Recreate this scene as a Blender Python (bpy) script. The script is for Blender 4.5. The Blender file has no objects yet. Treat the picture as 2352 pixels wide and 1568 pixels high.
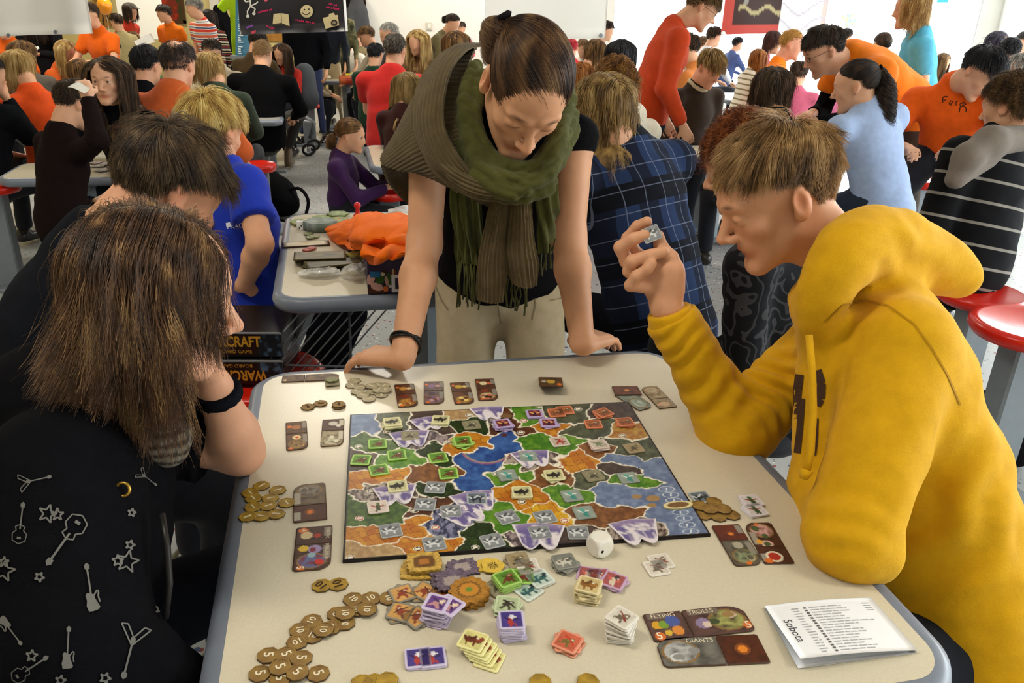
import bpy, math, random
import numpy as np
from mathutils import Vector, Matrix, noise as mnoise
from mathutils.bvhtree import BVHTree
C = bpy.context.scene.collection
SC = bpy.context.scene
rng = np.random.default_rng(7)
random.seed(7)
# ---------------------------------------------------------------- camera, world, lamps, exposure
FPX, PITCH, ROLL = 1850.0, math.radians(23.15), math.radians(1.95)
CAMZ, TZ = 1.547, 0.78
_cp, _sp, _cr, _sr = math.cos(PITCH), math.sin(PITCH), math.cos(ROLL), math.sin(ROLL)
FW = np.array([0, _cp, -_sp]); _r = np.array([1.0, 0, 0]); _u = np.cross(_r, FW)
RT = _cr*_r + _sr*_u; UP = -_sr*_r + _cr*_u
CAM = np.array([0, 0, CAMZ])
cam_d = bpy.data.cameras.new('camera'); cam_d.sensor_width = 36; cam_d.lens = FPX/2352*36
cam_d.clip_start = .05; cam_d.clip_end = 200
cam = bpy.data.objects.new('camera', cam_d); C.objects.link(cam)
cam.matrix_world = Matrix(((RT[0], UP[0], -FW[0], 0), (RT[1], UP[1], -FW[1], 0), (RT[2], UP[2], -FW[2], CAMZ), (0, 0, 0, 1)))
SC.camera = cam
SC.view_settings.view_transform = 'Standard'
try: SC.view_settings.look = 'None'
except Exception: pass
SC.view_settings.gamma = 1; SC.view_settings.use_curve_mapping = False
SC.view_settings.exposure = 0.55
SC.cycles.max_bounces = 6; SC.cycles.diffuse_bounces = 3; SC.cycles.glossy_bounces = 3
SC.cycles.transparent_max_bounces = 12; SC.cycles.transmission_bounces = 4
SC.cycles.sample_clamp_indirect = 6; SC.cycles.caustics_reflective = False; SC.cycles.caustics_refractive = False
SC.cycles.use_denoising = True
W = bpy.data.worlds.new('world'); SC.world = W; W.use_nodes = True
W.node_tree.nodes['Background'].inputs[0].default_value = (0.93, 0.97, 1.0, 1)
W.node_tree.nodes['Background'].inputs[1].default_value = 7.0
def lamp_area(name, loc, rot, sx, sy, e, col=(1, 1, 1), portal=False):
    d = bpy.data.lights.new(name, 'AREA'); d.shape = 'RECTANGLE'; d.size = sx; d.size_y = sy; d.energy = e; d.color = col
    o = bpy.data.objects.new(name, d); C.objects.link(o); o.location = loc; o.rotation_euler = rot
    if portal: d.cycles.is_portal = True
    return o
# window portals (guide daylight sampling through the window openings of the right and back walls; they emit nothing themselves)
XR, YB, XL, YF, ZC = 7.2, 13.2, -7.5, -3.2, 3.3
lamp_area('window_portal', (XR+.05, 4.3, 1.65), (0, math.radians(90), 0), 2.5, 13.0, 1, portal=True)
lamp_area('window_portal', (3.95, YB+.05, 1.65), (math.radians(-90), 0, 0), 6.2, 2.5, 1, portal=True)
# ceiling lamps of the hall: (x, y, watts)
CEIL_LAMPS = [(-3.9, 1.6, 22), (2.2, .4, 20), (-4.4, 6.2, 40), (-1.45, 6.2, 40), (2.6, 6.2, 20), (-4.4, 10.2, 60), (-.6, 10.6, 50), (-1.2, 1.0, 22)]
for _x, _y, _e in CEIL_LAMPS:
    lamp_area('ceiling_light_source', (_x, _y, ZC-.12), (0, 0, 0), 1.15, .25, _e, (1, .93, .8))
# ---------------------------------------------------------------- projection helpers (photo pixel -> point in the hall)
def ray(px, py): return FW + (px-1176)/FPX*RT - (py-784)/FPX*UP
def P(px, py, zc): return CAM + ray(px, py)*zc
def T(px, py, z=TZ):
    d = ray(px, py); return CAM + d*((CAMZ-z)/-d[2])
def proj(p):
    q = np.asarray(p, float)-CAM; z = q@FW
    return np.stack([1176+FPX*(q@RT)/z, 784-FPX*(q@UP)/z], -1), z
def lin(c):
    c = np.asarray(c, float); return np.where(c <= .04045, c/12.92, ((c+.055)/1.055)**2.4)
def hx(s):
    s = s.lstrip('#'); return np.array([int(s[i:i+2], 16)/255 for i in (0, 2, 4)])
def col(c): return lin(hx(c) if isinstance(c, str) else np.array(c))
def nrm(v): v = np.asarray(v, float); return v/(np.linalg.norm(v)+1e-12)
A = np.array
# ---------------------------------------------------------------- materials
_mats = {}
def mat(name, c=None, rough=.6, spec=.3, metal=0, vcol=False, nscale=0, namt=.15, bump=0, bscale=200, bstretch=None, coat=0, sss=0, sheen=0, emit=0, alpha=1, weave=0):
    if name in _mats: return _mats[name]
    m = bpy.data.materials.new(name); m.use_nodes = True; nt = m.node_tree; b = nt.nodes['Principled BSDF']; L = nt.links
    b.inputs['Roughness'].default_value = rough; b.inputs['Specular IOR Level'].default_value = spec; b.inputs['Metallic'].default_value = metal
    if coat: b.inputs['Coat Weight'].default_value = coat; b.inputs['Coat Roughness'].default_value = .12
    if sheen: b.inputs['Sheen Weight'].default_value = sheen; b.inputs['Sheen Roughness'].default_value = .5
    if sss: b.inputs['Subsurface Weight'].default_value = sss; b.inputs['Subsurface Radius'].default_value = (.012, .004, .002); b.inputs['Subsurface Scale'].default_value = 1
    if alpha < 1: b.inputs['Alpha'].default_value = alpha
    src = None
    if vcol:
        a = nt.nodes.new('ShaderNodeAttribute'); a.attribute_name = 'Col'; src = a.outputs['Color']
    else:
        lc = (*col(c), 1); b.inputs['Base Color'].default_value = lc
        if emit: b.inputs['Emission Color'].default_value = lc; b.inputs['Emission Strength'].default_value = emit
    tc = nt.nodes.new('ShaderNodeTexCoord')
    if nscale:
        n = nt.nodes.new('ShaderNodeTexNoise'); n.inputs['Scale'].default_value = nscale; n.inputs['Detail'].default_value = 4; L.new(tc.outputs['Object'], n.inputs['Vector'])
        mr = nt.nodes.new('ShaderNodeMapRange'); mr.inputs[3].default_value = 1-namt; mr.inputs[4].default_value = 1+namt; mr.inputs[1].default_value = .3; mr.inputs[2].default_value = .7
        L.new(n.outputs[0], mr.inputs[0])
        mx = nt.nodes.new('ShaderNodeMix'); mx.data_type = 'RGBA'; mx.blend_type = 'MULTIPLY'; mx.inputs[0].default_value = 1
        if src: L.new(src, mx.inputs[6])
        else: mx.inputs[6].default_value = lc
        cmb = nt.nodes.new('ShaderNodeCombineColor')
        for i in range(3): L.new(mr.outputs[0], cmb.inputs[i])
        L.new(cmb.outputs[0], mx.inputs[7]); src = mx.outputs[2]
    if src: L.new(src, b.inputs['Base Color'])
    if bump:
        n2 = nt.nodes.new('ShaderNodeTexNoise'); n2.inputs['Scale'].default_value = bscale; n2.inputs['Detail'].default_value = 3
        if bstretch:
            mp = nt.nodes.new('ShaderNodeMapping'); mp.inputs['Scale'].default_value = bstretch; L.new(tc.outputs['Object'], mp.inputs[0]); L.new(mp.outputs[0], n2.inputs['Vector'])
        else: L.new(tc.outputs['Object'], n2.inputs['Vector'])
        bp = nt.nodes.new('ShaderNodeBump'); bp.inputs['Strength'].default_value = bump; bp.inputs['Distance'].default_value = .004
        L.new(n2.outputs[0], bp.inputs['Height']); L.new(bp.outputs[0], b.inputs['Normal'])
    _mats[name] = m
    return m
def cmat(c, kind='cloth'):
    """one material per colour and kind"""
    key = f'{kind}_{c if isinstance(c, str) else "_".join("%.2f" % x for x in c)}'
    if kind == 'cloth' and col(c).mean() < .012: return mat(key+'_dark', c, rough=.95, spec=.04, nscale=35, namt=.1, bump=.3, bscale=420)
    if kind == 'cloth': return mat(key, c, rough=.85, spec=.15, nscale=35, namt=.07, bump=.25, bscale=420, sheen=.08)
    if kind == 'knit': return mat(key, c, rough=.9, spec=.1, nscale=60, namt=.12, bump=.5, bscale=500, sheen=.15)
    if kind == 'plastic': return mat(key, c, rough=.28, spec=.5, nscale=6, namt=.04)
    if kind == 'metal': return mat(key, c, rough=.4, spec=.5, metal=.35, nscale=12, namt=.06)
    if kind == 'paper': return mat(key, c, rough=.75, spec=.2, nscale=30, namt=.03)
    if kind == 'ink': return mat(key, c, rough=.7, spec=.15, nscale=80, namt=.05)
    return mat(key, c)
VC = mat('painted_print', vcol=True, rough=.45, spec=.35, nscale=300, namt=.05)
VCLOTH = mat('dyed_cloth', vcol=True, rough=.88, spec=.12, nscale=40, namt=.07, bump=.3, bscale=420, sheen=.08)
SKIN = mat('skin', vcol=True, rough=.5, spec=.3, nscale=25, namt=.05, bump=.06, bscale=700, sss=.12)
HAIRCAP = mat('hair_mass', vcol=True, rough=.6, spec=.2, nscale=50, namt=.25, bump=.6, bscale=120, bstretch=(1, 1, .12))
# ---------------------------------------------------------------- objects and meshes
def link(o, parent=None):
    C.objects.link(o)
    if parent is not None: o.parent = parent
    return o
def tag(o, label=None, cat=None, group=None, kind=None):
    if label: o['label'] = label
    if cat: o['category'] = cat
    if group: o['group'] = group
    if kind: o['kind'] = kind
    return o
def thing(name, label, cat, group=None, loc=(0, 0, 0), rz=0):
    o = bpy.data.objects.new(name, None); o.empty_display_size = .05; C.objects.link(o)
    o.location = loc; o.rotation_euler = (0, 0, rz)
    return tag(o, label, cat, group)
def mesh_np(name, V, F, m=None, parent=None, colr=None, smooth=True):
    V = np.asarray(V, np.float32); me = bpy.data.meshes.new(name)
    if isinstance(F, np.ndarray):
        nf, k = F.shape
        me.vertices.add(len(V)); me.vertices.foreach_set('co', V.ravel())
        me.loops.add(nf*k); me.loops.foreach_set('vertex_index', F.astype(np.int32).ravel())
        me.polygons.add(nf); me.polygons.foreach_set('loop_start', np.arange(0, nf*k, k, dtype=np.int32))
        me.update(calc_edges=True)
    else:
        me.from_pydata(V.tolist(), [], F); me.update()
    if smooth: me.shade_smooth()
    if colr is not None:
        a = me.color_attributes.new('Col', 'FLOAT_COLOR', 'POINT')
        cc = np.ones((len(V), 4), np.float32); cc[:, :3] = colr; a.data.foreach_set('color', cc.ravel())
    if m: me.materials.append(m)
    o = bpy.data.objects.new(name, me); link(o, parent)
    return o
class MB:
    """collects simple shapes into one mesh"""
    def __init__(s): s.v = []; s.f = []; s.n = 0
    def add(s, V, F):
        V = np.asarray(V, float).reshape(-1, 3); s.v.append(V); s.f += [[i+s.n for i in f] for f in F]; s.n += len(V); return s
    def box(s, c, size, ax=None, bev=0):
        hx_, hy, hz = A(size)/2; R = np.eye(3) if ax is None else A(ax, float)
        b = min(bev, hx_*.9, hy*.9, hz*.9)
        if b <= 0:
            V = A([[x, y, z] for x in (-hx_, hx_) for y in (-hy, hy) for z in (-hz, hz)])
            F = [[0, 1, 3, 2], [4, 6, 7, 5], [0, 4, 5, 1], [2, 3, 7, 6], [0, 2, 6, 4], [1, 5, 7, 3]]
        else:
            ring = lambda x, y, z: [[-x+0, -y, z], [x, -y, z], [x, y, z], [-x, y, z]]
            def oct_(x, y, z, c_):
                return [[-x+c_, -y, z], [x-c_, -y, z], [x, -y+c_, z], [x, y-c_, z], [x-c_, y, z], [-x+c_, y, z], [-x, y-c_, z], [-x, -y+c_, z]]
            V = A(oct_(hx_-b, hy-b, -hz, b*.4)+oct_(hx_, hy, -hz+b, b)+oct_(hx_, hy, hz-b, b)+oct_(hx_-b, hy-b, hz, b*.4))
            F = [list(range(7, -1, -1)), list(range(24, 32))]
            for k in range(3):
                for i in range(8): j = (i+1) % 8; F.append([k*8+i, k*8+j, k*8+8+j, k*8+8+i])
        return s.add(V@R+A(c), F)
    def tube(s, pts, r, n=8, cap=True, closed=False):
        pts = A(pts, float); m = len(pts); rr = np.broadcast_to(r, (m,)); t = np.gradient(pts, axis=0)
        if closed: t = np.roll(pts, -1, 0)-np.roll(pts, 1, 0)
        t /= np.linalg.norm(t, axis=1)[:, None]+1e-12
        ref = A([0, 0, 1.]) if abs(t[0, 2]) < .9 else A([1., 0, 0]); u = nrm(np.cross(ref, t[0])); V = []
        for i in range(m):
            u = nrm(u-t[i]*(u@t[i])); w = np.cross(t[i], u); a = np.arange(n)*2*math.pi/n
            V.append(pts[i]+rr[i]*(np.cos(a)[:, None]*u+np.sin(a)[:, None]*w))
        F = []
        for i in range(m if closed else m-1):
            i2 = (i+1) % m
            for k in range(n): F.append([i*n+k, i*n+(k+1) % n, i2*n+(k+1) % n, i2*n+k])
        if cap and not closed: F += [list(range(n-1, -1, -1)), [(m-1)*n+k for k in range(n)]]
        return s.add(np.concatenate(V), F)
    def lathe(s, c, prof, n=32, ax=None):
        R = np.eye(3) if ax is None else A(ax, float); V = []; F = []; a = np.arange(n)*2*math.pi/n
        for r, z in prof: V.append(np.stack([r*np.cos(a), r*np.sin(a), np.full(n, z)], 1))
        for i in range(len(prof)-1):
            for k in range(n): F.append([i*n+k, i*n+(k+1) % n, (i+1)*n+(k+1) % n, (i+1)*n+k])
        F += [list(range(n-1, -1, -1)), [(len(prof)-1)*n+k for k in range(n)]]
        return s.add(np.concatenate(V)@R+A(c), F)
    def prism(s, poly, z0, z1, fr=None):
        """poly in 2D, extruded z0..z1; fr = (origin, xaxis, yaxis, zaxis)"""
        poly = A(poly, float); n = len(poly)
        V = np.concatenate([np.c_[poly, np.full(n, z0)], np.c_[poly, np.full(n, z1)]])
        if fr is not None: V = A(fr[0])+V[:, :1]*A(fr[1])+V[:, 1:2]*A(fr[2])+V[:, 2:]*A(fr[3])
        F = [list(range(n-1, -1, -1)), list(range(n, 2*n))]+[[i, (i+1) % n, n+(i+1) % n, n+i] for i in range(n)]
        return s.add(V, F)
    def build(s, name, m, parent=None, smooth=False):
        o = mesh_np(name, np.concatenate(s.v), s.f, m, parent, smooth=smooth)
        return o
def edge_smooth(o, ang=40):
    me = o.data; me.shade_smooth()
    try: me.set_sharp_from_angle(angle=math.radians(ang))
    except Exception: pass
    return o
def grid_faces(nu, nv, closed_u=False):
    i, j = np.meshgrid(np.arange(nu if closed_u else nu-1), np.arange(nv-1), indexing='ij'); i2 = (i+1) % nu
    return np.stack([i*nv+j, i2*nv+j, i2*nv+j+1, i*nv+j+1], -1).reshape(-1, 4)
def rrect(w, h, r, n=5):
    out = []
    for cx, cy, a0 in ((w/2-r, h/2-r, 0), (-w/2+r, h/2-r, 90), (-w/2+r, -h/2+r, 180), (w/2-r, -h/2+r, 270)):
        for k in range(n+1):
            a = math.radians(a0+90*k/n); out.append((cx+r*math.cos(a), cy+r*math.sin(a)))
    return A(out)
def catmull(pts, n):
    pts = A(pts, float); m = len(pts); t = np.linspace(0, m-1, n); i = np.clip(t.astype(int), 0, m-2); f = (t-i).reshape(-1, *([1]*(pts.ndim-1)))
    g = lambda k: pts[np.clip(k, 0, m-1)]
    p0, p1, p2, p3 = g(i-1), g(i), g(i+1), g(i+2)
    p0 = np.where((i == 0).reshape(f.shape), 2*p1-p2, p0); p3 = np.where((i+2 > m-1).reshape(f.shape), 2*p2-p1, p3)
    return .5*(2*p1+(p2-p0)*f+(2*p0-5*p1+4*p2-p3)*f*f+(3*p1-p0-3*p2+p3)*f**3)
def patch(name, ctrl, nu, nv, m, parent=None, thick=.004, disp=None, colr=None):
    """cloth sheet through a net of 3D points (rows x cols), thickened; disp(u,v)->offset along the normal"""
    g = catmull(ctrl, nu); g = np.swapaxes(catmull(np.swapaxes(g, 0, 1), nv), 0, 1)
    du = np.gradient(g, axis=0); dv = np.gradient(g, axis=1); n = np.cross(du, dv); n /= np.linalg.norm(n, axis=-1, keepdims=True)+1e-9
    if disp is not None:
        u, v = np.meshgrid(np.linspace(0, 1, nu), np.linspace(0, 1, nv), indexing='ij'); g = g+n*disp(u, v)[..., None]
    top = (g+n*thick/2).reshape(-1, 3); bot = (g-n*thick/2).reshape(-1, 3); F = grid_faces(nu, nv); k = nu*nv
    b = []
    for i in range(nu-1): b += [[i*nv, (i+1)*nv, k+(i+1)*nv, k+i*nv], [i*nv+nv-1, k+i*nv+nv-1, k+(i+1)*nv+nv-1, (i+1)*nv+nv-1]]
    for j in range(nv-1): b += [[j, k+j, k+j+1, j+1], [(nu-1)*nv+j, (nu-1)*nv+j+1, k+(nu-1)*nv+j+1, k+(nu-1)*nv+j]]
    F = np.concatenate([F, F[:, ::-1]+k, A(b)])
    cc = None
    if colr is not None:
        u, v = np.meshgrid(np.linspace(0, 1, nu), np.linspace(0, 1, nv), indexing='ij'); c1 = colr(u, v).reshape(-1, 3); cc = np.concatenate([c1, c1])
    return mesh_np(name, np.concatenate([top, bot]), F, m, parent, cc)
# value noise on arrays
_perm = rng.random(4096).astype(np.float32)
def vnoise(p, seed=0):
    p = np.asarray(p, np.float32); i = np.floor(p).astype(np.int64); f = p-i; f = f*f*(3-2*f); d = p.shape[-1]; r = 0
    for c in range(2**d):
        w = 1.; h = seed*1013
        for a in range(d):
            b = (c >> a) & 1; w = w*(f[..., a] if b else 1-f[..., a]); h = h+(i[..., a]+b)*(73856093, 19349663, 83492791)[a]
        r = r+w*_perm[(h ^ (h >> 7)) & 4095]
    return r
def fbm(p, o=3, seed=0):
    p = np.asarray(p, np.float32); return sum(vnoise(p*2**k, seed+k)*.5**k for k in range(o))/sum(.5**k for k in range(o))
# text -> shared mesh
_txt = {}
def text_mesh(s, ext=.02, bold=0):
    k = (s, ext, bold)
    if k not in _txt:
        cu = bpy.data.curves.new('lettering', 'FONT'); cu.body = s; cu.size = 1; cu.extrude = ext; cu.offset = bold; cu.align_x = 'CENTER'; cu.align_y = 'CENTER'; cu.resolution_u = 3
        o = bpy.data.objects.new('lettering', cu); C.objects.link(o)
        dg = bpy.context.evaluated_depsgraph_get(); me = bpy.data.meshes.new_from_object(o.evaluated_get(dg)); bpy.data.objects.remove(o); bpy.data.curves.remove(cu)
        v = np.empty(len(me.vertices)*3, np.float32); me.vertices.foreach_get('co', v); _txt[k] = (v.reshape(-1, 3), [list(p.vertices) for p in me.polygons]); bpy.data.meshes.remove(me)
    return _txt[k]
def text(s, origin, x, y, size, m, parent=None, name='lettering', ext=.02, bold=0, sx=1):
    """letters lying in the plane spanned by x (reading direction) and y (up)"""
    V, F = text_mesh(s, ext, bold); x = nrm(x); y = nrm(A(y)-x*(A(y)@x)); z = np.cross(x, y)
    return mesh_np(name, A(origin)+size*(V[:, :1]*x*sx+V[:, 1:2]*y+V[:, 2:]*z), F, m, parent, smooth=False)
# ---------------------------------------------------------------- SDF modelling clay
class Clay:
    def __init__(s, h, k=.02): s.h = h; s.k = k; s.p = []; s.paints = []; s.disp = None; s.clip = []
    def cone(s, a, b, ra, rb=None, c=0, k=None, op=1, flat=None, cut=0):
        """tapered capsule; flat=(axis, ratio) squashes it; cut bit1/bit2 = flat end at a / b"""
        s.p.append(('c', A(a, float), A(b, float), ra, ra if rb is None else rb, flat, cut, col(c) if not isinstance(c, int) else None, s.k if k is None else k, op)); return s
    def chain(s, pts, rs, c=0, k=None, **kw):
        for i in range(len(pts)-1): s.cone(pts[i], pts[i+1], rs[i], rs[i+1], c, k, **kw)
        return s
    def ell(s, c0, r, c=0, R=None, k=None, op=1):
        s.p.append(('e', A(c0, float), A(r, float) if np.ndim(r) else A([r, r, r], float), R, None, None, 0, col(c) if not isinstance(c, int) else None, s.k if k is None else k, op)); return s
    def paint(s, c0, r, c, R=None, soft=.4, amt=1): s.paints.append((A(c0, float), A(r, float) if np.ndim(r) else A([r]*3, float), col(c), R, soft, amt)); return s
    @staticmethod
    def dist(q, X):
        if q[0] == 'c':
            _, a, b, ra, rb, flat, cut = q[:7]; pa = X-a; ba = b-a; l2 = max(ba@ba, 1e-12); t = np.clip(pa@ba/l2, 0, 1).astype(np.float32); pa = pa-t[..., None]*ba
            if flat is not None:
                n, ratio = flat; pa = pa+(pa@n)[..., None]*n*(1/ratio-1); d = (np.sqrt((pa*pa).sum(-1))-(ra+t*(rb-ra)))*(ratio**.5)
            else: d = np.sqrt((pa*pa).sum(-1))-(ra+t*(rb-ra))
            l = l2**.5
            if cut & 1: d = np.maximum(d, -((X-a)@ba)/l)
            if cut & 2: d = np.maximum(d, ((X-b)@ba)/l)
            return d
        _, c0, r, R = q[:4]; pa = X-c0
        if R is not None: pa = pa@np.asarray(R, np.float32)      # columns of R = local axes
        k0 = np.sqrt(((pa/r)**2).sum(-1)); k1 = np.sqrt(((pa/(r*r))**2).sum(-1)); return k0*(k0-1)/(k1+1e-9)
    @staticmethod
    def bounds(q):
        if q[0] == 'c':
            r = max(q[3], q[4]); return np.minimum(q[1], q[2])-r, np.maximum(q[1], q[2])+r
        r = q[2].max() if q[3] is not None else q[2]
        return q[1]-r, q[1]+r
    def field(s):
        h = s.h; bs = [s.bounds(q) for q in s.p if q[9] > 0]; lo = np.min([b[0] for b in bs], 0)-3*h-.01; hi = np.max([b[1] for b in bs], 0)+3*h+.01
        n = np.ceil((hi-lo)/h).astype(int)+1; Fd = np.full(n, .08, np.float32); s.lo = lo
        for q in s.p:
            k = max(q[8], 1e-4); b0, b1 = s.bounds(q); m = k+2.5*h
            i0 = np.clip(np.floor((b0-m-lo)/h).astype(int), 0, n); i1 = np.clip(np.ceil((b1+m-lo)/h).astype(int)+1, 0, n)
            if (i1 <= i0).any(): continue
            ax = [lo[d]+h*np.arange(i0[d], i1[d], dtype=np.float32) for d in range(3)]
            X = np.stack(np.meshgrid(*ax, indexing='ij'), -1).astype(np.float32); d = s.dist(q, X).astype(np.float32)
            sl = tuple(slice(i0[j], i1[j]) for j in range(3)); G = Fd[sl]
            if q[9] > 0: hh = np.clip(.5+.5*(G-d)/k, 0, 1); Fd[sl] = G*(1-hh)+d*hh-k*hh*(1-hh)
            else: hh = np.clip(.5-.5*(G+d)/k, 0, 1); Fd[sl] = G*(1-hh)-d*hh+k*hh*(1-hh)
        for o, nv in s.clip:
            ax = [lo[d]+h*np.arange(n[d], dtype=np.float32) for d in range(3)]
            d = ((ax[0]-o[0])*nv[0])[:, None, None]+((ax[1]-o[1])*nv[1])[None, :, None]+((ax[2]-o[2])*nv[2])[None, None, :]
            Fd = np.maximum(Fd, d.astype(np.float32))
        return Fd
    def surface(s):
        Fd = s.field(); h = s.h; ins = Fd < 0; n = A(Fd.shape)
        offs = [(i, j, k) for i in (0, 1) for j in (0, 1) for k in (0, 1)]
        cnt = np.zeros(n-1, np.int8)
        for o in offs: cnt += ins[o[0]:n[0]-1+o[0], o[1]:n[1]-1+o[1], o[2]:n[2]-1+o[2]]
        I, J, K = np.nonzero((cnt > 0) & (cnt < 8)); vals = [Fd[I+o[0], J+o[1], K+o[2]] for o in offs]
        acc = np.zeros((len(I), 3), np.float32); num = np.zeros(len(I), np.float32)
        for a in range(8):
            for b in range(a+1, 8):
                if sum(abs(offs[a][d]-offs[b][d]) for d in range(3)) != 1: continue
                m = (vals[a] < 0) != (vals[b] < 0); t = np.where(m, vals[a]/np.where(m, vals[a]-vals[b], 1), 0)
                e = A(offs[a], np.float32)+t[:, None]*(A(offs[b], np.float32)-A(offs[a], np.float32)); acc += e*m[:, None]; num += m
        V = (np.stack([I, J, K], 1)+acc/num[:, None])*h+s.lo
        vid = np.full(n-1, -1, np.int32); vid[I, J, K] = np.arange(len(I)); Fs = []
        for d in range(3):
            e1 = [0, 0, 0]; e1[d] = 1; sa = tuple(slice(0, n[x]-e1[x]) for x in range(3)); sb = tuple(slice(e1[x], n[x]) for x in range(3))
            A0, B0 = ins[sa], ins[sb]; X = A(np.nonzero(A0 != B0)); o1, o2 = [x for x in range(3) if x != d]
            ok = (X[o1] > 0) & (X[o2] > 0) & (X[o1] < n[o1]-1) & (X[o2] < n[o2]-1); X = X[:, ok]; flip = A0[tuple(X)]
            if d == 1: flip = ~flip
            def g(a, b): Y = X.copy(); Y[o1] -= a; Y[o2] -= b; return vid[tuple(Y)]
            q = np.stack([g(1, 1), g(0, 1), g(0, 0), g(1, 0)], 1); q = np.where(flip[:, None], q, q[:, ::-1]); Fs.append(q)
        Fa = np.concatenate(Fs); return V, Fa[(Fa >= 0).all(1)]
    def colors(s, V):
        acc = np.zeros((len(V), 3)); wt = np.zeros(len(V))
        V32 = V.astype(np.float32)
        for q in s.p:
            if q[7] is None or q[9] < 0: continue
            b0, b1 = s.bounds(q); m = ((V > b0-.03) & (V < b1+.03)).all(1)
            if not m.any(): continue
            d = np.maximum(s.dist(q, V32[m]), 0); w = 1/(d+.0015)**3; acc[m] += w[:, None]*q[7]; wt[m] += w
        c = acc/np.maximum(wt, 1e-9)[:, None]
        for c0, r, pc, R, soft, amt in s.paints:
            pa = V-c0
            if R is not None: pa = pa@R
            t = np.clip((1-np.sqrt(((pa/r)**2).sum(1)))/soft, 0, 1)*amt; c = c*(1-t[:, None])+pc*t[:, None]
        return c
    def build(s, name, m, parent=None, colorize=True, post=None, relax=1):
        V, Fa = s.surface()
        for _ in range(relax):       # light Laplacian smoothing of the net
            acc = np.zeros_like(V); num = np.zeros(len(V))
            for a in range(4):
                b = (a+1) % 4; np.add.at(acc, Fa[:, a], V[Fa[:, b]]); np.add.at(num, Fa[:, a], 1)
            V = V*.5+.5*acc/np.maximum(num, 1)[:, None]
        cc = s.colors(V) if colorize else None
        if post:
            N = np.zeros_like(V); fn = np.cross(V[Fa[:, 2]]-V[Fa[:, 0]], V[Fa[:, 3]]-V[Fa[:, 1]])
            for a in range(4): np.add.at(N, Fa[:, a], fn)
            N /= np.linalg.norm(N, axis=1)[:, None]+1e-12; r = post(V, N, cc)
            if isinstance(r, tuple): V, cc = r
            else: V = r
        return mesh_np(name, V, Fa, m, parent, cc)
def bvh_of(*objs):
    V = []; F = []; n = 0
    for o in objs:
        me = o.data; v = np.empty(len(me.vertices)*3, np.float32); me.vertices.foreach_get('co', v); V += v.reshape(-1, 3).tolist()
        F += [[i+n for i in p.vertices] for p in me.polygons]; n += len(me.vertices)
    return BVHTree.FromPolygons(V, F)
def on_surface(bvh, px, py, lift=.0012):
    d = ray(px, py); h = bvh.ray_cast(Vector(CAM), Vector(nrm(d)))
    if h[0] is None: return None
    return A(h[0])+A(h[1])*lift
def print_on(bvh, polys, name, m, parent, lift=.0012, sub=6):
    """flat print laid on a garment: each polygon (photo pixels) is gridded finely and dropped on the surface"""
    b = MB()
    for poly in polys:
        poly = A(poly, float); c = poly.mean(0); n = len(poly); dense = []
        for i in range(n):
            q = poly[(i+1) % n]; L = max(1, int(np.linalg.norm(q-poly[i])/sub)); dense += [poly[i]+(q-poly[i])*t/L for t in range(L)]
        pts = [on_surface(bvh, *p, lift) for p in dense]
        if any(p is None for p in pts): continue
        b.add(pts, [list(range(len(pts)))])
    if b.n: return b.build(name, m, parent)
def stroke(pts, w):
    """polyline in pixels -> list of quads"""
    pts = A(pts, float); out = []
    for a, b in zip(pts[:-1], pts[1:]):
        d = b-a; L = np.linalg.norm(d); n = A([-d[1], d[0]])/(L+1e-9)*w/2; k = max(1, int(L/8))
        for i in range(k): p = a+d*i/k; q = a+d*(i+1)/k; out.append([p+n, p-n, q-n, q+n])
    return out
# ---------------------------------------------------------------- hair made of strands
def hair_mat(c):
    key = 'hair_'+str(c)
    if key in _mats: return _mats[key]
    m = bpy.data.materials.new(key); m.use_nodes = True; nt = m.node_tree; b = nt.nodes['Principled BSDF']
    hi = nt.nodes.new('ShaderNodeHairInfo'); r = nt.nodes.new('ShaderNodeValToRGB'); cc = c if isinstance(c, (list, tuple)) else [c]
    cs = [col(x) for x in cc]
    if len(cs) == 1: cs = [cs[0]*.55, cs[0], cs[0]*1.5]
    r.color_ramp.elements[0].color = (*np.minimum(cs[0], 1), 1); r.color_ramp.elements[1].color = (*np.minimum(cs[-1], 1), 1)
    for i in range(1, len(cs)-1): e = r.color_ramp.elements.new(i/(len(cs)-1)); e.color = (*np.minimum(cs[i], 1), 1)
    tc = nt.nodes.new('ShaderNodeTexCoord'); nz = nt.nodes.new('ShaderNodeTexNoise'); nz.inputs['Scale'].default_value = 38; nz.inputs['Detail'].default_value = 2
    mp = nt.nodes.new('ShaderNodeMapping'); mp.inputs['Scale'].default_value = (1, 1, .22); nt.links.new(tc.outputs['Object'], mp.inputs[0]); nt.links.new(mp.outputs[0], nz.inputs['Vector'])
    m1 = nt.nodes.new('ShaderNodeMath'); m1.operation = 'MULTIPLY_ADD'; m1.inputs[1].default_value = 2.2; m1.inputs[2].default_value = -.75; nt.links.new(nz.outputs[0], m1.inputs[0])
    m2 = nt.nodes.new('ShaderNodeMath'); m2.operation = 'MULTIPLY_ADD'; m2.inputs[1].default_value = .38; nt.links.new(hi.outputs['Random'], m2.inputs[0]); nt.links.new(m1.outputs[0], m2.inputs[2])
    nt.links.new(m2.outputs[0], r.inputs[0]); nt.links.new(r.outputs[0], b.inputs['Base Color'])
    b.inputs['Roughness'].default_value = .42; b.inputs['Specular IOR Level'].default_value = .35
    _mats[key] = m; return m
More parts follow.
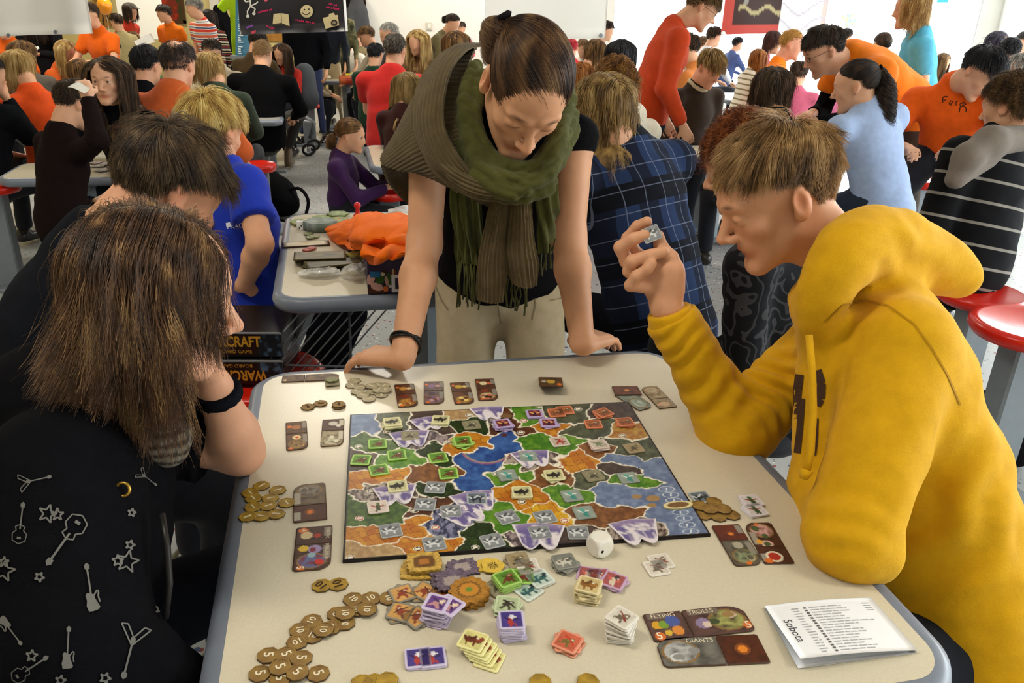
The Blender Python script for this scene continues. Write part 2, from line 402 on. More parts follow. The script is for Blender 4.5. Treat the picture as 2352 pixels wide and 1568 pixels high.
def strands(name, paths, radius, m, parent=None, taper=.4):
    """paths: (n, k, 3)"""
    n, k = paths.shape[:2]; hc = bpy.data.hair_curves.new(name); hc.add_curves([k]*n)
    hc.attributes['position'].data.foreach_set('vector', np.ascontiguousarray(paths, np.float32).ravel())
    ra = hc.attributes.get('radius') or hc.attributes.new('radius', 'FLOAT', 'POINT')
    rr = radius*np.linspace(1, taper, k, dtype=np.float32); ra.data.foreach_set('value', np.tile(rr, n))
    hc.materials.append(m); o = bpy.data.objects.new(name, hc); link(o, parent); return o
# ---------------------------------------------------------------- the hall
def wall_panel(name, m, boxes, label=None):
    b = MB()
    for c, s in boxes: b.box(c, s)
    return tag(b.build(name, m), label, kind='structure')
M_WHITE = mat('white_wall_paint', '#efece4', rough=.8, spec=.2, nscale=3, namt=.02)
M_CREAM = mat('cream_yellow_wall_paint', '#dcc98c', rough=.8, spec=.2, nscale=3, namt=.03)
M_FRAME = mat('white_window_frame', '#e9e9ea', rough=.45, spec=.4, nscale=8, namt=.02)
M_WOOD = mat('varnished_wood_board', '#b07a34', rough=.5, spec=.3, nscale=14, namt=.2)
M_GREY = mat('grey_painted_steel', '#7d858c', rough=.42, spec=.45, nscale=20, namt=.05)
M_DGREY = mat('dark_grey_steel', '#4c5157', rough=.45, spec=.45, nscale=20, namt=.05)
M_RED = mat('red_seat_plastic', '#d8220f', rough=.25, spec=.5, nscale=9, namt=.05)
# speckled vinyl floor
def floor_mat():
    m = bpy.data.materials.new('speckled_vinyl_floor'); m.use_nodes = True; nt = m.node_tree; b = nt.nodes['Principled BSDF']; L = nt.links
    tc = nt.nodes.new('ShaderNodeTexCoord'); b.inputs['Roughness'].default_value = .28; b.inputs['Specular IOR Level'].default_value = .4
    last = None; base = (*col('#b0b2b1'), 1)
    for sc_, thr, c in ((55, .13, '#5f6266'), (38, .1, '#8c3b35'), (47, .1, '#f4f2ee'), (31, .09, '#3d4f74')):
        v = nt.nodes.new('ShaderNodeTexVoronoi'); v.inputs['Scale'].default_value = sc_; L.new(tc.outputs['Object'], v.inputs['Vector'])
        cp = nt.nodes.new('ShaderNodeSeparateColor'); L.new(v.outputs['Color'], cp.inputs[0])
        lt = nt.nodes.new('ShaderNodeMath'); lt.operation = 'LESS_THAN'; lt.inputs[1].default_value = .28; L.new(v.outputs['Distance'], lt.inputs[0])
        lt2 = nt.nodes.new('ShaderNodeMath'); lt2.operation = 'LESS_THAN'; lt2.inputs[1].default_value = thr*1.6; L.new(cp.outputs[0], lt2.inputs[0])
        mu = nt.nodes.new('ShaderNodeMath'); mu.operation = 'MULTIPLY'; L.new(lt.outputs[0], mu.inputs[0]); L.new(lt2.outputs[0], mu.inputs[1])
        mx = nt.nodes.new('ShaderNodeMix'); mx.data_type = 'RGBA'; L.new(mu.outputs[0], mx.inputs[0])
        if last: L.new(last, mx.inputs[6])
        else: mx.inputs[6].default_value = base
        mx.inputs[7].default_value = (*col(c), 1); last = mx.outputs[2]
    L.new(last, b.inputs['Base Color']); return m
tag(MB().box((( XL+XR)/2, (YF+YB)/2, -.05), (XR-XL+.6, YB-YF+.6, .1)).build('floor', floor_mat()), 'pale grey speckled vinyl floor of the hall', kind='structure')
tag(MB().box(((XL+XR)/2, (YF+YB)/2, ZC+.05), (XR-XL+.6, YB-YF+.6, .1)).build('ceiling', M_WHITE), 'white flat ceiling of the hall', kind='structure')
wall_panel('wall_left', M_CREAM, [((XL-.1, (YF+YB)/2, ZC/2), (.2, YB-YF+.4, ZC))])
wall_panel('wall_front', M_WHITE, [(((XL+XR)/2, YF-.1, ZC/2), (XR-XL+.4, .2, ZC))])
WX0, WX1, WZ0, WZ1 = 1.3, 6.9, .3, 2.95
wall_panel('wall_back', M_CREAM, [(((XL+WX0)/2, YB+.1, ZC/2), (WX0-XL, .2, ZC))])
wall_panel('wall_back_windows', M_WHITE, [(((WX0+XR)/2, YB+.1, WZ0/2), (XR-WX0, .2, WZ0)), (((WX0+XR)/2, YB+.1, (WZ1+ZC)/2), (XR-WX0, .2, ZC-WZ1)), (((WX1+XR)/2+.05, YB+.1, ZC/2), (XR-WX1+.1, .2, ZC))])
wall_panel('wall_partition', M_WHITE, [((-.47, YB-.75, ZC/2), (3.54, .12, ZC)), ((-2.18, YB-.4, ZC/2), (.12, .8, ZC))])
WY0, WY1 = -2.3, 11.0
wall_panel('wall_right', M_WHITE, [((XR+.1, (YF+YB)/2, WZ0/2), (.2, YB-YF+.4, WZ0)), ((XR+.1, (YF+YB)/2, (WZ1+ZC)/2), (.2, YB-YF+.4, ZC-WZ1)), ((XR+.1, (YF+WY0)/2, ZC/2), (.2, WY0-YF, ZC)), ((XR+.1, (WY1+YB)/2, ZC/2), (.2, YB-WY1, ZC))])
tag(MB().box(((XL+WX0)/2-1.4, YB-.012, .06), (5.6, .024, .12)).build('baseboard_back', M_WOOD), kind='structure')
# glass that lets daylight straight through and mirrors a little
def glass_mat():
    m = bpy.data.materials.new('window_glass'); m.use_nodes = True; nt = m.node_tree; nt.nodes.remove(nt.nodes['Principled BSDF'])
    t = nt.nodes.new('ShaderNodeBsdfTransparent'); g = nt.nodes.new('ShaderNodeBsdfGlossy'); g.inputs['Roughness'].default_value = .02; t.inputs[0].default_value = (.95, .97, .97, 1)
    mx = nt.nodes.new('ShaderNodeMixShader'); mx.inputs[0].default_value = .05; nt.links.new(t.outputs[0], mx.inputs[1]); nt.links.new(g.outputs[0], mx.inputs[2])
    nt.links.new(mx.outputs[0], nt.nodes['Material Output'].inputs[0]); return m
M_GLASS = glass_mat()
wn = 0
def window(p0, p1):
    """frame and pane between two floor-plan points"""
    global wn; wn += 1
    p0, p1 = A([*p0, 0.]), A([*p1, 0.]); x = nrm(p1-p0); L = np.linalg.norm(p1-p0); y = np.cross([0, 0, 1.], x); mid = (p0+p1)/2; b = MB(); zc = (WZ0+WZ1)/2; h = WZ1-WZ0
    ax = [x, y, [0, 0, 1.]]
    for s in (-1, 1): b.box(mid+x*s*(L/2-.02)+[0, 0, zc], (.04, .07, h), ax); b.box(mid+[0, 0, zc+s*(h/2-.025)], (L, .07, .05), ax)
    f = tag(b.build('window_%d' % wn, M_FRAME), kind='structure')
    MB().box(mid+[0, 0, zc], (L-.06, .008, h-.06), ax).build('pane', M_GLASS, f)
for i in range(3): window((WX0+(WX1-WX0)*i/3, YB+.06), (WX0+(WX1-WX0)*(i+1)/3, YB+.06))
for i in range(5): window((XR+.06, WY1-(WY1-WY0)*i/5), (XR+.06, WY1-(WY1-WY0)*(i+1)/5))
tag(MB().box((12, 8, -.35), (50, 60, .1)).build('terrain', mat('pale_concrete_yard', '#d9d8d4', rough=.9, nscale=2, namt=.05)), 'pale concrete yard outside the windows', kind='structure')
# ceiling lights
for i, (x, y, e) in enumerate(CEIL_LAMPS):
    t = thing('ceiling_light', 'long white ceiling light above '+('the left aisle by the nearest table', 'the right side behind the yellow hoodie', 'the orange polo man', 'the buggy and the man in black', 'the writing boy in orange', 'the man in the grey cap', 'the white partition wall', 'the game table')[i], 'light', 'ceiling lights', (x, y, ZC-.1))
    fb = MB().box((0, 0, .07), (1.3, .36, .06), bev=.01)
    for s in (-1, 1): fb.box((0, s*.16, .03), (1.3, .03, .06))
    fb.build('housing', M_WHITE, t)
# ---------------------------------------------------------------- tables
M_LAM = mat('cream_laminate', '#d8cdb4', rough=.24, spec=.42, nscale=260, namt=.035, bump=.03, bscale=300)
M_BUMP = mat('blue_grey_table_edge', '#767d8b', rough=.35, spec=.45, nscale=12, namt=.05)
def canteen_table(label, ang, a0, a1, b0, b1, z=TZ, lam=M_LAM, r=.075, legs=True, loc=(0, 0)):
    """top spanning [a0,a1] x [b0,b1] in a frame turned by ang about the origin (or loc)"""
    ca, sa = math.cos(ang), math.sin(ang); c = A([(a0+a1)/2*ca-(b0+b1)/2*sa, (a0+a1)/2*sa+(b0+b1)/2*ca])+A(loc)
    t = thing('canteen_table', label, 'table', loc=(c[0], c[1], 0), rz=ang); w, d = a1-a0, b1-b0
    m = MB(); rb = .022; n = 10; out = rrect(w, d, r, n); inn = rrect(w-.05, d-.05, r-.02, n)
    o = MB().prism(inn, z-.012, z).prism(rrect(w-.02, d-.02, r, n), z-.036, z-.012).build('tabletop', lam, t)
    ring = A([[*p, z-.021] for p in rrect(w-.026, d-.026, r, n)])
    eb = MB(); N = len(ring); prof = [(-.016, .0207), (0, .0222), (.012, .015), (.016, 0), (.012, -.017), (0, -.024), (-.016, -.024)]; V = []
    for i in range(N):
        tng = nrm(ring[(i+1) % N]-ring[i-1]); nn = A([tng[1], -tng[0], 0]); V += [ring[i]+nn*q[0]+A([0, 0, q[1]*.98]) for q in prof]
    k = len(prof); F = [[i*k+j, ((i+1) % N)*k+j, ((i+1) % N)*k+(j+1) % k, i*k+(j+1) % k] for i in range(N) for j in range(k)]
    e = eb.add(V, F).build('edge_band', M_BUMP, t); edge_smooth(e, 50)
    if legs:
        for s in (-1, 1):
            MB().box((0, s*d*.3, .03), (w*.62, .07, .045), bev=.01).build('foot', M_GREY, t)
            x = nrm(A([0, -s*.18, 1.])); MB().tube([(0, s*d*.3, .05), (0, s*d*.24, z-.07)], .042, 4).build('leg', M_GREY, t)
        MB().box((0, 0, z-.06), (.08, d*.72, .045), bev=.008).build('beam', M_GREY, t)
    return t
TA = math.radians(12.95)
def tab(px, py, z=TZ):
    q = T(px, py, z); return A([q[0]*math.cos(TA)+q[1]*math.sin(TA), -q[0]*math.sin(TA)+q[1]*math.cos(TA)])
def loc2(a, b, z=TZ): return A([a*math.cos(TA)-b*math.sin(TA), a*math.sin(TA)+b*math.cos(TA), z])
EA = A([math.cos(TA), math.sin(TA), 0]); EB = A([-math.sin(TA), math.cos(TA), 0])
canteen_table('large cream table in front carrying the board game', TA, -.192, .757, .605, 1.662)
q = tab(622, 692); q2 = tab(655, 493)
canteen_table('cream table behind the standing woman, with orange cloth on it', TA, q[0], q[0]+.88, q[1], q2[1]+.02)
T2 = (q, q2)
BZ = .62     # the far tables stand lower than the game table
q = tab(648, 277, BZ)
canteen_table('grey topped table beside the woman in the green jacket', TA, q[0]-1.0, q[0], q[1], q[1]+.5, lam=mat('grey_laminate', '#9b9a95', rough=.4, nscale=100, namt=.04), z=BZ)
q = tab(690, 185, BZ)
canteen_table('far cream table with a yellow game box', TA, q[0], q[0]+1.0, q[1], q[1]+.75, z=BZ)
q = tab(1660, 360, BZ)
canteen_table('cream table in front of the boy in the brown jacket', TA, q[0]-.62, q[0]+.7, q[1], q[1]+.45, z=BZ)
q = tab(2118, 300, BZ)
canteen_table('cream table under the writing boy in the orange tee', -.12, 0, 1.1, 0, .62, loc=T(2118, 312, BZ)[:2], z=BZ)
q = tab(207, 407, BZ)
canteen_table('cream table in front of the boy in the dark brown sweater', TA, q[0]-.45, q[0]+.35, q[1]-.02, q[1]+.42, z=BZ)
q = tab(850, 384, BZ)
canteen_table('table with the purple sweater girl leaning on it', TA, q[0], q[0]+.75, q[1], q[1]+.75, z=BZ)
q = tab(1700, 300, BZ)
canteen_table('far right table among the crowd by the windows', TA, q[0]+.9, q[0]+1.9, q[1]+2.0, q[1]+2.8, z=BZ)
# ---------------------------------------------------------------- stools
def stool(px, py, zc, label, dia=.34, base_to=0, ang=TA):
    c = P(px, py, zc); t = thing('stool', label, 'stool', 'red round stools', (c[0], c[1], 0), ang); z = c[2]; r = dia/2
    s = MB().lathe((0, 0, z), [(r*.5, -.05), (r*.93, -.048), (r, -.03), (r*.995, -.012), (r*.93, 0), (r*.84, -.004), (r*.4, -.012), (.001, -.014)], 40).build('seat', M_RED, t); edge_smooth(s, 60)
    MB().box((0, 0, (z-.05)/2), (.13, .09, z-.05), bev=.008).build('post', M_GREY, t)
    MB().box((0, 0, .012), (.3, .24, .024), bev=.006).build('foot_plate', M_GREY, t)
    return t
stool(2372, 740, 2.55, 'red stool at the right edge behind the yellow hoodie, nearest one', .36)
stool(2255, 667, 3.25, 'red stool beneath the boy in the striped hoodie')
stool(2034, 497, 4.05, 'red stool carrying the girl in the pale blue hoodie')
stool(612, 292, 7.3, 'red stool under the corner of the grey table', .33)
stool(598, 331, 6.9, 'red stool right of the blond woman, the second nearer one', .28)
stool(592, 375, 5.4, 'red stool half hidden behind the green jacket', .24)
stool(893, 437, 5.0, 'red stool in front of the purple sweater girl', .24)
stool(707, 236, 8.6, 'small red stool beside the buggy', .27)
stool(2120, 408, 5.0, 'red stool under the writing boy in orange', .34)
_sc = P(575, 884, 2.33)+A([0, .1, -.004]); _sp, _sz = proj(_sc); stool(_sp[0], _sp[1], float(_sz), 'red stool under the far left corner of the game table', .38)
stool(-26, 418, 4.2, 'red stool at the left edge of the photo', .3)
# ---------------------------------------------------------------- game board
def mixc(a, b, t): t = np.asarray(t)[..., None]; return a*(1-t)+b*t
BQ = [T(*p) for p in ((806, 958), (1442, 928), (1629, 1232), (789, 1293))]   # far-left, far-right, near-right, near-left
BT = .006
REG = [  # type, seeds in photo pixels
 ('sea', [(835,970),(862,985),(815,992),(818,965)]), ('swamp', [(880,985),(915,965),(905,998),(925,975),(895,970)]), ('dark', [(955,975),(985,962),(1022,988),(950,992),(1000,975)]),
 ('sand', [(1062,955),(1095,952)]), ('rock', [(1120,955),(1135,965)]), ('forest', [(1070,970),(1100,985),(1090,965),(1060,980)]), ('brown', [(1132,985),(1180,972),(1205,990),(1150,970),(1160,955)]),
 ('rock', [(930,1005),(975,1010),(1003,1000),(952,1022),(1020,1005)]), ('green2', [(820,1010),(870,1020),(890,1030),(840,1025),(905,1016),(830,1000)]), ('farm', [(1040,1010),(1080,1004),(1108,1012),(1050,1030),(1070,1030)]),
 ('dark', [(815,1045),(840,1062),(815,1072),(848,1052)]), ('green', [(900,1050),(940,1050),(920,1068),(878,1058),(935,1036),(955,1060)]), ('forest', [(970,1036),(1000,1050),(990,1025),(1012,1058)]),
 ('lake', [(1060,1052),(1100,1040),(1150,1012),(1130,1050),(1080,1100),(1100,1122),(1062,1112),(1160,998),(1092,1075),(1170,1030),(1130,1075)]), ('farm', [(820,1085),(880,1085),(925,1085),(812,1112),(850,1100),(900,1100)]),
 ('hill', [(950,1090),(990,1078),(1035,1090),(1000,1102),(965,1075)]), ('rock2', [(850,1125),(900,1120),(945,1127),(828,1137),(880,1140)]), ('forest', [(980,1120),(1030,1125),(1005,1138)]),
 ('green2', [(820,1160),(870,1172),(915,1165),(830,1190),(885,1192),(805,1150)]), ('brown', [(940,1150),(992,1150),(960,1178),(1014,1152)]), ('blue', [(1010,1190),(1050,1170),(1082,1150),(1104,1168),(1050,1205),(995,1205),(1112,1148),(1040,1225),(1020,1212)]),
 ('farm', [(830,1225),(900,1220),(950,1215),(965,1195),(850,1240)]), ('sand', [(820,1262),(870,1270),(830,1284),(900,1278)]), ('farm', [(985,1250),(1020,1248),(1050,1240),(945,1255),(960,1268)]),
 ('forest', [(1090,1245),(1120,1220),(1142,1245),(1100,1262),(1078,1262),(1080,1225)]), ('green', [(1132,1182),(1170,1190),(1200,1188),(1190,1212),(1150,1165),(1160,1210)]), ('farm', [(1180,1130),(1222,1125),(1200,1152),(1182,1112),(1240,1140),(1160,1135)]),
 ('green', [(1140,1082),(1180,1085),(1208,1092),(1160,1102),(1190,1072)]), ('hill', [(1240,1092),(1280,1082),(1305,1098),(1250,1108),(1265,1070)]), ('green', [(1200,948),(1222,962),(1200,968),(1242,948)]),
 ('swamp', [(1280,945),(1310,962),(1332,942),(1292,968),(1260,945)]), ('dark', [(1370,945),(1402,938),(1422,955),(1430,940)]), ('farm', [(1240,980),(1270,987),(1292,978),(1255,968)]), ('swamp', [(1310,990),(1350,990),(1382,982),(1340,1002),(1395,970)]),
 ('desert', [(1420,978),(1450,990),(1430,1002),(1462,1004),(1475,990)]), ('green', [(1222,1010),(1270,1016),(1312,1010),(1240,1024),(1332,1008),(1290,1030)]), ('hill', [(1350,1026),(1392,1030),(1370,1042)]), ('swamp', [(1432,1030),(1470,1036),(1490,1045),(1420,1014),(1480,1015)]),
 ('rock2', [(1190,1052),(1232,1060),(1262,1054),(1205,1072),(1280,1062)]), ('farm', [(1290,1062),(1330,1048),(1312,1072),(1352,1058),(1340,1070)]),
 ('sea', [(1400,1050),(1460,1060),(1505,1090),(1522,1122),(1552,1160),(1480,1135),(1422,1125),(1400,1142),(1580,1210),(1530,1182),(1450,1152),(1600,1220),(1500,1065),(1560,1220),(1380,1120),(1540,1140)]),
 ('dark', [(1400,1078),(1440,1082)]), ('swamp', [(1340,1092),(1380,1096),(1352,1110)]), ('green', [(1420,1100),(1460,1105),(1492,1106)]), ('green', [(1280,1132),(1320,1142),(1342,1132),(1300,1152),(1270,1122)]),  # first entry: brown shadow on the sea, painted into the map colour
 ('farm2', [(1232,1172),(1270,1164),(1282,1190),(1240,1196),(1260,1200)]), ('hill', [(1330,1172),(1380,1180),(1425,1188),(1362,1196),(1440,1172)]), ('rock', [(1200,1230),(1240,1225),(1262,1235),(1220,1246),(1180,1235)]),
 ('dark', [(1310,1226),(1352,1220),(1340,1240),(1290,1240)]), ('rock2', [(1432,1220),(1482,1214),(1412,1236),(1510,1222)])]
PAL = dict(sea=('#5a6f96', '#8fa6c8'), lake=('#1f3f86', '#4f7fc2'), swamp=('#3d4634', '#6d7458'), dark=('#3c2f2c', '#6b5a4e'), sand=('#a8875a', '#d8bd86'), rock=('#4b4248', '#a79a9a'), forest=('#16260d', '#3c5a20'), brown=('#4a2a17', '#7a4a2a'),
           green2=('#2f4f18', '#6a8a3a'), farm=('#b4621c', '#d89a2a'), green=('#3f7a1c', '#7fae3a'), hill=('#6d4526', '#a5703f'), rock2=('#4d4038', '#b8aca0'), blue=('#2d3350', '#8f93b5'), desert=('#b0763a', '#d8bd5a'), farm2=('#d08a1a', '#e8c030'))
def paint_board(q):
    """q: (n,2) photo-pixel positions of the board's vertices -> colours"""
    w = q.copy(); w[:, 1] *= 1.9; wn = np.stack([fbm(w/26, 3, 1), fbm(w/26, 3, 5)], -1)-.5; w += wn*26
    best = np.full(len(q), 1e9); sec = best.copy(); idx = np.zeros(len(q), int)
    for i, (ty, sd) in enumerate(REG):
        d = np.min([np.hypot(w[:, 0]-x, w[:, 1]-y*1.9) for x, y in sd], 0); m = d < best
        sec = np.where(m, best, np.minimum(sec, d)); best = np.where(m, d, best); idx = np.where(m, i, idx)
    out = np.zeros((len(q), 3)); p = q*[1, 1.9]
    n1 = fbm(p/14, 4, 9); n2 = fbm(p*[1, .35]/5, 3, 21); n3 = vnoise(p/3.2, 4); st = fbm(p@A([[.8, .6], [-.25, .4]])/6, 3, 33)
    # farm patches: crossing field lines
    fp = vnoise(np.floor((p@A([[.9, .3], [-.4, .9]])+wn*12)/19), 3); fl = np.abs(((p@A([[.9, .3], [-.4, .9]])+wn*12)/19) % 1-.5).max(1) > .47
    for i, (ty, sd) in enumerate(REG):
        m = idx == i; a, b = col(PAL[ty][0]), col(PAL[ty][1])
        if ty in ('farm', 'farm2'): t = np.clip(fp[m]*1.3-.15, 0, 1)*.75+.25*st[m]; c = mixc(a, b, t); c[fl[m]] *= .45
        elif ty == 'forest': t = np.clip((n3[m]-.35)*1.8, 0, 1)*n1[m]*1.5; c = mixc(a, b, np.clip(t, 0, 1))
        elif ty in ('rock', 'rock2', 'blue'): t = np.clip((st[m]-.38)*3.2, 0, 1); c = mixc(a, b, t)
        elif ty in ('sea', 'lake'): t = np.clip((n1[m]-.3)*1.6, 0, 1)*.8+.2*n2[m]; c = mixc(a, b, t)
        else: t = np.clip((n1[m]-.28)*1.3+(st[m]-.5)*.9, 0, 1); c = mixc(a, b, t)
        out[m] = c
    # violet ranges, rainbow, islands and the round emblems printed on the map
    def ellp(x, y, rx, ry): return np.hypot((q[:, 0]-x)/rx, (q[:, 1]-y)/ry)
    d = ellp(1118, 1028, 62, 38); m = (d > .86) & (d < 1) & (q[:, 1] > 1040)
    out[m] = mixc(out[m], np.where(((d[m]-.86)/.14)[:, None] < .5, col('#d8c060'), col('#c96a7a')), np.full(m.sum(), .5))
    for x, y, rx in ((1462, 1140, 12), (1500, 1144, 16), (1497, 1160, 11), (1138, 998, 8), (1158, 999, 8)):
        m = ellp(x, y, rx, rx*.42) < 1; out[m] = col('#a98a5c') if x > 1200 else col('#5a2c1c')
    lw = np.clip((4.6-(sec-best))/2.2, 0, 1)*(vnoise(p/9, 8) > .12); wat = np.isin(idx, [i for i, r in enumerate(REG) if r[0] in ('sea',)])
    out = out*A([.92, .86, .84]); out = mixc(out, col('#efe6d2'), lw*np.where(wat, .85, 1))
    for x, y, c in ((888, 991, '#4a3a28'), (824, 1025, '#39482a'), (1028, 1015, '#4a3a28'), (853, 1128, '#3b352c'), (826, 1190, '#b2402a'), (1000, 1211, '#b2402a'), (952, 1172, '#2a1d14'), (960, 1260, '#2a1d14'), (1092, 1257, '#26341a'), (805, 1280, '#6a3a22'),
                    (1078, 953, '#3a3a34'), (1196, 993, '#3a2a1c'), (1203, 966, '#b2402a'), (1328, 939, '#333a2a'), (1430, 1000, '#7a6a4a'), (1139, 1088, '#35452a'), (1199, 1152, '#3a2a1c'), (1297, 1195, '#b2402a'), (1373, 1220, '#3a342c')):
        r = 10.5 if y > 1100 else 9; e = ellp(x, y, r, r*.52); out[e < 1] = col('#efe6d2'); m = e < .84; out[m] = col(c); e2 = np.minimum(ellp(x-2.5, y, r*.36, r*.26), ellp(x+2.8, y-.6, r*.3, r*.22)); out[e2 < 1] = col('#efe6d2')
    for x, y in ((1531, 1123), (1541, 1136), (1548, 1149), (1563, 1176), (1571, 1190), (1578, 1205), (1587, 1220)):
        e = ellp(x, y, 20, 6.5); m = (e > .84) & (e < 1); out[m] = mixc(out[m], col('#dfe6ee'), np.full(m.sum(), .7)); m = (np.abs(q[:, 0]-x) < 1.6) & (np.abs(q[:, 1]-y) < 3.4); out[m] = col('#e6ecf2')
    return out
def board():
    nu, nv = 400, 300; u, v = np.meshgrid(np.linspace(0, 1, nu), np.linspace(0, 1, nv), indexing='ij')
    G = lambda u, v: (BQ[0]*(1-u)*(1-v) if np.ndim(u) == 0 else BQ[0]*((1-u)*(1-v))[..., None]+BQ[1]*(u*(1-v))[..., None]+BQ[2]*(u*v)[..., None]+BQ[3]*((1-u)*v)[..., None])
    g = G(u, v)+A([0, 0, BT]); t = thing('game_board', 'fantasy map game board with lakes, farms, forests and mountains on the cream table', 'game board', loc=tuple(A(BQ).mean(0)))
    c = A(BQ).mean(0); V = (g-c).reshape(-1, 3); q, _ = proj(g.reshape(-1, 3)); cc = paint_board(q)
    edge = ((u < .004) | (u > .996) | (v < .006) | (v > .994)).ravel(); cc[edge] = col('#1d1614')
    mesh_np('map_print', V, grid_faces(nu, nv)[:, ::-1], mat('glossy_map_print', vcol=True, rough=.38, spec=.4, nscale=400, namt=.04, bump=.03, bscale=500), t, cc, smooth=False)
    b = MB(); x = nrm(BQ[1]-BQ[0]); cor = A([(p-c)[:2]*1.004 for p in (BQ[3], BQ[2], BQ[1], BQ[0])]); b.prism(cor, 0.0003, BT-.0006); b.build('board_base', mat('dark_board_edge', '#1d1614', rough=.7), t)
    # fold lines of the four panels
    fb = MB()
    for a_, b_ in (((.5, 0), (.5, 1)), ((0, .5), (1, .5))):
        p0, p1 = G(*map(float, a_))-c, G(*map(float, b_))-c
        if p0.ndim > 1: p0, p1 = p0[0], p1[0]
        d = nrm(p1-p0); n = A([-d[1], d[0], 0])*.0003; fb.add([p0+n+[0, 0, BT+.0002], p0-n+[0, 0, BT+.0002], p1-n+[0, 0, BT+.0002], p1+n+[0, 0, BT+.0002]], [[0, 1, 2, 3]])
    fb.build('fold_line', mat('fold_line_ink', '#8a7a60', rough=.6), t)
def _G(u, v): return BQ[0]*(1-u)*(1-v)+BQ[1]*u*(1-v)+BQ[2]*u*v+BQ[3]*(1-u)*v
board()
# ---------------------------------------------------------------- tiles (small square cardboard counters)
TS, TH = .0335, .0024
def creature(n, bg, rim, inks, seed, rimw=.1, kind=0):
    """vertex colours of a tile face: rim, ground and a small figure"""
    u, v = np.meshgrid(np.linspace(-1, 1, n), np.linspace(-1, 1, n), indexing='ij'); p = np.stack([u, v], -1); r_ = np.random.default_rng(seed)
    c = mixc(np.broadcast_to(col(bg), (n, n, 3)), col(bg)*.6, np.clip(fbm(p*2.2+seed, 3, seed)*1.4-.4, 0, 1))
    def cap(a, b, w): pa = p-A(a); ba = A(b)-A(a); t = np.clip((pa@ba)/(ba@ba), 0, 1); return np.hypot(*np.moveaxis(pa-t[..., None]*ba, -1, 0)) < w
    ink = [col(i) for i in inks]
    if kind == 0: parts = [((-.1, -.1), (.2, .15), .26, 0), ((.2, .15), (.42, .3), .2, 1), ((-.1, -.1), (-.5, -.45), .11, 0), ((.1, -.1), (.2, -.6), .11, 0), ((.1, .2), (-.35, .42), .1, 2), ((.3, 0), (.6, -.25), .09, 2)]
    elif kind == 1: parts = [((0, -.45), (0, .1), .24, 0), ((0, .3), (.02, .45), .2, 1), ((-.2, 0), (-.5, .3), .1, 2), ((.2, 0), (.55, .1), .1, 2), ((-.1, -.5), (-.2, -.7), .1, 0), ((.12, -.5), (.2, -.7), .1, 0)]
    else: parts = [((-.5, 0), (.4, .05), .3, 0), ((.35, .1), (.6, .25), .18, 1), ((-.5, 0), (-.75, .3), .08, 2), ((-.3, -.2), (-.35, -.6), .09, 0), ((.25, -.2), (.3, -.6), .09, 0), ((-.2, .15), (.1, .45), .12, 2)]
    for a, b, w, i in parts:
        j = r_.normal(0, .05, 2); c = np.where(cap(A(a)+j, A(b)+j, w*r_.uniform(.85, 1.15))[..., None], ink[i % len(ink)], c)
    c = np.where(cap((.3, .25), (.32, .27), .07)[..., None], col('#efe8d8'), c)
    e = np.maximum(np.abs(u), np.abs(v)) > 1-rimw*2; c = np.where(e[..., None], col(rim), c)
    return c.reshape(-1, 3)
_tiles = {}
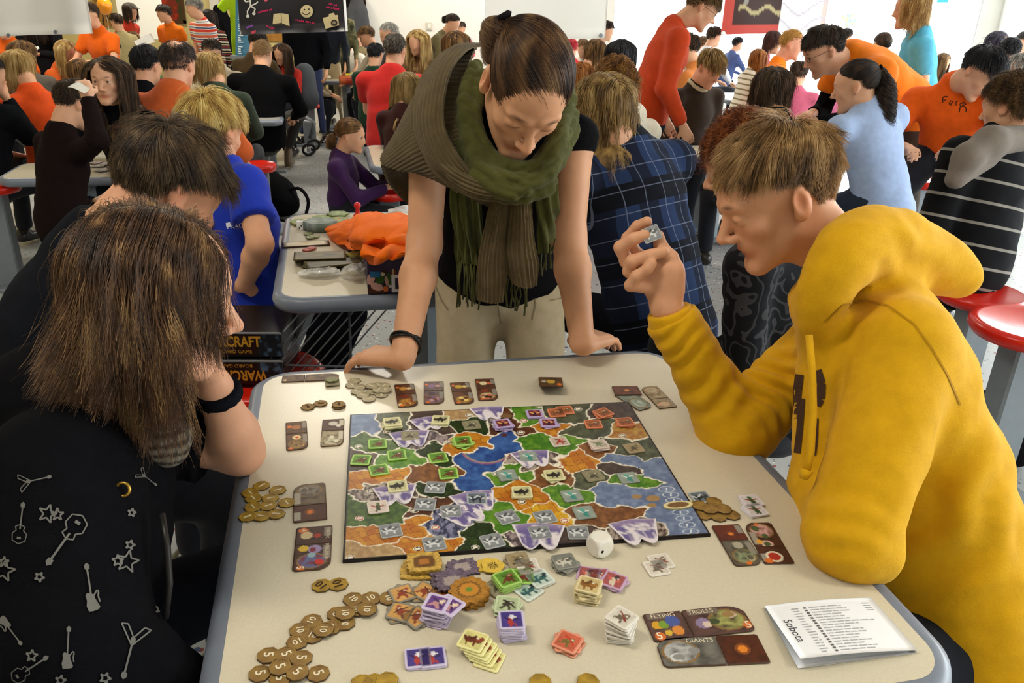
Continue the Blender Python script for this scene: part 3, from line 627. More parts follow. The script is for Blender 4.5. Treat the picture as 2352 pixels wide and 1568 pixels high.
TILE_KIND = dict(
 green=('#5f8f2c', '#a9d06a', ['#6a2e1c', '#8a3a24', '#3a4a1a'], 3, .1, 0), cream=('#d2cc96', '#e2dcae', ['#2c2822', '#4a463a', '#1c1a16'], 5, .1, 2), tan=('#9a9474', '#8d8468', ['#4a4436', '#615a48', '#77705a'], 8, .06, 0),
 silver=('#8f9294', '#b4b6b6', ['#d9dadb', '#5c5f64', '#44474c'], 11, .04, 2), teal=('#9aa79c', '#8f958c', ['#3f8a80', '#5aa89a', '#dfe6e0'], 14, .07, 1), slate=('#6d7880', '#a8b0b2', ['#232a30', '#3a4650', '#c8d2d6'], 17, .06, 2),
 pink=('#e3cfc2', '#e6d6cc', ['#3f4a2c', '#5b6a38', '#a2584a'], 20, .06, 1), red=('#c9b8a4', '#d8ccc0', ['#a8281c', '#c43a2a', '#7a1c14'], 23, .08, 0), purple=('#7a2a3a', '#b8a4cf', ['#3a1a2a', '#b05a48', '#e0b060'], 26, .14, 1),
 blush=('#cfc0b0', '#dccabf', ['#7d8a6a', '#8f9a78', '#6a7458'], 29, .08, 0), orange=('#b5603c', '#df8a62', ['#6a4a2a', '#7d5a34', '#c07a44'], 32, .1, 2), amazon=('#d9a45a', '#8d8678', ['#8a3a20', '#a24a2a', '#5a2a18'], 35, .06, 0),
 violet=('#6a3f8a', '#cfc0dc', ['#c08a8a', '#e0c8b0', '#3a2458'], 38, .12, 0), dusk=('#4a3a8a', '#cfc4e0', ['#b03a30', '#e0d8e0', '#2a2050'], 41, .1, 1), yellow=('#e2d88a', '#ece4a4', ['#6a2c14', '#8a3c1c', '#4a1c0c'], 44, .06, 2), salmon=('#d8684a', '#e89a7c', ['#7a6a34', '#8f7c40', '#c8402a'], 47, .08, 0),
 ivory=('#e6ddce', '#e9e2d6', ['#6f6250', '#7d6f5a', '#8a3a2a'], 50, .06, 0), khaki=('#d8be84', '#e4d4a4', ['#8a5a24', '#a0702f', '#6a441a'], 53, .08, 2), pale=('#c9d8cc', '#dfe6de', ['#2f5a5a', '#22323a', '#8fb0a0'], 56, .06, 2), mint=('#b9c79a', '#c9d6ae', ['#3a3428', '#4a4434', '#2a261e'], 59, .08, 0),
 steel=('#85857c', '#97968c', ['#cfcabc', '#5a5850', '#6f6a58'], 62, .05, 2), rose=('#b05a5a', '#c9a8c8', ['#d8c8b0', '#4a3a3a', '#e06a4a'], 65, .1, 1), elf=('#e6e0e0', '#e6dfe6', ['#35502c', '#44643a', '#9a5a5a'], 68, .06, 1), umber=('#a8946c', '#9d8d72', ['#4f4630', '#5f5640', '#77694a'], 71, .06, 0))
def tile_mesh(kind):
    if kind in _tiles: return _tiles[kind]
    bg, rim, inks, seed, rw, k = TILE_KIND[kind]; n = 20; x = np.linspace(-1, 1, n); u, v = np.meshgrid(x, x, indexing='ij')
    sq = 1-.0*u; cr = np.clip((np.abs(u)+np.abs(v)-1.86), 0, 1)*.5; U = u*(1-cr); Vv = v*(1-cr); h = TS/2
    top = np.stack([U*h*.97, Vv*h*.97, np.full_like(u, TH)], -1).reshape(-1, 3); F = grid_faces(n, n).tolist(); cc = creature(n, bg, rim, inks, seed, rw, k)
    rimi = [i*n for i in range(n)]+[(n-1)*n+j for j in range(1, n)]+[i*n+n-1 for i in range(n-2, -1, -1)]+[j for j in range(n-2, 0, -1)]
    V = [top]; cl = [cc]; N = len(rimi); o = n*n
    for s, z, c in ((1, TH*.8, col(rim)), (1, TH*.2, col(rim)*.9), (.96, 0, col(rim)*.7)):
        q = top[rimi].copy(); q[:, :2] *= s/.97; q[:, 2] = z; V.append(q); cl.append(np.broadcast_to(c, (N, 3)))
    lay = [rimi]+[[o+k_*N+i for i in range(N)] for k_ in range(3)]
    for a, b in zip(lay[:-1], lay[1:]): F += [[a[i], b[i], b[(i+1) % N], a[(i+1) % N]] for i in range(N)]
    F.append(lay[3][::-1])
    F = [f[::-1] for f in F]
    ob = mesh_np('tile', np.concatenate(V), F, VC, None, np.concatenate(cl), smooth=False); me = ob.data; bpy.data.objects.remove(ob); _tiles[kind] = me; return me
ORD = ['topmost', 'second from top', 'third from top', 'fourth from top', 'fifth from top', 'sixth from top', 'seventh from top', 'eighth from top', 'ninth from top', 'tenth from top', 'eleventh from top', 'twelfth from top', 'thirteenth from top']
def tile(kind, p, rz, label, group, tilt=0, s=1.0):
    o = bpy.data.objects.new('tile', tile_mesh(kind)); C.objects.link(o); o.location = p; o.rotation_euler = (tilt, 0, rz); o.scale = (s, s, 1); return tag(o, label, 'tile', group)
KN = dict(green='green tile with brown archer', cream='cream tile with dark rat', tan='grey tan tile', silver='silver grey tile', teal='grey tile with a teal figure', slate='slate tile with a dark beast', pink='blush tile with a green goblin', red='pale tile with a red beast', purple='lilac tile with red figure', blush='pale blush tile', orange='orange rimmed tile',
          amazon='tile with running figure', violet='lilac violet tile', dusk='lilac blue tile', yellow='yellow tile with a brown beast', salmon='salmon tile', ivory='ivory tile with figure', khaki='sand tile with a brown beast', pale='pale tile with a dark rider', mint='pale green tile with a dark figure', steel='dull grey tile', rose='pinkish tile with a red figure', elf='white tile with a green figure', umber='brown grey tile')
def stack(kind, px, py, n, where, z=None, rot=None, group=None, spread=.35, fan=None, drift=.0012, s=1.0):
    """n tiles lying on one another; px,py is the top tile in the photograph; fan = per-tile shift (in table metres) of the lower ones"""
    z0 = TZ+BT if z is None else z; rot = TA+.05 if rot is None else rot; c = T(px, py, z0+TH*n); r_ = np.random.default_rng(int(px*7+py)); group = group or 'square tiles on the table'
    for i in range(n):
        k = n-1-i; off = A([0, 0]) if i == n-1 else r_.normal(0, drift, 2)
        if fan is not None: off = off+A(fan)*k
        a = rot+(0 if i == n-1 else r_.normal(0, spread))
        pos = A([c[0]+off[0], c[1]+off[1], z0+i*TH*1.03+.0002])
        w = where if n == 1 else f'{where}, {ORD[k]}'
        tile(kind, pos, a, f'{KN[kind]} {w}', group, s=s)
ON = 'square tiles on the map'
for k, x, y, n, w in (
 ('green', 867, 1018, 1, 'on the dark meadow by the left rim of the map'), ('green', 829, 1055, 1, 'on the brown hill at the left rim of the map'), ('green', 911, 1044, 1, 'on the bright left meadow'), ('green', 1006, 1050, 1, 'on the forest beside the lake'),
 ('green', 1063, 1012, 3, 'on the orange farm above the lake'), ('green', 870, 1078, 1, 'on the orange farm with a river'), ('green', 1030, 1086, 1, 'on the brown hill beside the lake'),
 ('cream', 901, 968, 4, 'in the far left swamp of the map'), ('cream', 1012, 963, 3, 'on a peak at the far rim'), ('cream', 913, 1115, 2, 'on the left mountain'), ('cream', 1199, 1129, 2, 'on the round orange farm mid map'), ('cream', 1273, 1090, 2, 'on the brown hill right of the lake'),
 ('tan', 942, 1000, 1, 'on the violet peak of the far left'), ('tan', 1083, 975, 1, 'on the round dark forest at the far rim'), ('silver', 1000, 1118, 1, 'on the black forest below the lake'), ('silver', 977, 1157, 1, 'on the dark brown hill'), ('silver', 1036, 1173, 1, 'on the big blue mountain'),
 ('silver', 897, 1217, 1, 'on the orange farm in the near left corner'), ('silver', 997, 1247, 1, 'on the orange farm at the near rim'), ('silver', 1131, 1241, 1, 'on the dark forest at the near rim'), ('silver', 1165, 1186, 1, 'on the near green meadow'), ('silver', 1252, 1186, 1, 'on the yellow farm'), ('silver', 1240, 1222, 1, 'on the near grey mountain'), ('silver', 1328, 1222, 1, 'on the brown ground behind the white die'),
 ('slate', 1095, 1144, 1, 'on the mountain below the lake'), ('teal', 1214, 1048, 1, 'on the mountain right of the lake'), ('teal', 1165, 1090, 1, 'on the meadow at the lake shore'), ('teal', 1313, 1137, 1, 'on the green meadow by the sea'), ('teal', 1342, 1176, 1, 'on the brown grey ground at the near right'), ('teal', 1443, 1096, 1, 'on the green cape in the sea'),
 ('tan', 1363, 1091, 1, 'on the marsh by the green cape'), ('pink', 868, 1163, 1, 'on the dark meadow at the near left'), ('red', 1285, 1013, 1, 'on the far green meadow'), ('purple', 1155, 972, 4, 'beside the brown hill above the lake'), ('purple', 1228, 949, 2, 'on the meadow at the far rim'), ('purple', 1260, 970, 2, 'on the small orange farm'),
 ('blush', 1375, 1019, 3, 'on the pale brown hill'), ('umber', 1456, 1028, 1, 'on the marsh at the right rim'), ('orange', 1298, 941, 1, 'on the far marsh, right one of two'), ('orange', 1278, 947, 1, 'on the far marsh, left one of two'), ('orange', 1386, 947, 2, 'in the far right corner'), ('orange', 1363, 973, 1, 'on the far right marsh'), ('orange', 1436, 968, 2, 'on the desert at the right rim')):
    stack(k, x, y, n, w, group=ON, rot=TA+rng.normal(.02, .16))
OT = 'square tiles on the table'
for k, x, y, n, w, kw in (
 ('umber', 1190, 1285, 2, 'near the board, behind the green stack', {}), ('ivory', 1213, 1300, 2, 'half under the brown grey tiles near the board', {}), ('steel', 1297, 1288, 4, 'in the pile left of the white die', {}), ('green', 1165, 1327, 5, 'in the stack below the board', dict(rot=.5, spread=.06)), ('green', 1200, 1322, 2, 'behind the green stack', dict(rot=.1)), ('tan', 1142, 1347, 1, 'half under the green stack', dict(rot=.7)),
 ('pale', 1240, 1327, 2, 'right of the green stack', dict(rot=.6)), ('pale', 1214, 1355, 1, 'leaning at the pale pair below the board', dict(rot=.75)), ('rose', 1352, 1318, 1, 'behind the sand stack, left of the fan', dict(rot=-.2)), ('rose', 1376, 1322, 1, 'behind the sand stack, middle of the fan', dict(rot=.1)), ('rose', 1410, 1332, 3, 'right of the sand stack', dict(rot=-.45)),
 ('khaki', 1353, 1343, 9, 'in the stack right of the middle', dict(rot=-.3, spread=.2)), ('ivory', 1518, 1288, 1, 'lying alone right of the die, further one', {}), ('ivory', 1508, 1303, 1, 'lying alone right of the die, nearer one', {}), ('amazon', 924, 1362, 2, 'left of the grey rocks', dict(rot=.5)), ('amazon', 976, 1357, 2, 'below the grey rocks', dict(rot=-.5)), ('amazon', 1020, 1357, 2, 'beside the round wooden counter', dict(rot=-.6)),
 ('amazon', 920, 1404, 2, 'at the left of the tall lilac stack', dict(rot=1.3)), ('amazon', 957, 1416, 2, 'touching the tall lilac stack', dict(rot=.8)), ('violet', 1003, 1385, 11, 'in the tall lilac stack', dict(rot=-.3, spread=.12, drift=.0018)), ('violet', 1032, 1389, 1, 'slipping off the tall lilac stack', dict(rot=-.6, z=TZ+.024)), ('mint', 1165, 1388, 4, 'in the pale green pile', dict(rot=-.1)),
 ('dusk', 1175, 1423, 10, 'in the blue lilac stack', dict(rot=.1, spread=.12)), ('yellow', 1086, 1470, 6, 'in the fanned yellow pile', dict(rot=-.35, spread=.1, fan=(.0042, -.0036))), ('dusk', 960, 1509, 2, 'left in the low pair at the near edge', dict(rot=.2, spread=.03)), ('dusk', 994, 1507, 2, 'right in the low pair at the near edge', dict(rot=.2, spread=.03)),
 ('salmon', 1304, 1472, 3, 'in the salmon pile', dict(rot=-.5)), ('ivory', 1428, 1417, 13, 'in the twisted ivory stack', dict(rot=-.75, spread=.0)), ('slate', 1610, 1141, 1, 'beside the gold coins right of the board', {}), ('elf', 1726, 1149, 2, 'right of the gold coins, further pair', {}), ('elf', 1735, 1170, 2, 'right of the gold coins, nearer pair', {})):
    kw = dict(kw); zz = kw.pop('z', TZ); stack(k, x, y, n, w, z=zz, group=OT, **kw)
i = 0
for o in list(C.objects):       # the ivory stack is twisted like a stair
    if o.name.startswith('tile') and 'twisted ivory' in o.get('label', ''): o.rotation_euler[2] = -.05-.055*i; i += 1
# violet mountain counters on the map
def mountain(px, py, sc_, label, rz=0):
    u, v = np.meshgrid(np.linspace(-1, 1, 34), np.linspace(-1, 1, 26), indexing='ij'); p = np.stack([u, v], -1)
    # fan outline with two rounded lobes towards the viewer
    half = .62+.38*(v+1)/2; lob = np.where(v < 0, .2*np.abs(np.sin(u*math.pi)), 0); X = u*half; Y = v*.6-lob*(v < -.5)*1.4+.06*np.cos(3*u)
    hgt = .0018+.0006*fbm(p*3, 2, 7); r_ = fbm(np.stack([u*3+v*.8, v*2.2], -1), 3, int(px) % 50)
    c = mixc(np.broadcast_to(col('#6a5e92'), u.shape+(3,)), col('#e6dce0'), np.clip((r_-.36)*4.5+(-v-.4)*1.2, 0, 1)); c = mixc(c, col('#b8a0c0'), np.clip((v-.3), 0, 1)*.8)
    e = (np.abs(u) > .93) | (np.abs(v) > .93); c[e] = col('#e8e0e4')
    s = .034*sc_; top = np.stack([X*s, Y*s, hgt], -1).reshape(-1, 3); bot = top.copy(); bot[:, 2] = 0; F = grid_faces(34, 26); k = len(top); rim = [i*26 for i in range(34)]+[33*26+j for j in range(1, 26)]+[i*26+25 for i in range(32, -1, -1)]+[j for j in range(24, 0, -1)]
    b = A([[rim[i], rim[(i+1) % len(rim)], k+rim[(i+1) % len(rim)], k+rim[i]] for i in range(len(rim))])
    o = mesh_np('mountain_counter', np.concatenate([top, bot]), np.concatenate([F, F[:, ::-1]+k, b[:, ::-1]]), VC, None, np.concatenate([c.reshape(-1, 3)]*2), smooth=False)
    q = T(px, py, TZ+BT); o.location = q+A([0, 0, .0003]); o.rotation_euler[2] = TA+rz; tag(o, label, 'counter', 'violet mountain counters')
for a in ((983, 972, 1.0, 'violet mountain counter at the far rim under the cream tiles', .1), (942, 1006, 1.15, 'violet mountain counter on the far left under a tan tile', 0), (1122, 948, 1.05, 'violet mountain counter at the far rim, bare one', 0), (1222, 1052, 1.1, 'violet mountain counter right of the lake', 0), (908, 1134, 1.1, 'violet mountain counter at the left under cream tiles', 0),
          (1090, 1150, 1.15, 'violet mountain counter just below the lake', .1), (1066, 1180, 1.1, 'violet mountain counter on the big blue range', .4), (1238, 1228, 1.25, 'violet mountain counter at the near rim under a silver tile', -.2), (1462, 1218, 1.2, 'violet mountain counter in the near right corner, bare one', 0)): mountain(*a)
# ---------------------------------------------------------------- coins
GOLD = mat('gold_card_coin', vcol=True, rough=.5, spec=.4, nscale=200, namt=.1); INK_W = mat('pale_coin_ink', '#e9dcc0', rough=.6); INK_B = mat('brown_coin_ink', '#3a2412', rough=.6)
_coins = {}
def coin_mesh(kind):
    if kind in _coins: return _coins[kind]
    R, H = .0142, .0026; a = np.arange(8)*math.pi/4+math.pi/8; rings = [(0, H), (.45, H), (.8, H), (.8, H*1.18), (.95, H*1.12), (1, H*.9), (1, H*.15), (.95, 0)]; V = [[0, 0, H]]; n = 32
    cl = []; base, dk, ed = {'gold': ('#b08d2a', '#7a5a22', '#5a4418'), 'dull': ('#957436', '#6b4a26', '#4a341c'), 'silver': ('#b9ac8c', '#8f8266', '#6d624c')}[kind]
    cl.append(col(base))
    for r, z in rings[1:]:
        for k in range(n):
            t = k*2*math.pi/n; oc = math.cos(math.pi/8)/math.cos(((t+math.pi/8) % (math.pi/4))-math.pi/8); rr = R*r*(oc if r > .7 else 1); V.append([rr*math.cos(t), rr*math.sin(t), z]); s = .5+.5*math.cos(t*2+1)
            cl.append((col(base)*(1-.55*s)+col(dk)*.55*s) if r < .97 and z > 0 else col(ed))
    F = [[0, 1+k, 1+(k+1) % n] for k in range(n)]; m = len(rings)-1
    for i in range(m-1): F += [[1+i*n+k, 1+(i+1)*n+k, 1+(i+1)*n+(k+1) % n, 1+i*n+(k+1) % n] for k in range(n)]
    F.append([1+(m-1)*n+k for k in range(n-1, -1, -1)])
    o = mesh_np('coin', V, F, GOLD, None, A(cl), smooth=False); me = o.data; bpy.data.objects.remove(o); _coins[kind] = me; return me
_num = {}
def num_mesh(s, m, size):
    k = (s, m.name)
    if k not in _num:
        V, F = text_mesh(s, .015, .012); o = mesh_np('numeral', V*size+A([0, 0, .0031]), F, m, None, smooth=False); _num[k] = o.data; bpy.data.objects.remove(o)
    return _num[k]
NTH = ['first', 'second', 'third', 'fourth', 'fifth', 'sixth', 'seventh', 'eighth', 'ninth', 'tenth', 'eleventh', 'twelfth', 'thirteenth', 'fourteenth']
def coins(kind, pts, where, noun, num=None, ink=None, group=None, size=.017):
    order = sorted(range(len(pts)), key=lambda i: pts[i][0]); placed = []
    for i, (px, py, *lv) in enumerate(pts):
        z = TZ+.0003+(lv[0] if lv else 0)*.0031; c = T(px, py, z+.002); k = order.index(i)
        o = bpy.data.objects.new('coin', coin_mesh(kind)); C.objects.link(o); o.location = (c[0], c[1], z); o.rotation_euler = (0, 0, TA+rng.uniform(-3, 3) if num != '5' else TA+rng.uniform(-1.9, -.6))
        tag(o, f'{noun}, {NTH[k]} from the left {where}', 'coin', group)
        if num: q = bpy.data.objects.new('numeral', num_mesh(num, ink, size)); C.objects.link(q); q.parent = o
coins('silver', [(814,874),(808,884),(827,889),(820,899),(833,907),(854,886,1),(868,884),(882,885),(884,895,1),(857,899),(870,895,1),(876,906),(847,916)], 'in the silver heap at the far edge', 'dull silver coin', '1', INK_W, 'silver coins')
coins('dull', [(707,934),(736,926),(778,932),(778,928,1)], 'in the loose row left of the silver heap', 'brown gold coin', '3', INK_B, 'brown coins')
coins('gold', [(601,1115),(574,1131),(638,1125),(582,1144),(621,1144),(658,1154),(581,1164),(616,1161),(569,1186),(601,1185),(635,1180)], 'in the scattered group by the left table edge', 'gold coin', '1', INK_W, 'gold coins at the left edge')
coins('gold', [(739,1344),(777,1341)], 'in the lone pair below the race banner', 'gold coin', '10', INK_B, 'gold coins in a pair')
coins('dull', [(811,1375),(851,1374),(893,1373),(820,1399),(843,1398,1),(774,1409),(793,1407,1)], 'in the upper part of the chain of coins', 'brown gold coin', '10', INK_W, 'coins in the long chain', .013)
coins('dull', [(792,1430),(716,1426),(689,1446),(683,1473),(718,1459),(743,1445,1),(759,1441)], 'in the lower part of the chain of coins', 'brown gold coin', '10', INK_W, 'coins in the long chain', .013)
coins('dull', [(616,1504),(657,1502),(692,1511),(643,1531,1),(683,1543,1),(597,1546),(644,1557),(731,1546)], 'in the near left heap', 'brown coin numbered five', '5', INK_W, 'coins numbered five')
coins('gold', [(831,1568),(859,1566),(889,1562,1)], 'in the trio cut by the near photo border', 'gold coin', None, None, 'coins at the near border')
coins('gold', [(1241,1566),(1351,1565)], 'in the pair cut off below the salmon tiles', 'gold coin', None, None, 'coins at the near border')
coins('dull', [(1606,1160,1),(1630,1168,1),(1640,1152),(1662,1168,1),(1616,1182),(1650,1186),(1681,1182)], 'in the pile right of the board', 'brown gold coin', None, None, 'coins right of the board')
# ---------------------------------------------------------------- banners and badges (long cards)
def card_face(n, m, base, med, seed, back=False):
    u, v = np.meshgrid(np.linspace(0, 1, n), np.linspace(-.5, .5, m), indexing='ij'); p = np.stack([u*2, v*2], -1); c = mixc(np.broadcast_to(col(base), u.shape+(3,)), col(base)*.35, np.clip(fbm(p*3+seed, 3, seed)*1.7-.4, 0, 1))
    if med:
        d = np.hypot((u-.66)/.3, v/.4); c = np.where((d < 1)[..., None], mixc(np.broadcast_to(col(med[0]), c.shape), col(med[1]), np.clip(fbm(p*4+seed, 3, seed+2)*2-.5, 0, 1)), c); c = np.where(((d > .88) & (d < 1.03))[..., None], col('#8a6a3c'), c)
        r_ = np.random.default_rng(seed)
        for k in range(4): q = np.hypot((u-.66-r_.normal(0, .09))/.1, (v-r_.normal(0, .12))/.11); c = np.where((q < 1)[..., None], col(med[2+k % (len(med)-2)]), c)
    return c
def card(e0, e1, w, label, base='#5a3a28', med=None, badge=False, z=TZ, spots=(), words=None, seed=1, strip=None, num=None, th=.0024, round_end=True, group=None, big=1):
    """cardboard banner from photo point e0 (square end) to e1 (rounded end); spots: (u, v, r, colour)"""
    p0, p1 = T(*e0, z), T(*e1, z); L = np.linalg.norm(p1-p0); x = nrm(p1-p0); y = np.cross([0, 0, 1.], x); n, m = 44, 26
    u, v = np.meshgrid(np.linspace(0, 1, n), np.linspace(-.5, .5, m), indexing='ij')
    wid = np.ones(n); uu = np.linspace(0, 1, n); X = u.copy(); half = np.ones_like(u)
    if round_end: k = np.clip((uu-.62)/.38, 0, 1); wid = np.sqrt(np.clip(1-k**2.6*.82, 0, 1)); wid2 = np.sqrt(np.clip(1-np.clip((uu-.9)/.1, 0, 1)**2.4*.35, 0, 1))
    k0 = np.clip((.06-uu)/.06, 0, 1); wid = wid*(1-.08*k0**2)
    if not round_end: wid2 = wid
    WW = np.where(v*big > 0, wid[:, None], wid2[:, None]) if round_end else wid[:, None]*np.ones_like(v)
    top = np.stack([u*L, v*w*WW, np.full_like(u, th)], -1)
    c = card_face(n, m, base, med, seed)
    if strip: s_ = (v > .3) & (v < .46) & (u > .08) & (u < .6); c[s_] = col(strip)
    for su, sv, sr, sc_ in spots: d = np.hypot((u-su)*L/w, (v-sv)); c[d < sr] = col(sc_)
    e = (np.abs(v) > .47) | (u < .02) | (u > .985); c[e] = col('#4a2c1c')
    V = top.reshape(-1, 3); bot = V.copy(); bot[:, 2] = 0; kk = len(V); rim = [i*m for i in range(n)]+[(n-1)*m+j for j in range(1, m)]+[i*m+m-1 for i in range(n-2, -1, -1)]+[j for j in range(m-2, 0, -1)]
    b = A([[rim[i], kk+rim[i], kk+rim[(i+1) % len(rim)], rim[(i+1) % len(rim)]] for i in range(len(rim))]); F = grid_faces(n, m)
    V = np.concatenate([V, bot]); cc = np.concatenate([c.reshape(-1, 3), np.broadcast_to(col('#6a5644'), (kk, 3))])
    W_ = V[:, :1]*x+V[:, 1:2]*y+V[:, 2:]*A([0, 0, 1.])
    o = mesh_np('power_badge' if badge else 'race_banner', W_, np.concatenate([F, F[:, ::-1]+kk, b]), VC, None, cc, smooth=False); o.location = p0+A([0, 0, .0003]); tag(o, label, 'card', group or 'long game cards')
    if words:
        s, fu, fv, size, fl = words; text(s, x*L*fu+y*w*fv+A([0, 0, th+.0003]), x*fl, y*fl, size, cmat('#e3d6bc', 'ink'), o, ext=.004)
    if num:
        s, fu, fv, size, xr, yr = num; text(s, x*L*fu+y*w*fv+A([0, 0, th+.0004]), xr, yr, size, cmat('#f3e6cc', 'ink'), o, name='numeral', ext=.004, bold=.01)
    return o
XR_, YR_ = EA, EB
OR = '#d8702a'
FW4 = [('#c08a3a', '#7a2a1a', '#e0c08a', '#8a4a22'), ('#8a6a8a', '#4a3a4a', '#c89a8a', '#7a4a3a'), ('#c8a02a', '#6a3a1a', '#e6c878', '#5a2a14'), ('#e0cfa0', '#8a3a24', '#c86a4a', '#3a2418')]
for i, (a, b, nm) in enumerate((((928, 884), (938, 936), 'leftmost of the far row'), ((996, 878), (997, 929), 'second from the left in the far row'), ((1055, 880), (1068, 929), 'third from the left in the far row'), ((1112, 872), (1122, 921), 'rightmost of the far row'))):
    a, b = A(a), A(b); mid = a+(b-a)*.42; w = .037*1.12; md = FW4[i]
    card(a, mid, w, f'brown power badge, {nm}', '#6a4028' if i != 1 else '#7a6460', None, True, spots=[(.5, -.1, .2, md[0]), (.35, -.36, .1, OR), (.5, .2, .12, md[2])], seed=i+3, round_end=False, strip='#8d8478')
    card(mid+(b-a)*.02, b, w, f'brown race banner with oval picture, {nm}', '#6a4028' if i != 1 else '#7a6460', md, False, spots=[(.9, -.3, .1, OR), (.2, -.1, .17, md[1])], seed=i+13, strip='#8d8478')
def combo(a, b, w, nm, base, med, base2=None, sp=(), sp2=(), split=.42, **kw):
    a, b = A(a, float), A(b, float); mid = a+(b-a)*split
    card(a, mid, w, f'power badge {nm}', base2 or base, None, True, spots=sp2, seed=kw.pop('s1', 4), round_end=False, words=kw.pop('w1', None), num=kw.pop('n1', None), strip=kw.get('strip'))
    card(mid+(b-a)*.012, b, w, f'race banner {nm}', base, med, False, spots=sp, seed=kw.pop('s2', 6), **kw)
combo((680, 971), (683, 1034), .039, 'of brown print left of the board, nearer the girl', '#6b4a32', ('#9a7a3a', '#5a3a24', '#c89a5a', '#7a5a34'), sp=[(.25, 0, .2, '#e0c48a'), (.25, .02, .09, '#c0402a'), (.92, -.3, .1, OR)], sp2=[(.5, 0, .22, '#a86a3a'), (.4, -.32, .12, OR)], strip='#8d8070')
combo((766, 965), (762, 1026), .041, 'of pale print touching the board corner', '#a89a78', ('#c9c0a0', '#7d745c', '#5f584a', '#d8d0b4'), '#5f3f30', sp2=[(.4, 0, .2, '#c9c0b0'), (.6, .25, .12, '#d8d0c0')], strip='#c4bca4')
combo((713, 1198), (711, 1114), .052, 'of grey print with a brown badge left of the board', '#7a6650', ('#8f8474', '#5a4c40', '#b0a694', '#6a5e50'), '#5b2f1c', sp2=[(.55, 0, .17, '#7a4a1c'), (.55, 0, .1, '#e2762a')], strip='#b0a894')
combo((723, 1212), (715, 1311), .054, 'of dark red print standing upright by the coins', '#4f2f22', ('#5a6a9a', '#7a1c18', '#c8281c', '#8fb0b8', '#2a1c18'), sp=[(.2, .05, .18, '#9a86b0'), (.22, .0, .1, '#7a2030'), (.15, -.25, .14, '#d8b030'), (.93, -.3, .12, OR)], sp2=[(.2, -.3, .13, OR), (.5, -.2, .17, '#d0b88a'), (.55, .1, .1, '#a83020')], strip='#8d8070', split=.4, words=('SORCERERS', .33, .38, .0072, 1), w1=('HEROIC', .45, .38, .0072, 1), num=('5', .9, -.3, .014, -EB, EA), n1=('4', .2, -.3, .013, -EB, EA))
combo((648, 872), (778, 866), .032, 'lying face down at the far left corner', '#7a5c40', None, '#6d523a', sp=[(.9, -.25, .12, '#e0b070')], sp2=[(.15, -.25, .12, '#e6c490')], split=.4)
combo((1665, 1208), (1722, 1300), .046, 'with a rust end right of the board', '#6a6456', ('#8f9a74', '#4a4a3a', '#b8b090', '#5f5a4a'), '#6b2a16', sp=[(.2, 0, .18, '#aaa490'), (.94, .05, .12, OR)], sp2=[(.6, 0, .12, '#8a4a1c'), (.6, 0, .07, '#e0802a')], strip='#8d877a', split=.38)
combo((1790, 1296), (1738, 1203), .046, 'with a green figure, rightmost beside the yellow sleeve', '#5a3424', ('#d8a8a0', '#8a5a4a', '#3a4a2c', '#4a5a34'), '#5a3424', sp=[(.1, .05, .2, '#d8b0a0'), (.1, .05, .12, '#4a5a30'), (.2, .28, .12, '#e0a030'), (.92, .1, .1, OR)], sp2=[(.4, .05, .28, '#e8d8c0'), (.4, .05, .2, '#b03024'), (.15, .3, .13, OR)], strip='#9a9284', split=.4)
combo((1489, 1445), (1717, 1420), .05, 'of the flying trolls in front of the paper', '#644640', ('#a8a860', '#4a3a2c', '#9a7a4a', '#3f4a2c', '#c9b09a'), '#644640', sp=[(.25, -.05, .2, '#8d7a9a'), (.3, -.1, .12, '#d8c0b0'), (.93, -.28, .13, OR)], sp2=[(.25, .05, .15, '#d8a02a'), (.42, .05, .14, '#7a9a34'), (.68, .15, .2, '#4a5a9a'), (.72, -.2, .16, '#d88a3a'), (.2, -.34, .14, OR), (.45, -.25, .1, '#d8b03a')], strip='#77685c', split=.38,
      words=('TROLLS', .3, .38, .0105, 1), w1=('FLYING', .5, .38, .0105, 1), num=('5', .93, -.28, .017, EA, EB), n1=('5', .18, -.34, .017, EA, EB))
combo((1753, 1491), (1514, 1502), .049, 'of the giants in grey print, nearest the paper', '#77736a', ('#b9b8b4', '#6a6864', '#d6d5d2', '#8d8b86'), '#5b2a14', sp=[], sp2=[(.5, 0, .26, '#4a2410'), (.5, 0, .2, '#8a4a1c'), (.5, 0, .13, '#e2862a')], strip=None, split=.4, big=-1, words=('GIANTS', .28, -.36, .0105, -1))
card((1409, 899), (1469, 898), .04, 'brown loose power badge in the far right corner', '#7a4a3a', None, True, spots=[(.5, 0, .12, '#e0904a')], round_end=False, seed=9, z=TZ+.0028)
card((1430, 905), (1486, 940), .042, 'grey green race banner in the far right corner', '#9aa494', ('#a8b0a0', '#7d8a7a', '#b8c0b0', '#8d9a8a'), seed=19)
combo((1535, 938), (1488, 890), .041, 'of pale tan print in the far right corner', '#b09a78', ('#c0b08c', '#9a8466', '#d0a080', '#a89070'), sp2=[(.4, 0, .25, '#c8a884'), (.4, .3, .1, '#e0a080')])
# deck of badges
dk = [T(1262, 880)+A([0, 0, 0])]
for i in range(9):
    j = rng.normal(0, .0012, 2); zz = TZ+i*.0026
    card((1238+j[0]*300, 878-i*.0), (1291+j[1]*300, 879), .042, f'power badge in the small deck at the far edge, {ORD[8-i]} of nine', '#6a4a2c', None, True, z=zz, spots=[(.5, 0, .22, '#c8a040'), (.85, -.3, .13, OR), (.2, 0, .12, '#b8b0a0')] if i == 8 else (), seed=31, round_end=False, group='deck of badges')
# green figure on a grey leaf lying on the long face-down card
stack('tan', 763, 877, 1, 'under the green counter on the face down card', z=TZ+.003, group=OT, s=.9)
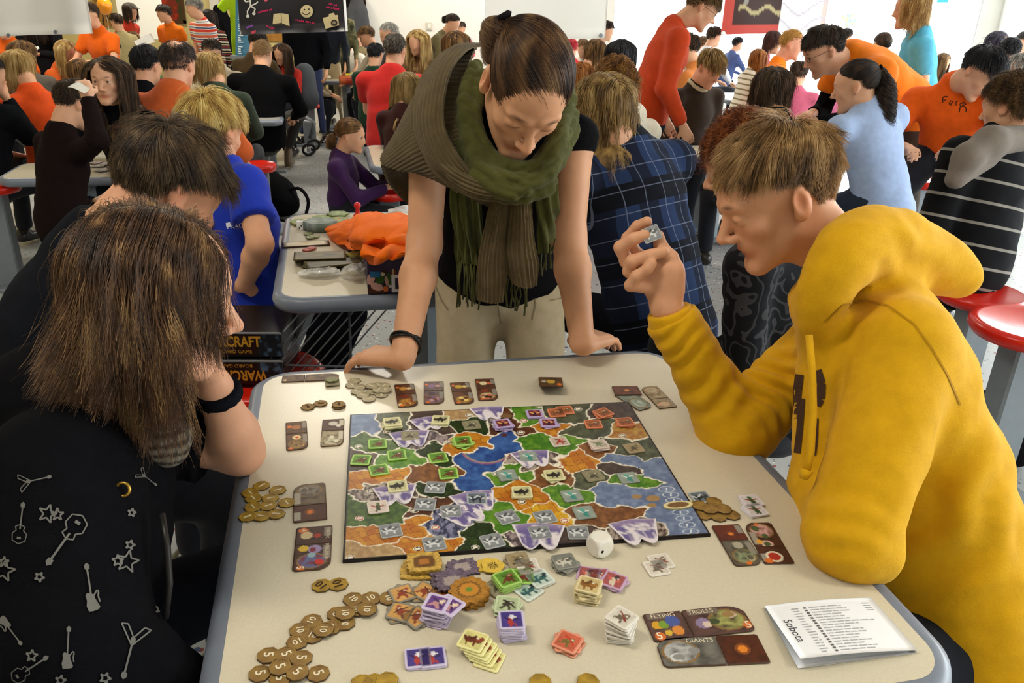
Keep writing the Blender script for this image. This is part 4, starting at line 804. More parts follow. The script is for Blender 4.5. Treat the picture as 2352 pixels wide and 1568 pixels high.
# ornate counters in front of the board
def star_counter(name, px, py, z, rx, ry, th, label, colf, rough, seed, lobes=0, rz=0, hole=None, cat='counter'):
    n, m = 48, 10; r_ = np.random.default_rng(seed); a = np.linspace(0, 2*math.pi, n, endpoint=False); R = 1+rough*(r_.random(n)-.5)+(.07*np.cos(lobes*a) if lobes else 0); rr = np.linspace(0.02, 1, m); V = []; cl = []
    if not lobes: sqr = 1/np.maximum(np.abs(np.cos(a)), np.abs(np.sin(a)))**.75; R = R*sqr*.86
    for i in range(m):
        for k in range(n): x, y = rx*rr[i]*R[k]*math.cos(a[k]), ry*rr[i]*R[k]*math.sin(a[k]); V.append([x, y, th]); cl.append(colf(rr[i], a[k], r_))
    for k in range(n): V.append([rx*R[k]*math.cos(a[k]), ry*R[k]*math.sin(a[k]), 0]); cl.append(colf(1, a[k], r_)*.6)
    F = [[i*n+k, (i+1)*n+k, (i+1)*n+(k+1) % n, i*n+(k+1) % n] for i in range(m) for k in range(n)]+[list(range(n))]
    F.append([m*n+k for k in range(n-1, -1, -1)])
    o = mesh_np(name, V, F, VC, None, A(cl), smooth=False); q = T(px, py, z); o.location = q+A([0, 0, .0003]); o.rotation_euler[2] = TA+rz; return tag(o, label, cat)
def c_gold(r, a, r_): return col('#c9a24a')*(.6+.7*r_.random()) if r > .62 else (col('#6a4418')*(.8+.4*r_.random()) if r > .3 else col('#b0702a'))
def c_rock(r, a, r_): return col('#6f6070')*(.45+.9*r_.random()) if r > .5 else col('#b0a09a')*(.7+.4*r_.random())
def c_hole(r, a, r_): return col('#b07a2a')*(.7+.5*r_.random()) if r > .66 else (col('#6a4a1c') if r > .5 else (col('#c8862a') if r > .22 else col('#6a8a34')))
def c_hero(r, a, r_): return col('#e0bc4a')*(.85+.3*r_.random()) if r > .5 or r_.random() > .6 else col('#3a2a14')
for i in range(3): star_counter('lair_counter', 974-(i < 1)*14, 1302+(i < 1)*10-i*4, TZ+i*.004, .029, .024, .0036, f'gold framed rectangular counter, {ORD[2-i]} of three in its pile', c_gold, .1, 3+i, rz=.1*i-.2)
for i, (x, y) in enumerate(((1062, 1306), (1038, 1338), (1028, 1332))): star_counter('rock_counter', x, y, TZ+(0, .0076, .0038)[i], .027, .021, .0034, ('jagged grey violet rock counter beside the yellow heroes', 'jagged grey violet rock counter with a hollow middle', 'lower grey violet rock counter of the pair')[i], c_rock, .3, 20+i)
for i in range(3): star_counter('hole_counter', 1077, 1372-i*6, TZ+i*.0055, .0275, .026, .0048, f'round carved brown counter, {ORD[2-i]} of three in its pile', c_hole, .06, 30+i, lobes=14, rz=.2*i)
for i, (x, y) in enumerate(((1117, 1300), (1132, 1302))): star_counter('hero_counter', x, y, TZ+i*.0026, .0165, .0155, .0024, ('round yellow counter lying half covered', 'round yellow counter with a dark figure on top')[i], c_hero, .03, 40+i, lobes=5)
star_counter('boat_counter', 1557, 1162, TZ+BT, .024, .011, .0026, 'oval cream ringed counter on the sea of the map', lambda r, a, r_: col('#e0d29a') if r > .75 else col('#7a5a3a')*(.7+.6*r_.random()), .02, 50, lobes=2)
star_counter('fort_counter', 762, 874, TZ+.0062, .0135, .011, .0034, 'small green counter on the face down card', lambda r, a, r_: col('#7a7a4a')*(.6+.7*r_.random()), .12, 51, lobes=7)
star_counter('fort_counter', 1163, 958, TZ+BT, .011, .0105, .003, 'small brown counter behind the lilac tiles', lambda r, a, r_: col('#7a5a3a')*(.6+.7*r_.random()), .1, 52, lobes=6)
# white die
def die(c, s, rz, label, pips, cm='#f1ede2'):
    t = thing('die', label, 'die', loc=tuple(c), rz=rz); cl = Clay(s/22, .002); h = s/2
    me = bpy.data.meshes.new('body'); n = 14; V = []; x = np.linspace(-1, 1, n); u, v = np.meshgrid(x, x, indexing='ij'); F = []
    for d in range(3):
        for sg in (-1, 1):
            q = np.zeros((n, n, 3)); q[..., d] = sg; q[..., (d+1) % 3] = u; q[..., (d+2) % 3] = v; q = q.reshape(-1, 3); k = np.linalg.norm(q, axis=1)[:, None]; q = np.minimum(np.maximum(q*.0+q, -1), 1); q = q*np.minimum(1, 1.36/k)
            f = grid_faces(n, n)+len(V)*n*n; F.append(f if sg > 0 else f[:, ::-1]); V.append(q*h)
    o = mesh_np('body', np.concatenate(V)+A([0, 0, h]), np.concatenate(F), mat('die_'+cm, cm, rough=.25, spec=.5, sss=.1), t)
    for fx, (a, b) in pips:
        d, sg = fx; q = np.zeros(3); q[d] = sg*h*1.004; q[(d+1) % 3] = a*h; q[(d+2) % 3] = b*h; ax = np.zeros(3); ax[d] = sg; e1 = np.zeros(3); e1[(d+1) % 3] = 1; e2 = np.cross(ax, e1); r = h*.17
        sq = [(r*math.cos(k*math.pi/4+.39), r*math.sin(k*math.pi/4+.39)) for k in range(8)]
        MB().prism(sq, -.0004, .0003, (q+A([0, 0, h]), e1, e2, ax)).build('pip', cmat('#171412', 'ink'), t)
die(T(1376, 1268), .0305, TA+.35, 'white rounded wooden die with one square black pip by the board', [((1, -1), (-.1, -.45))])
q = T(692, 526); die(q, .03, .3, 'small white die, left one of two on the table behind', [((1, -1), (a, a)) for a in (-.45, 0, .45)]+[((2, 1), (0, 0))])
q = T(706, 524); die(q, .03, -.25, 'small white die, right one of two on the table behind', [((1, -1), (a, b)) for a in (-.4, .4) for b in (-.4, .4)])
# folded programme paper
def paper():
    cq = [T(*p) for p in ((1755, 1397), (2000, 1375), (2105, 1500), (1833, 1537))]; c = A(cq).mean(0); t = thing('programme_paper', 'folded white printed programme sheet near the right table corner', 'paper', loc=tuple(c))
    def leaf(name, lift, sh):
        n = 16; u, v = np.meshgrid(np.linspace(0, 1, n), np.linspace(0, 1, n), indexing='ij'); g = cq[0]*((1-u)*(1-v))[..., None]+cq[1]*(u*(1-v))[..., None]+cq[2]*(u*v)[..., None]+cq[3]*((1-u)*v)[..., None]-c
        g[..., 2] = .001+lift*(.25+.75*(1-u))*(v*.8+.2)+.003*np.sin(u*3)*sh; g[..., :2] += A([.006, -.004])*sh*0
        b = g.reshape(-1, 3); k = len(b); F = grid_faces(n, n); rim = [i*n for i in range(n)]+[(n-1)*n+j for j in range(1, n)]+[i*n+n-1 for i in range(n-2, -1, -1)]+[j for j in range(n-2, 0, -1)]
        s = A([[rim[i], rim[(i+1) % len(rim)], k+rim[(i+1) % len(rim)], k+rim[i]] for i in range(len(rim))]); bb = b.copy(); bb[:, 2] -= .0004
        mesh_np(name, np.concatenate([b, bb]), np.concatenate([F[:, ::-1], F+k, s[:, ::-1]]), mat('white_copy_paper', '#f4f4f6', rough=.7, spec=.2, nscale=20, namt=.01), t); return g
    leaf('lower_leaf', .001, 0); g = leaf('upper_leaf', .017, 1); n = 16
    def S(u, v):
        i, j = min(int(u*15), 14), min(int(v*15), 14); a, b = u*15-i, v*15-j; return g[i, j]*(1-a)*(1-b)+g[i+1, j]*a*(1-b)+g[i, j+1]*(1-a)*b+g[i+1, j+1]*a*b+A([0, 0, .0004])
    text('Sobota', S(.1, .52), S(.16, .75)-S(.16, .25), S(.2, .5)-S(.1, .5), .0165, cmat('#4a4a50', 'ink'), t, ext=.002)
    r_ = np.random.default_rng(4); lb = MB(); db = MB()
    for k in range(17):
        v0 = .12+k*.05; x0 = .36; ln = r_.uniform(.22, .52) if k else .3
        for a0, a1 in ((x0, x0+ln), (.2, .27)):
            u = a0
            while u < a1-.02:
                e = min(a1, u+r_.uniform(.03, .09)); lb.add([S(u, v0), S(e, v0), S(e, v0+.016), S(u, v0+.016)], [[3, 2, 1, 0]]); u = e+.012
        db.add([S(.31, v0-.004), S(.335, v0-.004), S(.335, v0+.026), S(.31, v0+.026)], [[3, 2, 1, 0]])
    for k in range(4): lb.add([S(.86, .1+k*.045), S(.93, .1+k*.045), S(.93, .115+k*.045), S(.86, .115+k*.045)], [[3, 2, 1, 0]])
    tag(lb.build('printed_lines', cmat('#b6b4b8', 'ink'), t), kind='stuff'); tag(db.build('bullet_column', cmat('#6a6466', 'ink'), t), kind='stuff')
paper()
# ---------------------------------------------------------------- people: heads, hands, hair, clothes
Z3 = A([0, 0, 1.])
def rotv(v, axis, deg):
    a = math.radians(deg); axis = nrm(axis); v = A(v, float); return v*math.cos(a)+np.cross(axis, v)*math.sin(a)+axis*(axis@v)*(1-math.cos(a))
def head_frame(yaw, nod=0, roll=0):
    """columns right, forward, up. yaw: 0 looks away from the camera (+Y), 90 to the right (+X), 180 towards it; nod>0 looks down"""
    y = math.radians(yaw); f = A([math.sin(y), math.cos(y), 0]); r = A([math.cos(y), -math.sin(y), 0]); u = Z3.copy()
    f, u = rotv(f, r, -nod), rotv(u, r, -nod); r, u = rotv(r, f, roll), rotv(u, f, roll)
    return np.stack([r, f, u], 1)
SKINS = dict(fair='#dba583', pale='#e6b99a', tan='#c98e68', rosy='#dd9c7e')
def add_head(cl, O, M, s, skin, fem=False, detail=1, lids=.35, brow='#6a4a30', mouth_open=0):
    """head at O (midway between the ears), frame M, scale s"""
    sk = skin; L = lambda *p: A(O)+M@(A(p)*s); r = lambda *p: A(p)*s; rosy = tuple(np.clip(hx(skin)*A([1.03, .86, .82]), 0, 1)); lipc = tuple(np.clip(hx(skin)*A([.93, .74, .7]), 0, 1))
    cl.ell(L(0, -.012, .036), r(.074, .095, .086), sk, M, k=.02*s); cl.ell(L(0, .03, .025), r(.063, .066, .072), sk, M, k=.02*s)
    cl.ell(L(0, .034, -.028), r(.06, .056, .062), sk, M, k=.02*s); cl.ell(L(0, .032, -.07), r(.046, .047, .043), sk, M, k=.02*s)
    j = .047 if fem else .051
    for x in (-1, 1):
        cl.cone(L(x*j, .002, -.05), L(x*.015, .07, -.1), .02*s, .016*s, sk, k=.022*s)
        cl.ell(L(x*.042, .056, -.02), r(.02, .019, .018), sk, M, k=.016*s)
    cl.ell(L(0, .076, -.102), r(.02, .016, .015), sk, M, k=.016*s)
    cl.cone(L(0, -.02, -.03), L(0, -.03, -.085), .05*s if fem else .055*s, .05*s if fem else .056*s, sk, k=.025*s)
    # nose
    cl.cone(L(0, .087, .012), L(0, .113, -.028), .0075*s, .0098*s, sk, k=.012*s); cl.ell(L(0, .114, -.031), r(.0105, .0105, .009), sk, M, k=.006*s)
    for x in (-1, 1): cl.ell(L(x*.0125, .1, -.035), r(.0085, .011, .0075), sk, M, k=.006*s)
    if detail:
        for x in (-1, 1):
            cl.ell(L(x*.032, .104, .008), r(.017, .018, .0115), 0, M, k=.012*s, op=-1)
            cl.cone(L(x*.014, .092, .026), L(x*.047, .078, .026), .0075*s, .006*s, sk, k=.012*s)
            cl.ell(L(x*.0315, .0765, .0065), r(.0132, .0128, .0128), '#cfc3b8' if lids < .8 else sk, M, k=.0015*s)
            # lids: a shell over the ball, lowered by lids
            cl.ell(L(x*.0315, .0768, .0065+.0095*(1-lids*1.25)), r(.017, .0146, .0102), sk, M, k=.003*s); cl.ell(L(x*.0315, .0755, -.0035), r(.0165, .0142, .0066), sk, M, k=.003*s)
            if lids < .8: cl.paint(L(x*.0315, .0895, .005), r(.0072, .0075, .0072), '#33261c', M, soft=.25)
            cl.paint(L(x*.0315, .0905, .0075-.008*lids), r(.0155, .008, .0032), '#4a3226', M, soft=.6, amt=.75)
            cl.paint(L(x*.03, .09, .029), r(.021, .02, .006), brow, M, soft=.8, amt=.8)
            cl.paint(L(x*.044, .066, -.028), r(.026, .03, .024), rosy, M, soft=1, amt=.3)
        cl.ell(L(0, .074, -.052), r(.03, .016, .022), sk, M, k=.014*s); cl.cone(L(-.021, .076, -.0635), L(0, .0875, -.06), .0035*s, .0048*s, lipc, k=.008*s); cl.cone(L(.021, .076, -.0635), L(0, .0875, -.06), .0035*s, .0048*s, lipc, k=.008*s)
        cl.cone(L(-.016, .0775, -.0695), L(.016, .0775, -.0695), .0038*s, .0038*s, lipc, k=.008*s); cl.ell(L(0, .083, -.0695), r(.013, .0065, .005), lipc, M, k=.005*s)
        cl.ell(L(0, .093, -.0655), r(.02, .01, .0013+mouth_open), 0, M, k=.003*s, op=-1); cl.paint(L(0, .086, -.0655), r(.023, .012, .0028+mouth_open), '#8a4a40', M, soft=.8, amt=.55)
        cl.paint(L(0, .113, -.03), r(.02, .02, .016), rosy, M, soft=1, amt=.5)
    else:
        for x in (-1, 1):
            cl.paint(L(x*.032, .085, .008), r(.014, .02, .007), '#4a3428', M, soft=.7, amt=.75); cl.paint(L(x*.03, .088, .027), r(.02, .02, .006), brow, M, soft=.7, amt=.7)
            cl.ell(L(x*.032, .108, .006), r(.016, .018, .011), 0, M, k=.012*s, op=-1)
        cl.paint(L(0, .09, -.066), r(.022, .02, .007), lipc, M, soft=.6, amt=.9)
    for x in (-1, 1):
        e = np.stack([M@nrm([.93*x, -.36, 0]), M@nrm([.36*x, .93, .1]), M@A([0, -.1, 1.])], 1)
        cl.ell(L(x*.078, -.016, 0), r(.0095, .0185, .0315), sk, e, k=.008*s); cl.ell(L(x*.076, -.007, -.02), r(.008, .011, .013), sk, e, k=.006*s)
        if detail: cl.ell(L(x*.0905, -.0115, .004), r(.0105, .0105, .02), 0, e, k=.003*s, op=-1)
        cl.paint(L(x*.08, -.016, 0), r(.016, .026, .038), rosy, M, soft=.8, amt=.5)
def add_hand(cl, W_, d, n, s, skin, curl=.5, spread=.12, side=1, thumb=.6, minr=0):
    """hand from wrist W_ along d with palm facing n; side=+1: thumb towards d x n"""
    d = nrm(d); n = nrm(A(n)-d*(A(n)@d)); w = np.cross(d, n)*side; q = lambda a, b, c: A(W_)+s*(a*d+b*w+c*n); rf = lambda x: max(x*s, minr)
    for b in (-.027, -.009, .009, .027): cl.cone(q(0, b*.55, 0), q(.085-.09*abs(b-.009), b, 0), rf(.0165), rf(.0135), skin, k=.012*s)
    cl.ell(q(.035, .02, .012), A([.022]*3)*s, skin, k=.012*s); rr = (.0082, .0092, .0096, .009); ln = (.062, .078, .084, .072)
    for i, b in enumerate((-.029, -.01, .0095, .028)):
        base = q(.086-.05*abs(b-.009), b, 0); dirv = nrm(d+w*(b*spread*12)); p = base; a = 0
        for k, f in enumerate((.45, .31, .24)):
            a += curl*(38, 62, 40)[k]; v = rotv(dirv, np.cross(dirv, n), a); e = p+v*ln[i]*f*s; cl.cone(p, e, rf(rr[i]*(1-.07*k)), rf(rr[i]*(.93-.07*k)), skin, k=.0035*s); p = e
    p = q(.022, .026, .006); v = nrm(d*.7+w*.75+n*.25); e = p+v*.042*s; cl.cone(p, e, rf(.0145), rf(.0115), skin, k=.008*s); v2 = nrm(d*(.9)+w*(.5-thumb*.7)+n*thumb*.5); e2 = e+v2*.03*s; cl.cone(e, e2, rf(.011), rf(.0098), skin, k=.004*s); cl.cone(e2, e2+nrm(v2+n*.2)*.024*s, rf(.0098), rf(.008), skin, k=.004*s)
# --- hair roots and strand growth in head space (unit: metres at scale 1)
HC, HR = A([0, -.012, .034]), A([.079, .099, .09])
def hairline(v, front=0., low=0.):
    z = np.interp(v[:, 1], [-1, -.35, -.2, -.05, .12, .35, .6, .82, .95, 1], [-.7, -.5, -.12, .02, .06, .2, .34, .46, .62, .75])
    return z+front*np.clip(v[:, 1], 0, 1)-low*np.clip(-v[:, 1]+.3, 0, 1)
def hair_roots(n, r_, front=0., low=0., part=None):
    v = r_.normal(size=(n*4, 3)); v /= np.linalg.norm(v, axis=1)[:, None]
    zmin = hairline(v, front, low)
    v = v[v[:, 2] > zmin+r_.normal(0, .025, len(v))][:n]; return v
def push_out(p, off, HRx=HR):
    q = (p-HC)/HRx; l = np.linalg.norm(q, axis=1); m = l < 1+off; q = q*np.where(m, (1+off)/np.maximum(l, 1e-6), 1)[:, None]; return HC+q*HRx
def grow(style, n, seed, ln=None, k=None, G=A([0, 0, -1.]), part=.0, vol=.05, wave=0., lock=.6, side=1, coll=(), front=0., low=0., tgt=None, fringe=None, clear=1., trim=.6, flip=0., bald=None):
    """strand paths in head space; G = gravity in head space"""
    r_ = np.random.default_rng(seed); low = low+(.25 if style in ('long', 'bob') else 0); low = low+(.18 if style == 'short' else 0); v = hair_roots(n, r_, front, low)
    if bald: v = v[(v@nrm([0, -.35, .94]) < bald)|(r_.random(len(v)) < .12)]
    n = len(v); p = HC+v*HR; root = p.copy()
    fr = lambda sc_, sd: np.stack([vnoise(v*sc_+7, sd+i)-.5 for i in range(3)], 1)
    N1, N2 = fr(3.2, seed), fr(11, seed+5); off = np.abs(r_.normal(0, vol, n))+.01; paths = [p.copy()]
    up = -G
    if style == 'short': L = (ln or .045)*(.75+.5*r_.random(n)); k = k or 6
    elif style == 'long': L = (ln or .38)*(.86+.2*r_.random(n)); k = k or 16
    elif style == 'bob': L = (ln or .2)*(.85+.25*r_.random(n)); k = k or 13
    elif style in ('pony', 'bun'): L = np.full(n, .22); k = k or 14
    elif style == 'curly': L = (ln or .12)*(.7+.6*r_.random(n)); k = k or 14
    if style == 'short': L = L*np.clip(.5+.7*v[:, 2], .28, 1.1); L = np.where((np.abs(v[:, 0]) > .55) & (v[:, 2] < .45) & (v[:, 1] < .5), L*trim, L)
    if fringe: L = np.where(v[:, 1] > .35, np.minimum(L, fringe*(.85+.3*r_.random(n))), L)
    crown = A([.12, -.55, .83]); ds = L/(k-1)
    for i in range(1, k):
        t = i/(k-1); q = (p-HC)/HR; nv = q/HR; nv /= np.linalg.norm(nv, axis=1)[:, None]
        if style == 'short':
            d = q-crown; d = d/np.maximum(np.linalg.norm(d, axis=1)[:, None], .25); d = d-nv*(d*nv).sum(1)[:, None]; d = d*.9+nv*(.42-.3*t)+(N1*.9+N2*.5)*lock+G*.18
        elif style in ('long', 'bob'):
            sd = np.where(v[:, 0] > part, 1., -1.)[:, None]; side_v = A([1., 0, 0])*sd; top = np.clip(q[:, 2]*1.3-.1, 0, 1)[:, None]
            back = A([0, -1., 0]); fw_ = np.clip(v[:, 1], 0, 1)[:, None]
            d = side_v*top*1.2+G*(1-top*.35)+back*top*.35*(1-fw_*1.2)+nv*.05*(1-t)+(N1*.55+N2*.35)*lock*.6*min(1., t*2.5)
            if wave: d = d+wave*np.stack([np.sin(t*17+N1[:, 0]*30), np.cos(t*15+N1[:, 1]*30), 0*N1[:, 0]], 1)*t*.9
            if flip: oh = q-G*(q@G)[:, None]; oh = oh/np.maximum(np.linalg.norm(oh, axis=1)[:, None], .2); d = d+oh*flip*max(0, t-.55)*3.2*np.where(v[:, 1] < .35, 1, .15)[:, None]
            fz = (q[:, 1] > .2) & (q[:, 2] < .5) & (np.abs(q[:, 0]) < .85) & (q[:, 2] > -1.9); d = d+np.where(fz[:, None], (side_v*2.2-A([0, .7, 0]))*clear, 0)
            dt = (d*nv).sum(1)[:, None]; ins = (np.linalg.norm(q, axis=1) < 1.12)[:, None]; d = np.where(ins & (dt < 0), d-nv*dt, d)
        elif style in ('pony', 'bun'):
            tg = A(tgt if tgt is not None else [0, -.115, .05]); d = tg-p; dl = np.linalg.norm(d, axis=1)[:, None]; ds = np.maximum(dl[:, 0]/(k-i+.001), 1e-5); d = d/np.maximum(dl, 1e-6)
            if i < k-1: dn = (d*nv).sum(1)[:, None]; d = d-nv*np.minimum(dn, 0)*.9
        elif style == 'curly':
            ph = r_.random(n)*6.28 if i == 1 else ph; d = nv*.55*(1-t)+(N1*1.2)*lock+G*(.25+.6*t)+.95*np.stack([np.sin(t*14+ph), np.cos(t*14+ph), np.sin(t*11+ph*2)], 1)*.8
        d = d/np.maximum(np.linalg.norm(d, axis=1)[:, None], 1e-6); p = p+d*ds[:, None]
        p = push_out(p, off*min(1, t*3+.2) if style not in ('pony', 'bun') else off*.45)
        for c0, rad in coll:
            w = p-c0; l = np.linalg.norm(w, axis=1); m = l < rad; p = np.where(m[:, None], c0+w/np.maximum(l, 1e-6)[:, None]*rad, p)
        paths.append(p.copy())
    return np.stack(paths, 1)
def tail(n, seed, start, G, ln, spread, k=14, wave=0., back=.02):
    r_ = np.random.default_rng(seed); a = r_.random(n)*6.283; rad = np.sqrt(r_.random(n))*spread; t = np.linspace(0, 1, k); L = ln*(.75+.3*r_.random(n))
    G = nrm(G); e1 = nrm(np.cross(G, [.3, .9, .1])); e2 = np.cross(G, e1); bk = A([0, -1., 0]); P_ = []
    ph = r_.random(n)*6.28
    for i in range(k):
        w = .35+.75*math.sin(min(t[i]*2.4, 1.57))-.35*t[i]**3; q = A(start)+bk*back*math.sin(min(t[i]*5, 1.57))+np.outer(L*t[i], G)+np.outer(np.cos(a)*rad*w, e1)+np.outer(np.sin(a)*rad*w, e2)
        if wave: q = q+np.outer(wave*np.sin(t[i]*16+ph)*min(1, t[i]*3), e1)+np.outer(wave*np.cos(t[i]*16+ph)*min(1, t[i]*3), e2)
        P_.append(q)
    return np.stack(P_, 1)
def hair_cap(O, M, s, c, h, parent, style, front=0., low=0., name='hair_mass'):
    cl = Clay(h, .015*s); cc = c[0] if isinstance(c, (list, tuple)) else c
    cl.ell(A(O)+M@(HC*s), HR*s*(1.0 if style != 'short' else .995), cc, M)
    V, F = cl.surface(); q = ((V-O)@M/s-HC)/HR; q /= np.linalg.norm(q, axis=1)[:, None]
    zmin = hairline(q, front, low)
    keep = q[:, 2] > zmin-.02; F = F[keep[F].all(1)]
    if not len(F): return None
    used = np.unique(F); mp = np.full(len(V), -1); mp[used] = np.arange(len(used)); V = V[used]; qq = q[used]
    fl = fbm(qq*[9, 9, 4]+3, 2, 2); colr = col(cc)[None]*(.55+.7*fl)[:, None]
    return mesh_np(name, V, mp[F], HAIRCAP, parent, colr)
def do_hair(parent, O, M, s, style, c, zc, seed, **kw):
    """hair of a whole head; c: one colour or dark-to-light list"""
    n0 = 14000 if zc < 1.7 else 7000 if zc < 3.2 else 3200 if zc < 5.5 else 1300; n = int(kw.pop('n', n0)); G = M.T@A([0, 0, -1.]); fr, lo = kw.get('front', 0.), kw.get('low', 0.)
    cap = None if kw.get('bald') else hair_cap(O, M, s, c, max(.006*s, zc*.003), parent, style, fr, lo+(.25 if style in ('long', 'bob') else .18 if style == 'short' else 0)); m = hair_mat(tuple(c) if isinstance(c, list) else c); rad = kw.pop('rad', None) or max(.0003, zc*.00024)
    tl = kw.pop('tail', None); st = kw.pop('tailstart', (0, -.125, .05)); twave = kw.pop('twave', .012)
    if style in ('pony', 'bun'): kw['tgt'] = A(st)+A([0, .012, 0])
    pa = grow(style, n, seed, G=G, **kw); hair = strands('hair', A(O)+(pa*s)@M.T, rad*s, m, parent)
    if tl:
        q = tail(n//3, seed+9, st, G+A([0, -.15, 0]), tl, .03, wave=twave); strands('ponytail', A(O)+(q*s)@M.T, rad*s, m, parent)
        b = MB(); e = M@nrm(A(st)-HC); b.lathe(A(O)+M@(A(st)*s), [(.012*s, -.006*s), (.017*s, 0), (.012*s, .006*s)], 14, np.stack([nrm(np.cross(e, [.1, .2, .97])), nrm(np.cross(e, np.cross(e, [.1, .2, .97]))), e])); b.build('hair_tie', cmat('#1c1a1c', 'cloth'), parent, True)
    if style == 'bun':
        cl = Clay(max(.004, zc*.0016), .01); cl.ell(A(O)+M@(A(st)*s+A([0, -.015, 0])*s), A([.036, .03, .034])*s, c[0] if isinstance(c, (list, tuple)) else c, M); cl.build('hair_bun', HAIRCAP, parent)
    return hair
def glasses(parent, O, M, s, c='#2a2624'):
    L = lambda *p: A(O)+M@(A(p)*s); b = MB()
    for x in (-1, 1):
        a = np.linspace(0, 2*math.pi, 17)[:-1]; b.tube([L(x*.033+.022*math.cos(t), .1-.004*abs(math.cos(t)), .004+.0145*math.sin(t)) for t in a], .0013*s, 5, closed=True)
        b.tube([L(x*.055, .097, .01), L(x*.074, .06, .01), L(x*.079, .0, .008), L(x*.08, -.015, 0)], .0012*s, 5)
    b.tube([L(-.011, .101, .008), L(0, .104, .01), L(.011, .101, .008)], .0012*s, 5); f = b.build('glasses', mat('spectacle_frame', c, rough=.3, spec=.5), parent, True)
    lb = MB()
    for x in (-1, 1): a = np.linspace(0, 2*math.pi, 17)[:-1]; lb.add([L(x*.033+.0215*math.cos(t), .099-.004*abs(math.cos(t)), .004+.014*math.sin(t)) for t in a], [list(range(16))])
    lb.build('lens', M_GLASS, f)
def ik(a, c, l1, l2, pole):
    d = c-a; L = np.linalg.norm(d); d = d/max(L, 1e-6)
    if L > (l1+l2)*.995: sc_ = L/((l1+l2)*.995); l1 *= sc_; l2 *= sc_
    x = (l1*l1-l2*l2+L*L)/(2*L); hgt = math.sqrt(max(l1*l1-x*x, 0)); pl = A(pole)-d*(A(pole)@d); return a+d*x+nrm(pl)*hgt
STRIPE_AX = {}
def pattern_mat(pat, base):
    """woven patterns from garment coordinates (attribute Pat = across, front, up in metres)"""
    key = 'weave_'+str(pat)+str(base)
    if key in _mats: return _mats[key]
    m = bpy.data.materials.new('woven_cloth'); m.use_nodes = True; nt = m.node_tree; b = nt.nodes['Principled BSDF']; L = nt.links; b.inputs['Roughness'].default_value = .88; b.inputs['Specular IOR Level'].default_value = .12
    at = nt.nodes.new('ShaderNodeAttribute'); at.attribute_name = 'Pat'; sp = nt.nodes.new('ShaderNodeSeparateXYZ'); L.new(at.outputs['Vector'], sp.inputs[0])
    def mth(op, x, y=None):
        n = nt.nodes.new('ShaderNodeMath'); n.operation = op
        for i, v in enumerate((x, y)):
            if v is None: continue
            if isinstance(v, (int, float)): n.inputs[i].default_value = v
            else: L.new(v, n.inputs[i])
        return n.outputs[0]
    def ramp(x, stops):
        r = nt.nodes.new('ShaderNodeValToRGB'); r.color_ramp.interpolation = 'CONSTANT'; L.new(x, r.inputs[0]); e = r.color_ramp.elements; e.remove(e[1]); e[0].position = 0; e[0].color = (*col(stops[0][1]), 1)
        for p, c in stops[1:]: k = e.new(p); k.color = (*col(c), 1)
        return r.outputs[0]
    def mix(f, x, y):
        n = nt.nodes.new('ShaderNodeMix'); n.data_type = 'RGBA'; L.new(f, n.inputs[0])
        for i, v in ((6, x), (7, y)):
            if isinstance(v, str): n.inputs[i].default_value = (*col(v), 1)
            else: L.new(v, n.inputs[i])
        return n.outputs[2]
    X, Y, Zc = sp.outputs; k = pat[0]; noise = nt.nodes.new('ShaderNodeTexNoise'); L.new(at.outputs['Vector'], noise.inputs['Vector']); noise.inputs['Scale'].default_value = 9; nz = noise.outputs[0]
    if k == 'stripes':
        w = pat[3] if len(pat) > 3 else (0, 0, 1); c = mth('ADD', mth('ADD', mth('MULTIPLY', X, w[0]), mth('MULTIPLY', Y, w[1])), mth('MULTIPLY', Zc, w[2])); t = mth('FRACT', mth('ADD', mth('DIVIDE', c, pat[1]), 20.0)); st = []
        last = 0
        for s0, s1, cc in pat[2]:
            if s0 > last or not st: 
                if s0 > 0: st.append((last, base))
            st.append((s0, cc)); last = s1
        st.append((last, base)); out = ramp(t, st)
    elif k in ('plaid', 'plaid2'):
        pr = .075 if k == 'plaid' else .09; tx, tz = mth('FRACT', mth('ADD', mth('DIVIDE', X, pr), 20.3)), mth('FRACT', mth('ADD', mth('DIVIDE', Zc, pr), 20.1)); bx, bz = mth('FRACT', mth('ADD', mth('DIVIDE', X, pr*2), 20.1)), mth('FRACT', mth('ADD', mth('DIVIDE', Zc, pr*3), 20.1))
        c1, c2, c3, ln = ('#22304f', '#161b2c', '#0e1018', '#666d80') if k == 'plaid' else ('#2c3a4c', '#1a222c', '#1f2935', '#a8a498')
        o1 = ramp(bx, [(0, c1), (.5, c2)]); o2 = mix(mth('LESS_THAN', bz, .34), o1, c3); l1 = mth('LESS_THAN', mth('ABSOLUTE', mth('SUBTRACT', tx, .5)), .022); l2 = mth('LESS_THAN', mth('ABSOLUTE', mth('SUBTRACT', tz, .5)), .022); out = mix(mth('MULTIPLY', mth('MAXIMUM', l1, l2), .75), o2, ln)
    elif k == 'camo': out = ramp(nz, [(0, pat[2]), (.42, base), (.55, pat[1])])
    else:
        t = mth('FRACT', mth('ADD', mth('MULTIPLY', nz, 9.0), mth('MULTIPLY', X, 6.0))); out = mix(mth('LESS_THAN', t, .28), base, '#3a3a3d')
    L.new(out, b.inputs['Base Color']); _mats[key] = m; return m
